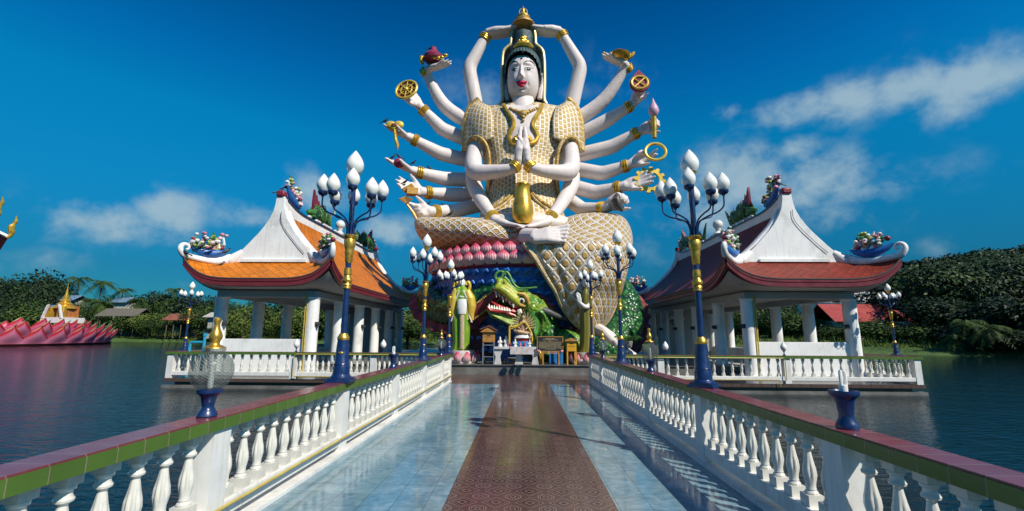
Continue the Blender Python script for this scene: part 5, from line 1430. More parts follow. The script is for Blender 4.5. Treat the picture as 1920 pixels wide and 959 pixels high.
# ---------------------------------------------------------------- green dragon coiled round the pedestal
DR = thing('dragon_sculpture', 'giant green scaled dragon with open red mouth coiled round the blue pedestal', 'dragon sculpture', (0, 20.3, PZ))
t = NT('dragon_head_scales'); vo = t.n('ShaderNodeTexVoronoi'); t.l(t.coord(), vo.inputs[0]); vo.inputs['Scale'].default_value = 7.5
n_ = t.noise(t.coord(), 1.1, 4, .6)
cg = t.mix(t.ramp(vo.outputs[0], [(.1, 0), (.55, 1)]), (.19, .42, .05), (.03, .14, .025))
cg = t.mix(t.ramp(n_, [(.42, 0), (.62, .7)]), cg, (.34, .42, .03))
t.bump(t.math('SUBTRACT', 1, vo.outputs[0]), .7, .06); m_dsc = t.fin(cg, .35)
t = NT('dragon_body_scales'); vo = t.n('ShaderNodeTexVoronoi'); t.l(t.coord(), vo.inputs[0]); vo.inputs['Scale'].default_value = 4.6
n_ = t.noise(t.coord(), .8, 4, .6)
cg = t.mix(t.ramp(vo.outputs[0], [(.1, 0), (.6, 1)]), (.055, .23, .05), (.004, .045, .016))
cg = t.mix(t.ramp(n_, [(.5, 0), (.75, .5)]), cg, (.12, .26, .03))
t.bump(t.math('SUBTRACT', 1, vo.outputs[0]), .9, .10); m_dbody = t.fin(cg, .30)
m_lime = vary('lime_yellow_paint', (.42, .45, .04), .38, amt=.4, scale=1.6, bump=.3, bdist=.04, dirt=(.10, .28, .03), dirt_amt=.9)
m_dgreen = vary('leaf_green_paint', (.10, .30, .05), .4, amt=.5, scale=2, bump=.3, bdist=.04)
m_red = vary('mouth_red', (.42, .02, .02), .35, amt=.2, scale=2)
m_tooth = vary('tooth_white', (.72, .68, .55), .35, amt=.12, scale=3)
m_horn = vary('grey_horn', (.06, .065, .06), .5, amt=.4, scale=4, bump=.4)
m_frill = vary('maroon_frill', (.24, .035, .045), .5, amt=.35, scale=3, bump=.3, bdist=.04)
# body
bp = [(812, 540, 26.8, .5), (806, 556, 25.4, .75), (824, 578, 24.1, .85), (856, 584, 23.0, .85), (893, 572, 22.1, .80), (930, 558, 21.7, .72), (968, 560, 21.6, .70), (1003, 590, 21.6, .72), (1022, 625, 21.5, .75), (1018, 668, 21.5, .8)]
q = smooth_path([(*U(a, b_, c), r_) for a, b_, c, r_ in bp], 6); b = MB(); b.tube([p[:3] for p in q], [p[3] for p in q], 24, uv=True); b.build('body_coil', m_dbody, DR, smooth=180)
bp2 = [(1030, 690, 21.9, .5), (1048, 645, 21.5, .6), (1075, 645, 21.2, .5), (1096, 672, 21.0, .4)]
q2 = smooth_path([(*U(a, b_, c), r_) for a, b_, c, r_ in bp2], 6); b = MB(); b.tube([p[:3] for p in q2], [p[3] for p in q2], 20, uv=True); b.build('body_coil', m_dsc, DR, smooth=180)
bp3 = [(1150, 520, 27.5, .6), (1168, 565, 26.0, .95), (1170, 605, 25.0, 1.05), (1150, 640, 24.0, .95), (1110, 668, 23.2, .8)]
q3 = smooth_path([(*U(a, b_, c), r_) for a, b_, c, r_ in bp3], 6); b = MB(); b.tube([p[:3] for p in q3], [p[3] for p in q3], 24, uv=True); b.build('body_coil', m_dbody, DR, smooth=180)
def frill(path, side, h0, name='frill', m=None, tooth=.5, wav=.12):
    """scalloped fin standing off a coil; side = offset direction for each point"""
    b = MB(); N_ = len(path) * 2; vs = []
    def fn(u, v):
        k = u * (len(path) - 1); i = min(int(k), len(path) - 2); p = Vector(path[i][:3]).lerp(Vector(path[i + 1][:3]), k - i); r_ = lerp(path[i][3], path[i + 1][3], k - i)
        d = (Vector(path[i + 1][:3]) - Vector(path[i][:3])).normalized(); sd = Vector(side(u)); sd = (sd - d * sd.dot(d)).normalized()
        h = h0 * (.75 + .25 * abs(math.sin(u * tooth * 60))) * min(1, math.sin(PI * min(1, max(0, u * .96 + .02))) * 3)
        return p + sd * (r_ * .85 + h * v) + Vector((0, -1, 0)) * (wav * math.sin(u * 60) * v)
    b.grid(fn, 90, 5); o = b.build(name, m or m_frill, DR, smooth=180); k = o.modifiers.new('t', 'SOLIDIFY'); k.thickness = .08; return o
frill(q[:28], lambda u: (-.9 + .9 * u, -.3, -.35 - .5 * u), .62)
frill(q3[4:], lambda u: (1 - .8 * u, -.2, -.2 - .8 * u), .55)
frill(q2[3:], lambda u: (.6, -.2, 1), .26)
# belly band with gold beads between head and left statue
def band(p0, p1, wv, m1, nb):
    a, c = Vector(p0), Vector(p1); d = (c - a); up = Vector((-d.z, 0, d.x)).normalized() * wv
    b = MB(); b.grid(lambda u, v: a + d * u + up * (v - .5) + Vector((0, -.12 * math.sin(PI * v), 0)), 12, 6); o = b.build('belly_band', m1, DR); k = o.modifiers.new('t', 'SOLIDIFY'); k.thickness = .1
    for s_ in (-.5, .5):
        b = MB()
        for k in range(nb): b.ball(a + d * ((k + .5) / nb) + up * s_ + Vector((0, -.05, 0)), .055, 8, 6)
        b.build('bead_row', m_trim, o)
band(U(876, 596, 21.1), U(934, 552, 20.7), .50, m_frill, 22)
# head
TH = 20.75
def H(x, y, dt=0): return U(x, y, TH + dt)
b = MB()
b.tube([H(1006, 586, .3), H(994, 573, .2), H(978, 565, 0), H(962, 556, -.1), H(948, 544, -.2), H(936, 536, -.25), H(929, 537, -.3)], [.52, .56, .46, .38, .32, .27, .16], 18)
b.ball(H(984, 560), (.42, .5, .36), 16, 12); b.ball(H(937, 528, -.25), (.20, .24, .20), 14, 10); b.ball(H(946, 530, -.1), (.24, .24, .22), 14, 10)
b.tube([H(1000, 575, .1), H(1012, 590, .2), H(1018, 612, .4), H(1022, 640, .5)], [.55, .5, .48, .5], 16)
b.organic('head', m_dsc, DR, voxel=.05, smooth=3)
b = MB()
b.tube([H(975, 572, -.35), H(964, 562, -.42), H(950, 549, -.48), H(938, 541, -.50), H(928, 540, -.48)], [.16, .22, .22, .20, .12], 12)
for k in range(7):
    u = k / 6; b.tube([H(lerp(944, 968, u), lerp(524, 548, u), -.30), H(lerp(949, 973, u), lerp(532, 556, u), -.46), H(lerp(949, 971, u) - 3, lerp(540, 562, u), -.5)], [.07, .10, .05], 8)
b.ball(H(936, 529, -.42), (.14, .12, .13), 12, 8); b.tube([H(930, 535, -.5), H(934, 533, -.55), H(940, 536, -.5)], .05, 8)
b.organic('snout', m_lime, DR, voxel=.04, smooth=2)
# brow and eye
b = MB(); b.tube([H(966, 558, -.38), H(973, 551, -.50), H(983, 553, -.5), H(989, 562, -.45), H(991, 572, -.4)], [.05, .09, .10, .09, .05], 10); b.tube([H(969, 566, -.45), H(976, 573, -.5), H(985, 575, -.45)], [.05, .08, .05], 8); b.build('brow', vary('amber_paint', (.50, .30, .05), .4, dirt=(.2, .35, .04), dirt_amt=.8), DR)
b = MB(); b.ball(H(978, 564, -.42), (.17, .13, .15), 16, 12); ey = b.build('eye', m_tooth, DR)
b = MB(); b.ball(H(978.5, 564.5, -.50), (.085, .07, .10), 12, 8); b.build('pupil', m_ink, ey)
# mouth
b = MB(); b.tube([H(926, 541, -.52), H(936, 549, -.5), H(948, 561, -.46), H(962, 573, -.42), H(974, 580, -.36), H(982, 582, -.3)], [.05, .06, .065, .07, .06, .04], 8); b.build('upper_lip', m_red, DR)
b = MB(); b.tube([H(914, 575, -.6), H(919, 582, -.58), H(932, 584, -.55), H(946, 584, -.52), H(958, 590, -.48), H(969, 593, -.42)], [.05, .07, .075, .08, .07, .04], 8); b.build('lower_lip', m_red, DR)
b = MB()
b.tube([H(915, 578, -.4), H(925, 588, -.3), H(942, 592, -.2), H(962, 600, -.05), H(985, 605, .15), H(1002, 600, .3)], [.12, .22, .28, .34, .42, .42], 14); b.organic('lower_jaw', m_dsc, DR, voxel=.05, smooth=2)
b = MB(); b.tube([H(921, 566, -.35), H(930, 573, -.35), H(945, 580, -.3), H(965, 585, -.2)], [.04, .10, .14, .14], 8, flat=1.6); b.build('tongue', m_red, DR)
b = MB()
for k in range(9):
    u = k / 8; x = lerp(917, 955, u); y = lerp(577, 583, u); h = (7, 5, 6, 5, 7, 5, 5, 6, 4)[k]; b.tube([H(x, y + 1, -.55), H(x + .3, y - h, -.55)], [.07, .012], 8)
for k in range(6):
    u = k / 5; x = lerp(930, 962, u); y = lerp(545, 572, u); h = (13, 8, 12, 5, 5, 6)[k]; b.tube([H(x, y - 1, -.46), H(x + .8, y + h, -.5)], [.085, .012], 8)
b.tube([H(973, 582, -.45), H(976, 589, -.5)], [.13, .1], 8)
b.build('teeth', m_tooth, DR)
# beard spikes
b = MB(); r = random.Random(2)
for k in range(26):
    u = k / 25; x = lerp(917, 975, u); y = lerp(585, 604, u); L_ = lerp(6, 22, min(1, u * 1.5))
    b.tube(smooth_path([H(x, y, -.3), H(x + L_ * .25, y + L_ * .55, -.5), H(x + L_ * .75, y + L_ * .95, -.35)], 3), [.06, .065, .06, .045, .03, .02, .01], 6)
b.build('beard', vary('beard_lime', (.48, .58, .18), .4, amt=.5, scale=3), DR)
b = MB()
for k in range(16):
    u = k / 15; a = lerp(-.1, 1.25, u); x = 992 + 8 * u; y = lerp(588, 618, u)
    b.tube(smooth_path([H(x, y, -.25), H(x + 12 * math.cos(a), y + 9 * math.sin(a), -.35), H(x + 24 * math.cos(a * 1.2), y + 22 * math.sin(a * 1.1), -.2)], 3), [.09, .10, .09, .07, .05, .03, .01], 6)
b.build('mane', m_dgreen, DR)
b = MB()
for k in range(18):
    u = k / 17; x = lerp(996, 1022, u); y = lerp(556, 588, u)
    b.tube(smooth_path([H(x, y, .3), H(x + 12, y - 4 + 3 * math.sin(k), .35), H(x + 27 + 7 * math.sin(k * 2.1), y + 3, .3)], 3), [.10, .12, .10, .08, .05, .03, .01], 6)
b.build('mane', m_frill, DR)
b = MB(); b.tube(smooth_path([H(1012, 580, -.15), H(1028, 586, -.1), H(1044, 593, 0), H(1064, 600, .2)], 4), [.17, .18, .18, .17, .17, .16, .15, .14, .13, .11, .09, .07, .04], 12); b.build('horn', m_horn, DR)
b = MB(); b.tube(smooth_path([H(1002, 590, -.3), H(1012, 585, -.4), H(1020, 592, -.4), H(1023, 604, -.3), H(1018, 596, -.35)], 4), [.05, .06, .08, .09, .10, .10, .10, .08, .07, .06, .05, .04, .04, .03, .03, .02, .01], 8, flat=1.6); b.build('ear', m_dgreen, DR)
for pts in ([(931, 526), (929, 517), (935, 510), (943, 510), (948, 516)], [(940, 524), (944, 513), (951, 511), (957, 520), (963, 532), (972, 540), (985, 541), (1007, 539)], [(946, 520), (953, 527), (960, 537), (972, 544), (990, 545)]):
    q_ = smooth_path([H(x, y, -.3) for x, y in pts], 5); b = MB(); b.tube(q_, [lerp(.07, .035, k / len(q_)) for k in range(len(q_))], 8); b.build('whisker', m_dgreen, DR)

# yellow upper robe of the green statue is added below
# dark grotto wall behind the altar
b = MB()
def gr(u, v):
    x0 = U(868, 640, 21.9).x; x1 = U(1100, 640, 21.9).x; z1 = U(900, 606, 21.9).z
    x = lerp(x0, x1, u); z = lerp(PZ, z1, min(1, v * 1.6)); y = 21.9 + .22 * mnoise.noise(Vector((x * 1.3, z * 1.5, 0))) + max(0, v * 1.6 - 1) * 1.5
    z += .35 * mnoise.noise(Vector((x * .9, 3, 0))) * v - .5 * abs(u - .4)
    return Vector((x, y, max(PZ, z)))
b.grid(gr, 60, 24); o = b.build('grotto_wall', vary('dark_maroon_paint', (.055, .012, .014), .6, amt=.4, scale=1.5, bump=.4, bdist=.08), org=(0, 21.35, PZ)); tag(o, 'dark maroon grotto wall under the dragon, behind the altar', 'grotto wall')

# ---------------------------------------------------------------- robed statues
m_leaf = NT('green_gold_robe'); n_ = m_leaf.noise(m_leaf.coord(scale=(1, 1, .35)), 2.2, 5, .7)
m_leaf.bump(n_, .5, .06); m_leaf = m_leaf.fin(m_leaf.ramp(n_, [(.3, (.05, .20, .015)), (.5, (.17, .32, .02)), (.7, (.50, .48, .05))]), .32)
m_olive = NT('olive_gold_robe'); n_ = m_olive.noise(m_olive.coord(scale=(2.4, 2.4, .12)), 2.0, 4, .7)
m_olive.bump(n_, .7, .05); m_olive = m_olive.fin(m_olive.ramp(n_, [(.3, (.09, .09, .01)), (.6, (.25, .22, .035)), (.8, (.42, .36, .08))]), .34)
m_porc = vary('porcelain_white', (.72, .72, .68), .35, amt=.08, scale=3, bump=.05)
m_beads = vary('bead_trim', (.55, .42, .25), .4, amt=.5, scale=30, bump=.6)
def local_px(t0):
    return lambda x, y, dt=0: U(x, y, t0 + dt)
def lotus_base(parent, c, r0, h, n=11):
    b = MB(); b.lathe([(r0 * 1.05, 0), (r0 * 1.1, .06), (r0 * .85, h * .45), (r0 * .9, h * .8), (r0 * .88, h), (.05, h)], 28, c=c); o = b.build('lotus_base', vary('lotus_base_white', (.66, .60, .55), .45) if 'lotus_base_white' not in bpy.data.materials else bpy.data.materials['lotus_base_white'], parent)
    pm = petal_mesh(r0 * .28, h * .95, .16)
    for k in range(n):
        a = 2 * PI * k / n; p = link('petal', pm, o); L_ = Vector(c) - ORG[parent.name]; p.location = (L_.x + r0 * .98 * math.cos(a), L_.y + r0 * .98 * math.sin(a), L_.z + .02); p.rotation_euler = (R(12), 0, a + PI / 2)
    return o
t0 = 20.0
base = U(866, 672, t0); base.z = PZ
S1 = thing('robed_statue', 'standing goddess statue in green and yellow robe with white sash and beaded hem', 'statue', base)
G = local_px(t0)
zt = U(866, 657, t0).z
lotus_base(S1, (base.x, t0, PZ), .60, zt - PZ)
px_loft([(657, 846, 880, t0, .32), (645, 849, 880, t0, .36), (620, 848, 881, t0, .36), (600, 848, 880, t0, .34), (582, 850, 880, t0, .32), (560, 850, 880, t0, .32), (548, 852, 880, t0, .32), (541, 856, 876, t0, .22), (536, 861, 872, t0, .12)], 'robe', m_leaf, S1, n=36, flute=lambda a, v: .03 * math.sin(a * 9))
for s_, xs in ((-1, [(857, 545), (851, 560), (848, 578), (849, 590), (846, 600)]), (1, [(875, 545), (881, 560), (884, 575), (882, 590), (886, 602)])):
    b = MB(); qq = [G(x, y, -.12) for x, y in xs]; b.tube(qq, [.16, .24, .22, .17, .06], 12); b.organic('sleeve', m_yel, S1, voxel=.035, smooth=2)
    b = MB()
    for k in range(26):
        u = k / 25; i = min(int(u * 4), 3); b.ball(Vector(qq[i]).lerp(Vector(qq[i + 1]), u * 4 - i) + Vector((-s_ * .12 * (1 - u * .8), -.2 + .1 * u, -.05)), .035, 6, 5)
    b.build('bead_trim', m_porc, S1)
px_loft([(600, 849, 881, t0, .37), (590, 848.5, 881.5, t0, .37), (570, 849, 881, t0, .36), (552, 850.5, 880, t0, .35), (545, 854, 877.5, t0, .28), (539, 859, 873, t0, .18)], 'upper_robe', m_yel, S1, n=36, flute=lambda a, v: .03 * math.sin(a * 7) - .5 * max(0, math.cos(a)) ** 12)
b = MB(); b.tube([G(866, 562, -.34), G(866, 575, -.40), G(866, 589, -.38)], [.20, .22, .18], 12, flat=.5); b.build('sash', m_porc, S1)
b = MB(); b.tube([G(866, 590, -.40), G(866, 615, -.42), G(866, 640, -.42), G(866, 654, -.40)], .10, 10, flat=.5); b.build('front_panel', m_beads, S1)
b = MB(); b.ball(G(866, 531), (.17, .18, .22), 16, 12); b.tube([G(866, 536), G(866, 546, -.1), G(866, 560, -.22)], [.09, .12, .16], 10); b.tube([G(866, 533, -.16), G(866, 535, -.2)], .03, 6); b.organic('head', m_porc, S1, voxel=.025, smooth=2)
b = MB(); b.ball(G(866, 528, .06), (.19, .18, .2), 14, 10); b.ball(G(866, 521, .03), (.11, .11, .12), 12, 8); b.build('hair', m_ink, S1)
for s_ in (-1, 1):
    b = MB(); b.tube(smooth_path([G(866 + s_ * 13, 547), G(866 + s_ * 15, 536), G(866 + s_ * 12, 529), G(866 + s_ * 8, 531), G(866 + s_ * 9, 535)], 4), [.07] * 9 + [.05] * 8, 8); b.build('scarf', m_yel, S1)
b = MB()
for k in range(14): b.ball(G(866 + 7 * math.sin(k / 13 * PI - PI / 2), 540 + 6 * math.cos((k / 13 - .5) * PI) + 8, -.28), .03, 6, 5)
b.build('necklace', m_beads, S1)

base2 = U(1100, 672, t0); base2.z = PZ
S2 = thing('robed_statue', 'standing olive gold robed statue with bare white arms in prayer, seen from the side', 'statue', base2)
lotus_base(S2, (base2.x, t0, PZ), .60, U(1100, 661, t0).z - PZ)
px_loft([(662, 1084, 1114, t0, .34), (645, 1087, 1112, t0, .34), (610, 1088, 1111, t0, .33), (590, 1088, 1110, t0, .32), (575, 1090, 1110, t0, .30), (560, 1089, 1111, t0, .30), (550, 1091, 1110, t0, .28), (543, 1094, 1107, t0, .20), (538, 1098, 1105, t0, .1)], 'robe', m_olive, S2, n=36, flute=lambda a, v: .025 * math.sin(a * 11))
b = MB(); b.tube([G(1110, 560, -.25), G(1111, 600, -.27), G(1112, 640, -.28), G(1112, 658, -.25)], [.05, .06, .06, .05], 8); b.build('gold_hem', m_goldb, S2)
b = MB(); arm_pts = [G(1106, 551, -.2), G(1107, 570, -.28), G(1098, 576, -.4), G(1087, 568, -.5)]
b.tube(smooth_path([(*p, r_) for p, r_ in zip(arm_pts, (.13, .12, .10, .07))], 4) and [Vector(p[:3]) for p in smooth_path([(*p, .1) for p in arm_pts], 4)], [p[3] for p in smooth_path([(*p, r_) for p, r_ in zip(arm_pts, (.13, .12, .10, .07))], 4)], 12)
for dy in (0, .05): add_hand(b, G(1087, 568, -.5 + dy), G(1083.5, 549, -.5 + dy), (.2, 1 if dy == 0 else -1, 0), thumb=1 if dy == 0 else -1, curl=(0, 0, 0, 0), size=.46, thumb_out=.15, spread=.02, wr=.06)
b.organic('arms', m_porc, S2, voxel=.018, smooth=2)
b = MB(); b.ball(G(1099, 532), (.16, .19, .22), 16, 12); b.tube([G(1101, 536), G(1102, 548)], [.09, .12], 10); b.ball(G(1093.5, 533, -.02), (.04, .03, .05), 8, 6); b.ball(G(1095.5, 538), (.07, .08, .06), 8, 6); b.organic('head', m_porc, S2, voxel=.025, smooth=2)
b = MB(); b.ball(G(1102, 529, .02), (.16, .19, .20), 14, 10); b.ball(G(1102, 519, .02), (.10, .10, .12), 12, 8); b.build('hair', m_ink, S2)
b = MB(); b.tube(smooth_path([G(1108, 556, -.2), G(1111, 545, -.1), G(1110, 536), G(1105, 540)], 4), .045, 8); b.build('scarf', m_goldb, S2)

# ---------------------------------------------------------------- altar and offerings
def onplat(px, py): # ground point of the platform seen at this place
    d = ray(px, py); k = (PZ - EYE.z) / d.z; return EYE + d * k
m_stone = vary('grey_stone', (.30, .29, .27), .5, amt=.3, scale=4, bump=.3, dirt=(.12, .11, .1), dirt_amt=.6)
m_altar = vary('altar_white', (.58, .57, .55), .5, amt=.15, scale=4, dirt=(.3, .28, .25), dirt_amt=.6)
TA = 19.55
x0 = U(926, 660, TA).x; xm = U(954, 660, TA).x; x1 = U(1010, 660, TA).x; zt1 = U(960, 651, TA - .3).z
AL = thing('altar_table', 'long grey stone altar table with trapezoid legs before the dragon', 'altar', ((x0 + x1) / 2, TA, PZ))
b = MB(); b.box2((x0, TA - .35, zt1 - .09), (x1, TA + .35, zt1)); b.build('table_top', m_altar, AL, smooth=False, bevel=.01)
for a, w_ in ((934, .42), (973, .5), (1003, .42)):
    c = U(a, 665, TA).x; b = MB(); b.prism([(c - w_ * .36, PZ), (c + w_ * .36, PZ), (c + w_ * .22, PZ + .3), (c + w_ * .5, zt1 - .091), (c - w_ * .5, zt1 - .091), (c - w_ * .22, PZ + .3)], 'y', TA - .28, TA + .28); b.build('leg', m_altar, AL, smooth=False, bevel=.01)
zt2 = zt1 + .02
b = MB(); xs0, xs1 = U(957, 660, TA).x, U(1000, 660, TA).x
b.box2((xs0, TA - .5, PZ + .42), (xs1, TA - .352, zt1 + .015)); b.build('front_slab', vary('pink_stained_white', (.6, .54, .52), .5, dirt=(.45, .2, .2), dirt_amt=.5), AL, smooth=False, bevel=.01)

# small many-armed figure with garlands
cg = U(981, 640, TA); 
GD = thing('small_goddess_figure', 'small seated many-armed figure draped in yellow garlands on a blue and red tiered stand', 'figure', (cg.x, TA, zt1))
G = local_px(TA)
m_tan = vary('tan_figure_paint', (.55, .36, .22), .45, amt=.3, scale=8)
m_garl = vary('marigold_garland', (.62, .40, .02), .7, amt=.35, scale=20, bump=.8)
for nm, a, c_, w0, w1, mm_ in (('stand_tier', 650, 640, .42, .36, vary('tier_blue', (.03, .17, .42), .4, amt=.4, scale=8)), ('stand_tier', 640, 634, .30, .34, m_red), ('stand_tier', 634, 628, .40, .30, m_porc)):
    za, zc = U(981, a, TA).z, U(981, c_, TA).z
    b = MB(); b.lathe([(w0, za), (w1, zc)], 18, c=(cg.x, TA, 0), sy=.7, flute=None); b.build(nm, mm_, GD)
b = MB(); b.ball(G(981, 624), (.34, .22, .09), 14, 8); b.tube([G(981, 624), G(981, 612), G(981, 603)], [.12, .15, .13], 12); b.tube([G(981, 603), G(981, 599)], .05); b.ball(G(981, 595), (.085, .09, .11), 12, 8)
b.tube([G(964, 621, -.1), G(972, 622, -.2), G(990, 626, -.2)], [.05, .08, .06], 8); b.tube([G(993, 622, -.1), G(996, 630, -.2), G(992, 636, -.2)], [.08, .08, .05], 8)
b.tube([G(977, 606, -.1), G(971, 614, -.15), G(977, 618, -.25)], [.05, .04, .03], 8); b.tube([G(985, 606, -.1), G(991, 614, -.15), G(985, 618, -.25)], [.05, .04, .03], 8)
b.organic('body', m_tan, GD, voxel=.022, smooth=2)
b = MB(); b.ball(G(981, 592, .02), (.09, .09, .08), 12, 8); b.ball(G(981, 588, .02), .05); b.build('hair', m_ink, GD)
b = MB(); r = random.Random(8)
for k in range(44):
    a = lerp(-.5, PI + .5, k / 43); rr = .38 + .16 * (k % 3) / 2
    p = G(981, 609, .12); b.tube([p, p + Vector((math.cos(a) * rr * .6, -.04, math.sin(a) * rr * .6)), p + Vector((math.cos(a + .05) * rr, -.10, math.sin(a + .05) * rr))], [.02, .017, .022], 5)
b.build('arm_fan', vary('cream_gold_arms', (.55, .46, .22), .4, amt=.4, scale=20), GD)
for pts in ([(981, 604), (972, 611), (962, 614), (956, 613), (955, 625), (955, 645)], [(984, 604), (989, 611), (993, 618), (997, 628), (998, 645)]):
    b = MB(); b.tube(smooth_path([G(x, y, -.18) for x, y in pts], 4), .042, 8); b.build('garland', m_garl, GD)
# figurines and offerings on the table
r = random.Random(4)
def figurine(px, t_, h, m_, label):
    c = U(px, 650, t_); z0 = zt1
    b = MB(); b.lathe([(.075 * h * 3, 0), (.08 * h * 3, .12 * h), (.05 * h * 3, .3 * h), (.055 * h * 3, .55 * h), (.03 * h * 3, .74 * h), (.036 * h * 3, .84 * h), (.02 * h * 3, .97 * h), (.003, h)], 10, c=(c.x, t_, z0))
    for s_ in (-1, 1): b.tube([(c.x + s_ * .13 * h, t_, z0 + .62 * h), (c.x + s_ * .2 * h, t_ - .05, z0 + .42 * h), (c.x + s_ * .05 * h, t_ - .14 * h, z0 + .4 * h)], .05 * h, 6)
    o = b.build('figurine', m_, org=(c.x, t_, z0)); tag(o, label, 'figurine', 'offerings on the altar'); return o
figurine(937.5, TA - .15, .42, m_porc, 'white figurine nearest the wooden donation house on the altar')
figurine(949, TA - .05, .46, m_porc, 'cream figurine on the altar beside the yellow garland post')
figurine(962, TA - .2, .26, m_tray, 'blue figurine at the foot of the tiered stand')
figurine(966, TA - .26, .34, m_porc, 'white figurine just in front of the blue tier, toward the garland')
figurine(976, TA - .3, .2, m_orn['pink'], 'small pink offering figure centred below the tiered stand')
figurine(983, TA - .3, .2, m_red, 'small red offering figure centred below the tiered stand')
figurine(993, TA - .22, .3, m_porc, 'white figurine at the foot of the second garland post')
figurine(957, TA - .28, .2, m_mauve, 'small dark red offering at the foot of the first garland post')
# wooden donation house
m_wood = vary('honey_wood', (.46, .22, .05), .5, amt=.35, scale=5, bump=.3)
m_woodd = vary('brown_wood', (.16, .055, .03), .55, amt=.35, scale=5, bump=.3)
m_steel = vary('steel_tube', (.55, .56, .56), .3, metal=.8, amt=.1)
td = 19.35; G = local_px(td)
ox, oz = U(915, 650, td), None
D1 = thing('donation_house', 'honey wood donation box with gabled roof on a tall steel frame', 'donation box', (ox.x, td, PZ))
xa, xb = U(905.5, 640, td).x, U(927.5, 640, td).x; z0 = U(915, 642, td).z; z1 = U(915, 623, td).z; z2 = U(915, 613, td).z
b = MB(); b.box2((xa, td - .22, z0), (xb, td + .22, z1)); b.build('box', m_wood, D1, smooth=False, bevel=.01)
b = MB(); b.prism([(xa - .10, z1), (xb + .10, z1), ((xa + xb) / 2, z2)], 'y', td - .3, td + .3); b.build('roof', m_wood, D1, smooth=False)
b = MB(); b.prism([(xa - .05, z1 + .10), ((xa + xb) / 2 + .02, z2 + .01), ((xa + xb) / 2 + .02, z2 + .06), (xa - .16, z1 + .10)], 'y', td - .34, td + .34); b.prism([(xb + .05, z1 + .06), ((xa + xb) / 2 + .0, z2 + .01), ((xa + xb) / 2, z2 + .06), (xb + .14, z1 + .06)], 'y', td - .338, td + .338); b.build('roof_board', m_woodd, D1, smooth=False)
b = MB(); b.box(((xa + xb) / 2, td - .224, z1 - .14), (.16, .012, .02)); b.box(((xa + xb) / 2, td - .223, z1 - .2), (.36, .008, .012)); b.build('slot', m_ink, D1, smooth=False)
for sx in (xa + .02, xb - .02):
    for sy in (td - .19, td + .19): b = MB(); b.box2((sx - .016, sy - .016, PZ), (sx + .016, sy + .016, z0)); b.build('leg', m_steel, D1, smooth=False)
b = MB(); b.box2((xa, td - .2, z0 - .13), (xb, td + .2, z0 - .10)); b.build('shelf', m_steel, D1, smooth=False)
b = MB(); b.box2((xa, td - .2, PZ + .3), (xb, td + .2, PZ + .32)); b.build('shelf', m_steel, D1, smooth=False)
# yellow donation box
td = 19.3
xa, xb = U(1062, 640, td).x, U(1079.5, 640, td).x; z0 = U(1070, 659, td).z; z1 = U(1070, 640, td).z; z2 = U(1070, 634, td).z
m_ybox = vary('yellow_box_paint', (.66, .34, .02), .45, amt=.15, scale=4, bump=.1)
D2 = thing('donation_house', 'bright yellow donation box with low gabled roof on four yellow legs', 'donation box', ((xa + xb) / 2, td, PZ))
b = MB(); b.box2((xa, td - .2, z0), (xb, td + .2, z1)); b.build('box', m_ybox, D2, smooth=False, bevel=.01)
b = MB(); b.prism([(xa - .08, z1), (xb + .08, z1), (xb + .08, z1 + .03), ((xa + xb) / 2, z2), (xa - .08, z1 + .03)], 'y', td - .27, td + .27); b.build('roof', m_wood, D2, smooth=False)
b = MB(); b.box(((xa + xb) / 2, td - .204, z1 - .10), (.16, .01, .025)); b.box(((xa + xb) / 2, td - .203, z1 - .20), (.26, .008, .012)); b.build('slot', m_ink, D2, smooth=False)
for sx in (xa + .02, xb - .02):
    for sy in (td - .17, td + .17): b = MB(); b.box2((sx - .025, sy - .025, PZ), (sx + .025, sy + .025, z0)); b.build('leg', m_ybox, D2, smooth=False)
# information board
td = 19.2; G = local_px(td)
xa, xb = U(1008, 640, td).x, U(1054.5, 640, td).x; z0 = U(1030, 658.5, td).z; z1 = U(1030, 632.5, td).z
B_ = thing('information_board', 'black information board with rows of gold lettering in a wooden frame on legs', 'sign', ((xa + xb) / 2, td, PZ))
b = MB(); b.box2((xa, td - .02, z0), (xb, td + .02, z1)); bd = b.build('board', vary('board_black', (.025, .03, .026), .4, amt=.3, bump=.05), B_, smooth=False)
b = MB()
for a, c_ in (((xa - .03, z0 - .03), (xb + .03, z0)), ((xa - .03, z1), (xb + .03, z1 + .03)), ((xa - .03, z0), (xa, z1)), ((xb, z0), (xb + .03, z1))): b.box2((a[0], td - .035, a[1]), (c_[0], td + .035, c_[1]))
b.build('frame', m_wood, B_, smooth=False)
b = MB(); r = random.Random(12); W_ = xb - xa; H_ = z1 - z0; cx_ = (xa + xb) / 2
def textline(z, w_, hh, gap=.012):
    x = cx_ - w_ / 2
    while x < cx_ + w_ / 2:
        l_ = r.uniform(.02, .07); b.box((x + l_ / 2, td - .0225, z + r.uniform(-.002, .002)), (l_, .003, hh * r.uniform(.6, 1))); x += l_ + gap
textline(z1 - .06, W_ * .36, .030); textline(z1 - .11, W_ * .56, .026); textline(z1 - .155, W_ * .12, .02)
for k in range(7): textline(z1 - .20 - k * .048, W_ * (.90 if k < 6 else .4), .020, .010)
b.build('lettering', vary('gold_lettering', (.50, .38, .20), .5), bd, smooth=False)
for px in (1018, 1048):
    c_ = U(px, 665, td).x; b = MB(); b.box2((c_ - .03, td - .03, PZ), (c_ + .03, td + .03, z0 - .03)); b.build('leg', m_wood, B_, smooth=False)
b = MB(); b.box2((xa + .05, td - .025, z0 - .10), (xb - .05, td + .025, z0 - .06)); b.build('crossbar', m_wood, B_, smooth=False)
for px in (1010, 1053):
    c_ = U(px, 658, td); b = MB(); b.ball((c_.x, td - .05, z0 - .01), (.07, .04, .06), 10, 6); b.build('flower_knob', m_orn['pink'], B_)
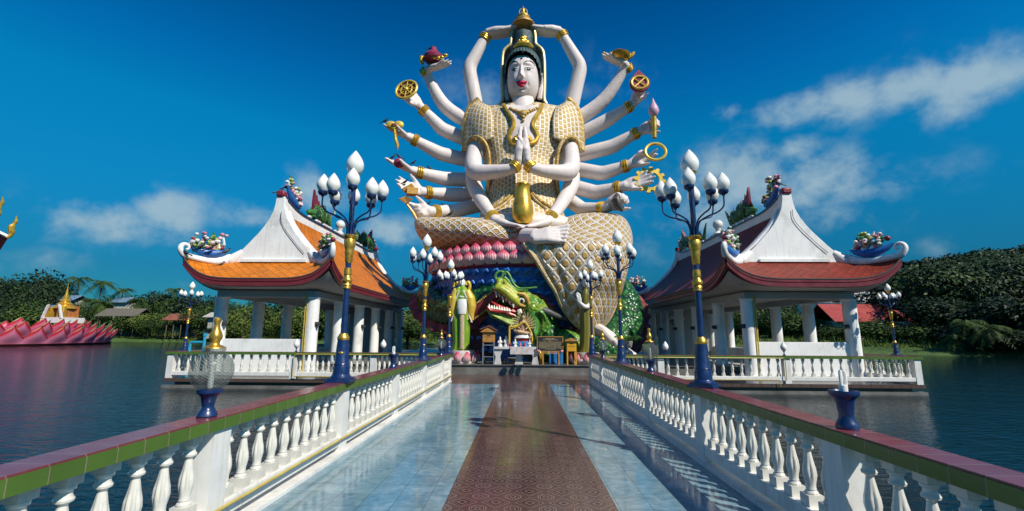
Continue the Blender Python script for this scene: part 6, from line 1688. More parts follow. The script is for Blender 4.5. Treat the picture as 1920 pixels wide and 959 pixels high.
# bowls, urns and brass pieces on the platform edge
def pot(name, px, py, prof_, m_, label, cat):
    g_ = onplat(px, py); b = MB(); b.lathe(prof_, 20, c=g_); o = b.build(name, m_, org=g_); tag(o, label, cat); return o
m_brass = vary('brass', (.55, .36, .10), .3, metal=.8)
pot('incense_bowl', 966, 680, [(.16, 0), (.12, .04), (.3, .14), (.36, .20), (.33, .2)], m_stone, 'wide grey stone incense bowl before the altar', 'bowl')
pot('stone_trough', 1000, 678, [(.2, 0), (.32, .06), (.42, .24), (.38, .25), (.3, .12)], vary('dark_stone', (.10, .10, .095), .5), 'dark stone basin before the altar beside the information board', 'basin')
pot('brass_burner', 908, 682, [(.05, 0), (.08, .02), (.04, .05), (.09, .10), (.07, .15), (.03, .19), (.01, .22)], m_brass, 'small brass burner at the foot of the steel frame', 'burner')
pot('brass_lamp', 948, 681, [(.06, 0), (.07, .02), (.03, .06), (.05, .14), (.04, .2), (.08, .24), (.02, .26)], m_brass, 'brass oil lamp on the platform edge before the altar', 'oil lamp')
pot('brass_burner', 942, 681.5, [(.05, 0), (.06, .02), (.03, .05), (.09, .08), (.09, .11), (.02, .12)], m_brass, 'low brass dish beside the oil lamp on the platform edge', 'burner')
pot('brass_vase', 1013, 682.5, [(.08, 0), (.09, .04), (.05, .10), (.07, .3), (.09, .42), (.05, .5), (.07, .54), (.02, .55)], m_goldb, 'slim golden vase at the foot of the information board', 'vase')
g_ = onplat(872, 680); b = MB(); b.prism([(g_.x - .3, PZ), (g_.x + .3, PZ), (g_.x + .2, PZ + .16), (g_.x + .02, PZ + .3), (g_.x - .2, PZ + .16)], 'y', g_.y - .12, g_.y + .12); o = b.build('stone_block', m_stone, org=g_, smooth=False, bevel=.03); tag(o, 'pointed dark stone block before the green robed statue', 'stone block')
# blue tarpaulin wall piece behind the board
xa, xb = U(1030, 665, 20.3).x, U(1056, 665, 20.3).x
b = MB(); b.grid(lambda u, v: Vector((lerp(xa, xb, u), 20.3 + .05 * math.sin(u * 14), lerp(PZ, PZ + .75, v))), 20, 4); o = b.build('blue_skirting', vary('blue_cloth', (.01, .13, .36), .5), org=(xa, 20.3, PZ)); tag(o, 'bright blue painted skirting behind the information board', 'skirting')
# potted fern and low parapet right of the statue
def fern(px, py, t_, size, label, name='fern_plant'):
    c = U(px, py, t_); b = MB(); r = random.Random(px)
    for k in range(26):
        a = r.uniform(0, 2 * PI); l_ = size * r.uniform(.5, 1.0); d = Vector((math.cos(a), math.sin(a), 0))
        pts = [c + d * (l_ * u) + Vector((0, 0, l_ * (1.1 * u - 1.0 * u * u))) for u in (0, .3, .6, .85, 1)]
        b.tube(pts, [.012 * size, .05 * size, .06 * size, .04 * size, .004], 4, flat=.15)
    root = thing(name, label, 'plant', c); b.build('leaves', m_leafg, root)
    b = MB(); b.lathe([(.16, -.3), (.22, -.02), (.20, 0), (.05, 0)], 12, c=c); b.build('pot', m_stone, root)
m_leafg = vary('plant_green', (.07, .20, .03), .5, amt=.5, scale=3)
fern(1177, 640, 20.5, .75, 'bright green potted fern beside the second right lamp post')

# black birds on the great statue's hands and arms
for px, py, t_, lab, rz in ((722, 229, 25.1, 'black bird on the fingertips beyond the golden heart', 0), (735, 298, 24.9, 'black bird on the open palm beside the dark red fruit', 0), (748, 296, 24.8, 'black bird standing on the dark red fruit', PI), (774, 308, 25.4, 'black bird on the wrist behind the dark red fruit', 0), (806, 318, 25.9, 'black bird on the forearm between fruit and shoulder', PI),
                            (759, 344, 24.3, 'black bird on the fingers above the ochre box', 0), (758, 375, 23.3, 'black bird on the golden whisk', .4), (801, 386, 24.2, 'black bird on the lowest left wrist', 0), (833, 389, 24.9, 'black bird on the lowest left forearm', PI), (843, 405, 22.9, 'black bird on the folded golden leg', 0), (808, 92, 25.8, 'black bird on top of the dark red lotus bud', 0),
                            (986, 606, 20.0, 'small black bird beneath the dragon horn', 0)):
    if px == 986: continue
    bird(lab, U(px, py + 3, t_), rz, 1.15)
# ---------------------------------------------------------------- far banks and hill
t = NT('bank_grass'); n_ = t.noise(t.coord(), .25, 6, .7); t.bump(t.noise(t.coord(), 3, 5), .6, .2)
m_grass = t.fin(t.ramp(n_, [(.35, (.035, .075, .012)), (.6, (.07, .14, .02)), (.8, (.12, .15, .04))]), .9)
def ground_sheet():
    """one sheet: under the lake, rising to banks left/behind and right, out to the horizon"""
    def shore_y(x):
        if x < -14: return interp([(-600, 120), (-160, 100), (-80, 92), (-30, 84), (-14, 78)], x)
        if x < 15: return 60
        return interp([(15, 62), (28, 58), (40, 50), (60, 40), (75, 20), (110, -60), (140, -300)], x)
    b = MB()
    xs = sorted(set([-1600, -900, -600, -400, -300] + list(range(-220, 221, 5)) + [300, 400, 600, 900, 1600])); ys = sorted(set([-300, -120] + list(range(-60, 220, 5)) + [260, 320, 420, 600, 900, 1500]))
    vs = []
    for y in ys:
        for x in xs:
            d = (y - shore_y(x)) * (1 if x < 60 else .7)
            z = -1.6 if d < -4 else (-1.6 + (d + 4) / 8 * 2.0 if d < 4 else .4 + min(1.2, (d - 4) * .03))
            z += .12 * mnoise.noise(Vector((x * .12, y * .12, 0))) if d > 0 else 0
            vs.append((x, y, z))
    w_ = len(xs); fs = [(j * w_ + i, j * w_ + i + 1, (j + 1) * w_ + i + 1, (j + 1) * w_ + i) for j in range(len(ys) - 1) for i in range(w_ - 1)]
    b.add(vs, fs); o = b.build('ground', m_grass); tag(o, 'grassy ground of the far banks around the lake', kind='structure'); return shore_y
shore_y = ground_sheet()
def gz(x, y): return .4 + min(1.2, max(0, (y - shore_y(x)) - 4) * .03)

# foliage
def leafmat(name, dark, mid, lite, sc=.35):
    t = NT(name); g_ = t.n('ShaderNodeNewGeometry'); n_ = t.noise(t.coord(), sc, 3, .6)
    f = t.math('ADD', t.math('MULTIPLY', g_.outputs['Random Per Island'], .55), t.math('MULTIPLY', n_, .6))
    return t.fin(t.ramp(f, [(.3, dark), (.6, mid), (.9, lite)]), .6, 0, .25)
m_f1 = leafmat('dark_foliage', (.005, .014, .006), (.012, .032, .009), (.034, .065, .015))
m_f2 = leafmat('mid_foliage', (.010, .028, .006), (.030, .068, .011), (.085, .125, .02))
m_f3 = leafmat('yellow_green_foliage', (.04, .07, .012), (.085, .13, .02), (.15, .18, .04))
m_trunk = vary('bark', (.11, .085, .06), .85, amt=.35, scale=3, bump=.5, bdist=.05)
def crown(seed, n, leaf, lobes=9, flat=.8, m=None):
    """unit crown: leaf faces on lumpy clumps, gaps between them"""
    r = random.Random(seed); cl = []
    for k in range(lobes):
        a = r.uniform(0, 2 * PI); e_ = r.uniform(-.35, 1); rr = r.uniform(.35, .72)
        cl.append((Vector((math.cos(a) * rr, math.sin(a) * rr, e_ * .5 * flat)), r.uniform(.28, .48)))
    cl.append((Vector((0, 0, .15)), .55))
    vs = []; fs = []
    for k in range(n):
        c, s_ = r.choice(cl); d = Vector((r.gauss(0, 1), r.gauss(0, 1), r.gauss(0, 1) + .25)).normalized()
        p = c + d * s_ * (r.uniform(.72, 1.08)); p.z = p.z * flat
        nn = (d + Vector((r.uniform(-1, 1), r.uniform(-1, 1), r.uniform(-.4, 1)))).normalized(); a = nn.orthogonal().normalized(); a = Matrix.Rotation(r.uniform(0, 6.28), 3, nn) @ a; b_ = nn.cross(a)
        l_ = leaf * r.uniform(.6, 1.3); i = len(vs)
        vs += [p - a * l_, p + b_ * l_ * .5, p + a * l_, p - b_ * l_ * .5]; fs.append((i, i + 1, i + 2, i + 3))
    mb = MB(); mb.v = vs; mb.f = fs; return mb.mesh(m=m, smooth=False)
def trunk_mesh(seed):
    r = random.Random(seed); b = MB(); lean = r.uniform(-.15, .15)
    b.tube([(0, 0, -.6), (lean * .3, 0, .2), (lean, .05, .6), (lean * .8, 0, 1.0)], [.085, .06, .045, .02], 8)
    for k in range(5):
        a = r.uniform(0, 6.28); b.tube([(lean * .6, 0, .35 + .08 * k), (lean * .6 + .25 * math.cos(a), .25 * math.sin(a), .65 + .06 * k), (lean * .6 + .45 * math.cos(a), .45 * math.sin(a), .9 + .05 * k)], [.035, .022, .008], 6)
    return b.mesh(m=m_trunk)
CR = {}
for kn, m_ in (('dark', m_f1), ('mid', m_f2), ('lite', m_f3)):
    CR[kn] = [crown(100 + k, 4600, .040, 11, .85, m_) for k in range(3)]
TRK = [trunk_mesh(k) for k in range(3)]
def palm_mesh(seed):
    r = random.Random(seed); b = MB()
    for k in range(22):
        a = 2 * PI * k / 22 + r.uniform(-.1, .1); el = r.uniform(-.5, 1.1); L_ = r.uniform(.85, 1.1); d = Vector((math.cos(a), math.sin(a), 0)); sd = Vector((-math.sin(a), math.cos(a), 0))
        pts = [Vector((0, 0, 0)) + d * (L_ * u * math.cos(el * .6)) + Vector((0, 0, L_ * (math.sin(el) * u * .9 - .85 * u * u))) for u in np.linspace(0, 1, 9)]
        for i in range(1, 9):
            p = pts[i]; w_ = .20 * math.sin(PI * (i / 9.2)) + .03
            dd = (pts[i] - pts[i - 1]).normalized()
            for s_ in (-1, 1):
                for q_ in (0, .5):
                    pp = pts[i - 1].lerp(pts[i], q_); e_ = pp + sd * s_ * w_ + dd * .10 + Vector((0, 0, -w_ * .45)); b.add([pp - dd * .018, pp + dd * .03, e_], [(0, 1, 2)])
    return b.mesh(m=m_f2, smooth=False)
PALM = [palm_mesh(k) for k in range(2)]
pt = MB(); pt.tube([(0, 0, 0), (.02, 0, .3), (.05, .01, .7), (.06, 0, 1)], [.032, .024, .02, .017], 8); PTR = pt.mesh(m=m_trunk)
ORD = ['first', 'second', 'third', 'fourth', 'fifth', 'sixth', 'seventh', 'eighth', 'ninth', 'tenth', 'eleventh', 'twelfth', 'thirteenth', 'fourteenth', 'fifteenth', 'sixteenth', 'seventeenth', 'eighteenth', 'nineteenth', 'twentieth']
def tree(x, y, h, w_, kind, label, seed, group, name='broadleaf_tree', low=.0):
    r = random.Random(seed); z = gz(x, y) if abs(x) > 14 or y > 60 else 0
    root = thing(name, label, 'tree', (x, y, z), r.uniform(0, 6), group)
    t_ = link('trunk', TRK[seed % 3], root); h *= 1.10; t_.scale = (h * .55, h * .55, h * .55)
    c = link('crown', CR[kind][seed % 3], root); c.scale = (w_ * 1.15, w_ * 1.15, h * (.55 + low * .6)); c.location = (0, 0, h * (.52 - low))
    return root
def palm(x, y, h, label, seed, fr=3.2, group=None):
    r = random.Random(seed); z = gz(x, y)
    root = thing('palm_tree', label, 'palm', (x, y, z), r.uniform(0, 6), group)
    t_ = link('trunk', PTR, root); t_.scale = (h * .6, h * .6, h)
    c = link('crown', PALM[seed % 2], root); c.scale = (fr, fr, fr); c.location = (.06 * h * .6, 0, h)
    return root
def px2x(px, y): return (px - 979) * (y * .985 + .4) / FPX
def hgt(py, y): return EYE.z + y * math.tan(math.atan((479.5 - py) / FPX) + R(9.87))
# rows of trees placed by bearing and distance: (px, top py, dist, half width, kind)
rows = []
def jit(s_): return random.Random(s_).uniform(-1, 1)
left_front = [(-60, 500, 118, 8, 'dark'), (5, 495, 120, 9, 'dark'), (42, 502, 116, 7, 'dark'), (76, 516, 114, 6, 'dark'), (20, 545, 104, 6, 'dark'), (62, 560, 102, 6, 'mid'), (150, 560, 108, 5, 'mid'), (190, 553, 122, 5, 'mid'), (218, 546, 128, 6, 'dark'), (245, 552, 122, 5, 'dark'), (268, 545, 130, 6, 'mid'),
              (300, 536, 124, 7, 'dark'), (332, 545, 118, 7, 'mid'), (365, 540, 114, 7, 'dark'), (232, 585, 100, 4, 'mid'), (270, 580, 98, 4.5, 'lite'), (290, 590, 96, 3.5, 'mid'), (350, 590, 98, 4, 'mid'), (385, 572, 96, 5, 'mid')]
for i, (px, py, d, w_, k) in enumerate(sorted(left_front)):
    tree(px2x(px, d), d, (hgt(py, d) - gz(px2x(px, d), d)) * .97, w_, k, f'{ORD[i]} tree counted from the lotus island end of the far left bank', 11 + i, 'trees on the far left bank', low=.12)
mid_row = [(425, 548, 100, 6, 'mid'), (450, 560, 92, 5, 'lite'), (478, 552, 98, 6, 'mid'), (510, 545, 104, 7, 'dark'), (540, 562, 90, 5, 'lite'), (560, 552, 96, 6, 'mid'), (600, 555, 95, 6, 'mid'), (635, 560, 92, 5, 'mid'), (660, 556, 95, 6, 'dark'), (700, 565, 90, 5, 'mid'), (735, 560, 92, 6, 'mid'), (765, 575, 78, 5, 'lite'), (795, 590, 76, 4, 'mid')]
for i, (px, py, d, w_, k) in enumerate(mid_row):
    tree(px2x(px, d), d, (hgt(py, d) - gz(px2x(px, d), d)), w_, k, f'{ORD[i]} tree showing behind the orange roofed pavilion, from its outer column', 41 + i, 'trees behind the orange roofed pavilion', low=.27)
for i, (px, py, d, h_) in enumerate([(118, 520, 125, 4.2), (158, 527, 112, 4.0), (205, 540, 118, 3.2), (140, 560, 108, 3.0), (165, 565, 106, 3.2), (245, 560, 104, 3), (310, 540, 120, 3.2)]):
    x = px2x(px, d); palm(x, d, hgt(py + 8, d) - gz(x, d), ['tallest palm above the golden shrine spire', 'pale trunked palm just behind the golden shrine', 'palm beyond the blue tin roofs', 'short palm beside the golden shrine', 'low palm between the shrine and the thatched roof', 'palm above the thatched roof', 'palm above the rusty roofed hut'][i], i, h_)
right_row = [(1700, 515, 72, 5, 'dark'), (1735, 500, 70, 6, 'dark'), (1775, 488, 68, 7, 'mid'), (1812, 486, 70, 7, 'mid'), (1850, 500, 64, 6, 'dark'), (1885, 492, 66, 7, 'dark'), (1925, 480, 68, 8, 'dark'), (1980, 480, 64, 8, 'dark'), (1760, 540, 60, 5, 'dark'), (1815, 545, 56, 6, 'dark'), (1870, 545, 54, 6, 'dark'), (1920, 540, 50, 6, 'dark'), (1972, 545, 50, 6, 'dark'),
             (1650, 588, 62, 4.2, 'mid'), (1625, 597, 64, 3.2, 'mid'), (1700, 598, 58, 3.8, 'mid'), (1740, 600, 56, 3.6, 'dark'), (1800, 610, 52, 3.2, 'dark'), (1850, 600, 50, 4, 'dark'), (1900, 605, 46, 4, 'dark')]  # dark crowns carry the shade of this bank in their leaf colour
for i, (px, py, d, w_, k) in enumerate(right_row):
    x = px2x(px, d); tree(x, d, (hgt(py, d) - gz(x, d)), w_, k, f'{ORD[i]} dark tree of the shaded bank beyond the dark red pavilion' if i < 13 else f'{ORD[i - 13]} rounded shrub tree at the water beyond the dark red pavilion, from its corner', 71 + i, 'trees on the shaded right bank', low=.10 if i < 13 else .2)
rm = [(1180, 575, 90, 5, 'mid'), (1215, 560, 96, 6, 'dark'), (1250, 548, 100, 7, 'dark'), (1290, 565, 90, 6, 'mid'), (1330, 560, 88, 5, 'mid'), (1372, 565, 86, 5, 'lite'), (1400, 560, 84, 5, 'mid'), (1435, 572, 80, 5, 'mid'), (1465, 560, 82, 5, 'mid'), (1490, 575, 78, 4.5, 'lite'), (1520, 572, 76, 5, 'mid'), (1555, 600, 70, 3, 'mid'), (1225, 520, 120, 6, 'dark')]
for i, (px, py, d, w_, k) in enumerate(rm):
    x = px2x(px, d); tree(x, d, (hgt(py, d) - gz(x, d)), w_, k, f'{ORD[i]} tree showing behind the dark red roofed pavilion, from its inner side', 101 + i, 'trees behind the dark red roofed pavilion', low=.27)
for i, (px, py, d, h_) in enumerate([(1790, 590, 50, 2.6), (1826, 600, 48, 2.4), (1765, 615, 50, 1.8)]):
    x = px2x(px, d); palm(x, d, max(.8, hgt(py + 14, d) - gz(x, d)), ['broad palm at the water edge of the shaded right bank', 'yellowing palm beside the broad one on the right bank', 'small palm near the orange leaves on the right bank'][i], i, h_)
# undergrowth along the banks: one mass
b = MB(); r = random.Random(77)
for k in range(2600):
    if r.random() < .6: x = r.uniform(-150, -13); y = shore_y(x) + 4 + abs(r.gauss(0, 10))
    else: x = r.uniform(16, 75); y = shore_y(x) + 3 + abs(r.gauss(0, 6))
    h = r.uniform(.25, .95) * (1.4 if y > shore_y(x) + 8 else .55); z = gz(x, y)
    for j in range(7):
        a = r.uniform(0, 6.28); p = Vector((x + r.gauss(0, .7), y + r.gauss(0, .7), z)); d = Vector((math.cos(a), math.sin(a), 0)) * r.uniform(.15, .4)
        b.add([p - d * .3, p + d * .3, p + d + Vector((0, 0, h * r.uniform(.6, 1.2)))], [(0, 1, 2)])
o = b.build('undergrowth', m_f3, smooth=False); tag(o, 'low green undergrowth along both banks', 'undergrowth', kind='stuff')
# far wood filling in behind the trees
b = MB(); r = random.Random(78)
for k in range(42000):
    if r.random() < .5: x = r.uniform(-190, -10); y = r.uniform(128, 145) + .0 * x; hh = 7 + 4 * mnoise.noise(Vector((x * .06, 0, 0)))
    elif r.random() < .45: x = r.uniform(-10, 62); y = r.uniform(105, 118); hh = 9 + 3 * mnoise.noise(Vector((x * .08, 0, 0)))
    else: x = r.uniform(55, 150); y = r.uniform(72, 95); hh = 12 + 3 * mnoise.noise(Vector((x * .08, 0, 0)))
    z = gz(x, y) + hh * r.random() ** .6; nn = Vector((r.gauss(0, 1), r.gauss(0, 1), r.gauss(0, 1))).normalized(); a = nn.orthogonal().normalized(); c_ = nn.cross(a); l_ = r.uniform(.2, .5); p = Vector((x, y, z))
    b.add([p - a * l_, p + c_ * l_ * .6, p + a * l_, p - c_ * l_ * .6], [(0, 1, 2, 3)])
o = b.build('wood', m_f1, smooth=False); tag(o, 'dense wood closing the view behind the nearer trees', 'wood', kind='stuff')
# hill on the right
HB = [(40, 0), (70, 18), (110, 32), (150, 42), (200, 50), (260, 58), (330, 55), (420, 40), (520, 0)]
b = MB()
def hill(u, v):
    x = lerp(70, 620, u); y = lerp(200, 420, v); h = interp([(70, 0), (130, 14), (190, 34), (250, 46), (330, 60), (430, 66), (540, 50), (620, 0)], x) * math.sin(PI * min(1, max(0, v))) ** .7
    h += 5 * mnoise.noise(Vector((x * .03, y * .03, 0))) * (h > 4) + 2.2 * mnoise.noise(Vector((x * .12, y * .12, 3))) * (h > 2)
    return Vector((x, y, h))
b.grid(hill, 160, 60); t = NT('wooded_hill'); n_ = t.noise(t.coord(), .22, 6, .75); t.bump(n_, 1, 3); m_hill = t.fin(t.ramp(n_, [(.35, (.012, .032, .018)), (.65, (.035, .07, .03))]), .9, 0, .1)
o = b.build('hill', m_hill, smooth=180); tag(o, 'dark wooded hill beyond the right bank', kind='structure')
b = MB(); r = random.Random(79)
for k in range(22000):
    u, v = r.random(), r.uniform(.0, .62); p = hill(u, v); 
    if p.z < 1: continue
    p.z += r.uniform(0, 2.6); nn = Vector((r.gauss(0, 1), r.gauss(0, 1) - .5, r.gauss(0, 1) + .5)).normalized(); a = nn.orthogonal().normalized(); c_ = nn.cross(a); l_ = r.uniform(.5, 1.1)
    b.add([p - a * l_, p + c_ * l_ * .7, p + a * l_, p - c_ * l_ * .7], [(0, 1, 2, 3)])
o = b.build('hill_wood', m_f1, smooth=False); tag(o, 'tree canopy covering the dark hill', 'wood', kind='stuff')

# ---------------------------------------------------------------- pink lotus island on the lake
t = NT('pink_petal_wall'); sep = t.n('ShaderNodeSeparateXYZ'); t.l(t.coord('UV'), sep.inputs[0])
u2 = t.math('ABSOLUTE', t.math('SUBTRACT', sep.outputs[0], .5)); edge = t.math('ADD', t.math('MULTIPLY', u2, .9), t.math('MULTIPLY', sep.outputs[1], .75))
cc = t.ramp(edge, [(.50, (.68, .22, .35)), (.66, (.58, .10, .18)), (.72, (.42, .012, .018)), (.93, (.38, .012, .015)), (.96, (.30, .26, .12))])
vn = t.math('SINE', t.math('MULTIPLY', sep.outputs[0], 60)); cc = t.mix(t.ramp(vn, [(.6, 0), (1, .25)]), cc, (.38, .10, .16))
m_ppet = t.fin(cc, .45)
R0 = 22.0; LC = Vector((-88, 64, 0))
LI = thing('lotus_island', 'huge pink lotus shaped island of three petal rows floating on the lake', 'lotus island', (LC.x, LC.y, WZ))
b = MB(); b.lathe([(R0 + .3, 0), (R0 + .5, .28), (R0 - .2, .30), (1, .32)], 96, c=(LC.x, LC.y, WZ)); b.build('rim', vary('dark_rim', (.10, .02, .025), .5), LI)
b = MB(); b.lathe([(R0 - 1.2, .3), (R0 - .9, 1.6), (R0 - 1.4, 2.5), (1, 2.55)], 96, c=(LC.x, LC.y, WZ)); b.build('deck', vary('magenta_deck', (.38, .06, .12), .55), LI)
def bigpetal(w_, h, lean):
    b = MB()
    def fn(u, v):
        x = u * 2 - 1; prof_ = (1 - v ** 1.5) ** .85 * (1.0 + .1 * math.sin(PI * v)) if v < 1 else .02
        ww = w_ * max(.02, prof_); return (Vector((x * ww, -lean * v ** 1.3 - .35 * (1 - x * x) * math.sin(PI * v), h * v)), (u, v))
    b.grid(fn, 10, 12); me = b.mesh(m=m_ppet, smooth=180)
    return me
for row, (w_, h, rr, z, off, n) in enumerate(((1.5, 2.35, R0 + .1, .25, 0, 50), (1.4, 2.2, R0 - .7, 1.15, .5, 50))):
    pm = bigpetal(w_, h, .9)
    for k in range(n):
        a = 2 * PI * (k + off) / n
        if math.sin(a) > .75: continue
        p = link('petal', pm, LI); p.location = (rr * math.cos(a), rr * math.sin(a), z); p.rotation_euler = (0, 0, a + PI / 2)
pm = bigpetal(1.4, 2.1, .8)
mb = MB()
for k in range(40):
    a = 2 * PI * (k + .2) / 40; rr = R0 - 3.4; p = link('inner_petal', pm, LI); p.location = (rr * math.cos(a), rr * math.sin(a), 1.8); p.rotation_euler = (0, 0, a + PI / 2)
# green tips
tm = MB(); tm.tube([(-.25, 0, -.25), (0, 0, 0), (.35, 0, .26)], [.09, .08, .01], 5); tm = tm.mesh(m=m_orn['green'])
for row, (rr, z, off) in enumerate(((R0 + 1.0, 2.60, 0), (R0 + .2, 3.35, .5))):
    for k in range(50):
        a = 2 * PI * (k + off) / 50
        if math.sin(a) > .55: continue
        p = link('petal_tip', tm, LI); p.location = (rr * math.cos(a), rr * math.sin(a), z); p.rotation_euler = (0, 0, a)
# golden shrine with spire
SX = U(118, 600, 70); SP = thing('golden_shrine', 'small golden spired shrine rising from the pink lotus island', 'shrine', (SX.x, 70, WZ + 2.5))
zz = lambda py: U(118, py, 70).z
b = MB(); b.box2((SX.x - 1.7, 68.2, zz(606)), (SX.x + 1.7, 71.8, zz(596))); b.build('base', m_orn['white'], SP, smooth=False)
for sx in (-1.3, -.55, .55, 1.3):
    b = MB(); b.box2((SX.x + sx - .16, 68.5, zz(598)), (SX.x + sx + .16, 68.9, zz(577))); b.build('pillar', m_goldb, SP, smooth=False)
b = MB(); b.box2((SX.x - 1.1, 69.4, zz(598)), (SX.x + 1.1, 71.3, zz(574))); b.build('wall', vary('orange_shrine_wall', (.45, .16, .04), .5, amt=.5, scale=3), SP, smooth=False)
for s_ in (-1, 1):
    b = MB(); b.prism([(SX.x + s_ * 1.6, zz(597)), (SX.x + s_ * 1.35, zz(597)), (SX.x + s_ * .75, zz(572)), (SX.x + s_ * 1.0, zz(574))], 'y', 68.1, 68.4); b.build('gable_trim', m_orn['white'], SP, smooth=False)
b = MB(); b.lathe([(1.5, zz(579)), (1.4, zz(577)), (.95, zz(573)), (1.0, zz(571)), (.62, zz(567)), (.68, zz(565)), (.36, zz(560)), (.4, zz(558)), (.14, zz(551)), (.18, zz(548)), (.07, zz(542)), (.02, zz(531))], 16, c=(SX.x, 69.9, 0)); b.build('spire', m_goldb, SP)
# ---------------------------------------------------------------- huts on the banks
def hut(px0, px1, py_r, py_e, d, wall, roof, label, name='house', open_=False):
    x0, x1 = px2x(px0, d), px2x(px1, d); ze = hgt(py_e, d); zr = hgt(py_r, d); zg = gz((x0 + x1) / 2, d)
    root = thing(name, label, 'house', ((x0 + x1) / 2, d, zg)); dp = max(3.5, (x1 - x0) * .5)
    if not open_:
        b = MB(); b.box2((x0 + .3, d, zg), (x1 - .3, d + dp, ze)); b.build('wall', wall, root, smooth=False)
        w_ = (x1 - x0)
        for f in (.25, .7):
            b = MB(); b.box2((x0 + w_ * f - .5, d - .04, zg + 1.0), (x0 + w_ * f + .5, d + .02, zg + 2.0)); b.build('window', m_ink, root, smooth=False)
    else:
        for f in (0.04, .34, .66, .96):
            b = MB(); xx = lerp(x0, x1, f); b.tube([(xx, d, zg), (xx, d, ze)], .09, 8); b.build('post', m_trunk, root)
        b = MB(); b.box2((x0 + .4, d + dp - .2, zg), (x1 - .4, d + dp, ze)); b.build('wall', wall, root, smooth=False)
    b = MB()
    for s_, ya in ((1, d - .7), (-1, d + dp + .7)):
        ym = d + dp / 2; b.add([(x0 - .5, ya, ze - .15), (x1 + .5, ya, ze - .15), (x1 + .5, ym, zr), (x0 - .5, ym, zr), (x0 - .5, ya, ze - .05), (x1 + .5, ya, ze - .05), (x1 + .5, ym, zr + .1), (x0 - .5, ym, zr + .1)], [(0, 3, 2, 1), (4, 5, 6, 7), (0, 1, 5, 4), (0, 4, 7, 3), (1, 2, 6, 5)])
    b.build('roof', roof, root, smooth=False); return root
m_tin = vary('blue_tin_roof', (.16, .26, .36), .4, amt=.2, scale=2); m_rusty = vary('rusty_tin_roof', (.26, .09, .05), .6, amt=.4, scale=1.5); m_thatch = vary('grey_thatch', (.13, .12, .09), .9, amt=.3, scale=4, bump=.4)
m_wallc = vary('cream_wall', (.45, .44, .38), .7); m_redroof = vary('red_roof', (.34, .045, .035), .5, amt=.2, scale=1)
hut(84, 112, 558, 567, 112, m_wallc, m_tin, 'house with pale blue tin roof just behind the golden shrine')
hut(190, 216, 561, 571, 116, m_wallc, m_tin, 'blue tin roofed house above the thatched roof')
hut(60, 80, 577, 585, 100, m_wallc, m_tin, 'low pale roofed house above the lotus island petals')
hut(-10, 22, 578, 584, 104, m_wallc, m_tin, 'white roofed house at the edge of the photo above the petals')
hut(168, 240, 583, 597, 98, m_thatch, m_thatch, 'long low grey thatched roof among shrubs', open_=True)
hut(300, 345, 593, 604, 92, m_trunk, m_rusty, 'open hut with rusty red roof beside the corner lamp post', open_=True)
hut(378, 398, 590, 598, 90, m_wallc, m_wallc, 'white roofed shed beside the outer column of the orange pavilion')
hut(1556, 1700, 568, 600, 70, m_wallc, m_redroof, 'long red roofed hall behind the dark red pavilion corner')
hut(1690, 1745, 580, 600, 66, m_wallc, m_redroof, 'small red roofed house among the shaded trees')
hut(1905, 1960, 556, 566, 60, m_wallc, m_redroof, 'red roof peeping from the dark trees at the photo edge')
# white building behind scaffolding
d = 84; x0, x1 = px2x(1552, d), px2x(1662, d); zg = gz(x0, d); zt_b = hgt(546, d)
BW = thing('building', 'white concrete building wrapped in scaffolding behind the red roofed hall', 'building', ((x0 + x1) / 2, d, zg))
b = MB(); b.box2((x0, d, zg), (x1, d + 10, zt_b)); b.build('wall', m_pwhite, BW, smooth=False)
for k in range(3):
    for j in range(5):
        b = MB(); xx = lerp(x0, x1, (j + .5) / 5); z_ = zg + 2.2 + k * 2.9; b.box2((xx - .8, d - .05, z_), (xx + .8, d + .05, z_ + 1.4)); b.build('window', vary('window_dark', (.05, .08, .1), .2) if 'window_dark' not in bpy.data.materials else bpy.data.materials['window_dark'], BW, smooth=False)
SC = thing('scaffolding', 'steel pole scaffolding in front of the white concrete building', 'scaffolding', ((x0 + x1) / 2, d - 1.5, zg))
b = MB()
for j in range(15):
    xx = lerp(x0 - 4, x1 + 1, j / 14)
    for yy in (d - 1.6, d - .6): b.tube([(xx, yy, zg), (xx, yy, zt_b + .6)], .05, 5)
b.build('upright', m_steel, SC)
b = MB()
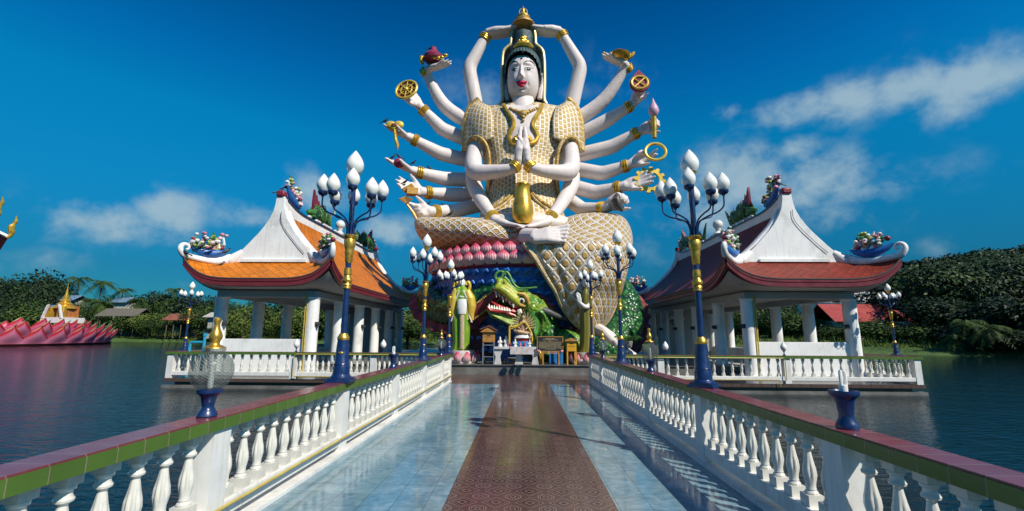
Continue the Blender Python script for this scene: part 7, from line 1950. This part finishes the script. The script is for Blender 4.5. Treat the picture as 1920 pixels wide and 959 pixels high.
for k in range(7):
    z_ = lerp(zg + 1, zt_b + .3, k / 6)
    for yy in (d - 1.6, d - .6): b.tube([(x0 - 4, yy, z_), (x1 + 1, yy, z_)], .045, 5)
b.build('rail', m_steel, SC)
# temple roof corner at the left edge
d = 34
ex = U(22, 445, d); TP = thing('temple_hall', 'tiered dark roofed temple hall with golden horn finials at the photo edge', 'temple', (ex.x, d, 0))
m_troof = vary('dark_temple_roof', (.10, .03, .03), .5, amt=.3, scale=2)
X1 = ex.x - .15; XC = X1 - 9; PV = (ex.x, d, 0); TA_ = R(52)
b = MB(); b.box2((XC - 6.5, d + 1, -.6), (XC + 6.5, d + 14, ex.z - .3)).turn(PV, TA_); b.build('wall', m_pwhite, TP, smooth=False)
for j in range(4): b = MB(); b.lathe([(.3, -.6), (.3, ex.z - .4)], 14, c=(XC + 1 + j * 2.1, d + .4, 0)).turn(PV, TA_); b.build('column', m_pwhite, TP)
for k in range(2):
    pts = [(X1, ex.z), (X1 - 1.3, ex.z + .75), (X1 - 3.4, ex.z + 2.6), (XC, ex.z + 6.5)] if k == 0 else [(X1 - .9, ex.z + 1.35), (X1 - 1.8, ex.z + 2.0), (X1 - 3.6, ex.z + 3.8), (XC, ex.z + 8.6)]
    poly = pts + [(2 * XC - x, z_) for x, z_ in reversed(pts[:-1])]
    b = MB(); b.prism(poly, 'y', d + .4, d + 14 - k).turn(PV, TA_); rf = b.build('roof', m_troof, TP, smooth=False)
    b = MB(); q_ = smooth_path([(x, d + .3, z_ + .02) for x, z_ in pts], 5); b.tube(q_, .13, 6).turn(PV, TA_); b.build('barge_board', m_pwhite, rf)
    p0 = Vector((pts[0][0], d + .3, pts[0][1])); b = MB(); b.tube(smooth_path([p0 + Vector((-.1, 0, -.05)), p0 + Vector((.12, 0, .3)), p0 + Vector((.05, 0, .8)), p0 + Vector((.22, 0, 1.3)), p0 + Vector((.18, 0, 1.75))], 4), [.14] * 5 + [.2] * 5 + [.12] * 4 + [.05] * 3, 8).turn(PV, TA_); b.build('finial', m_goldb, rf)
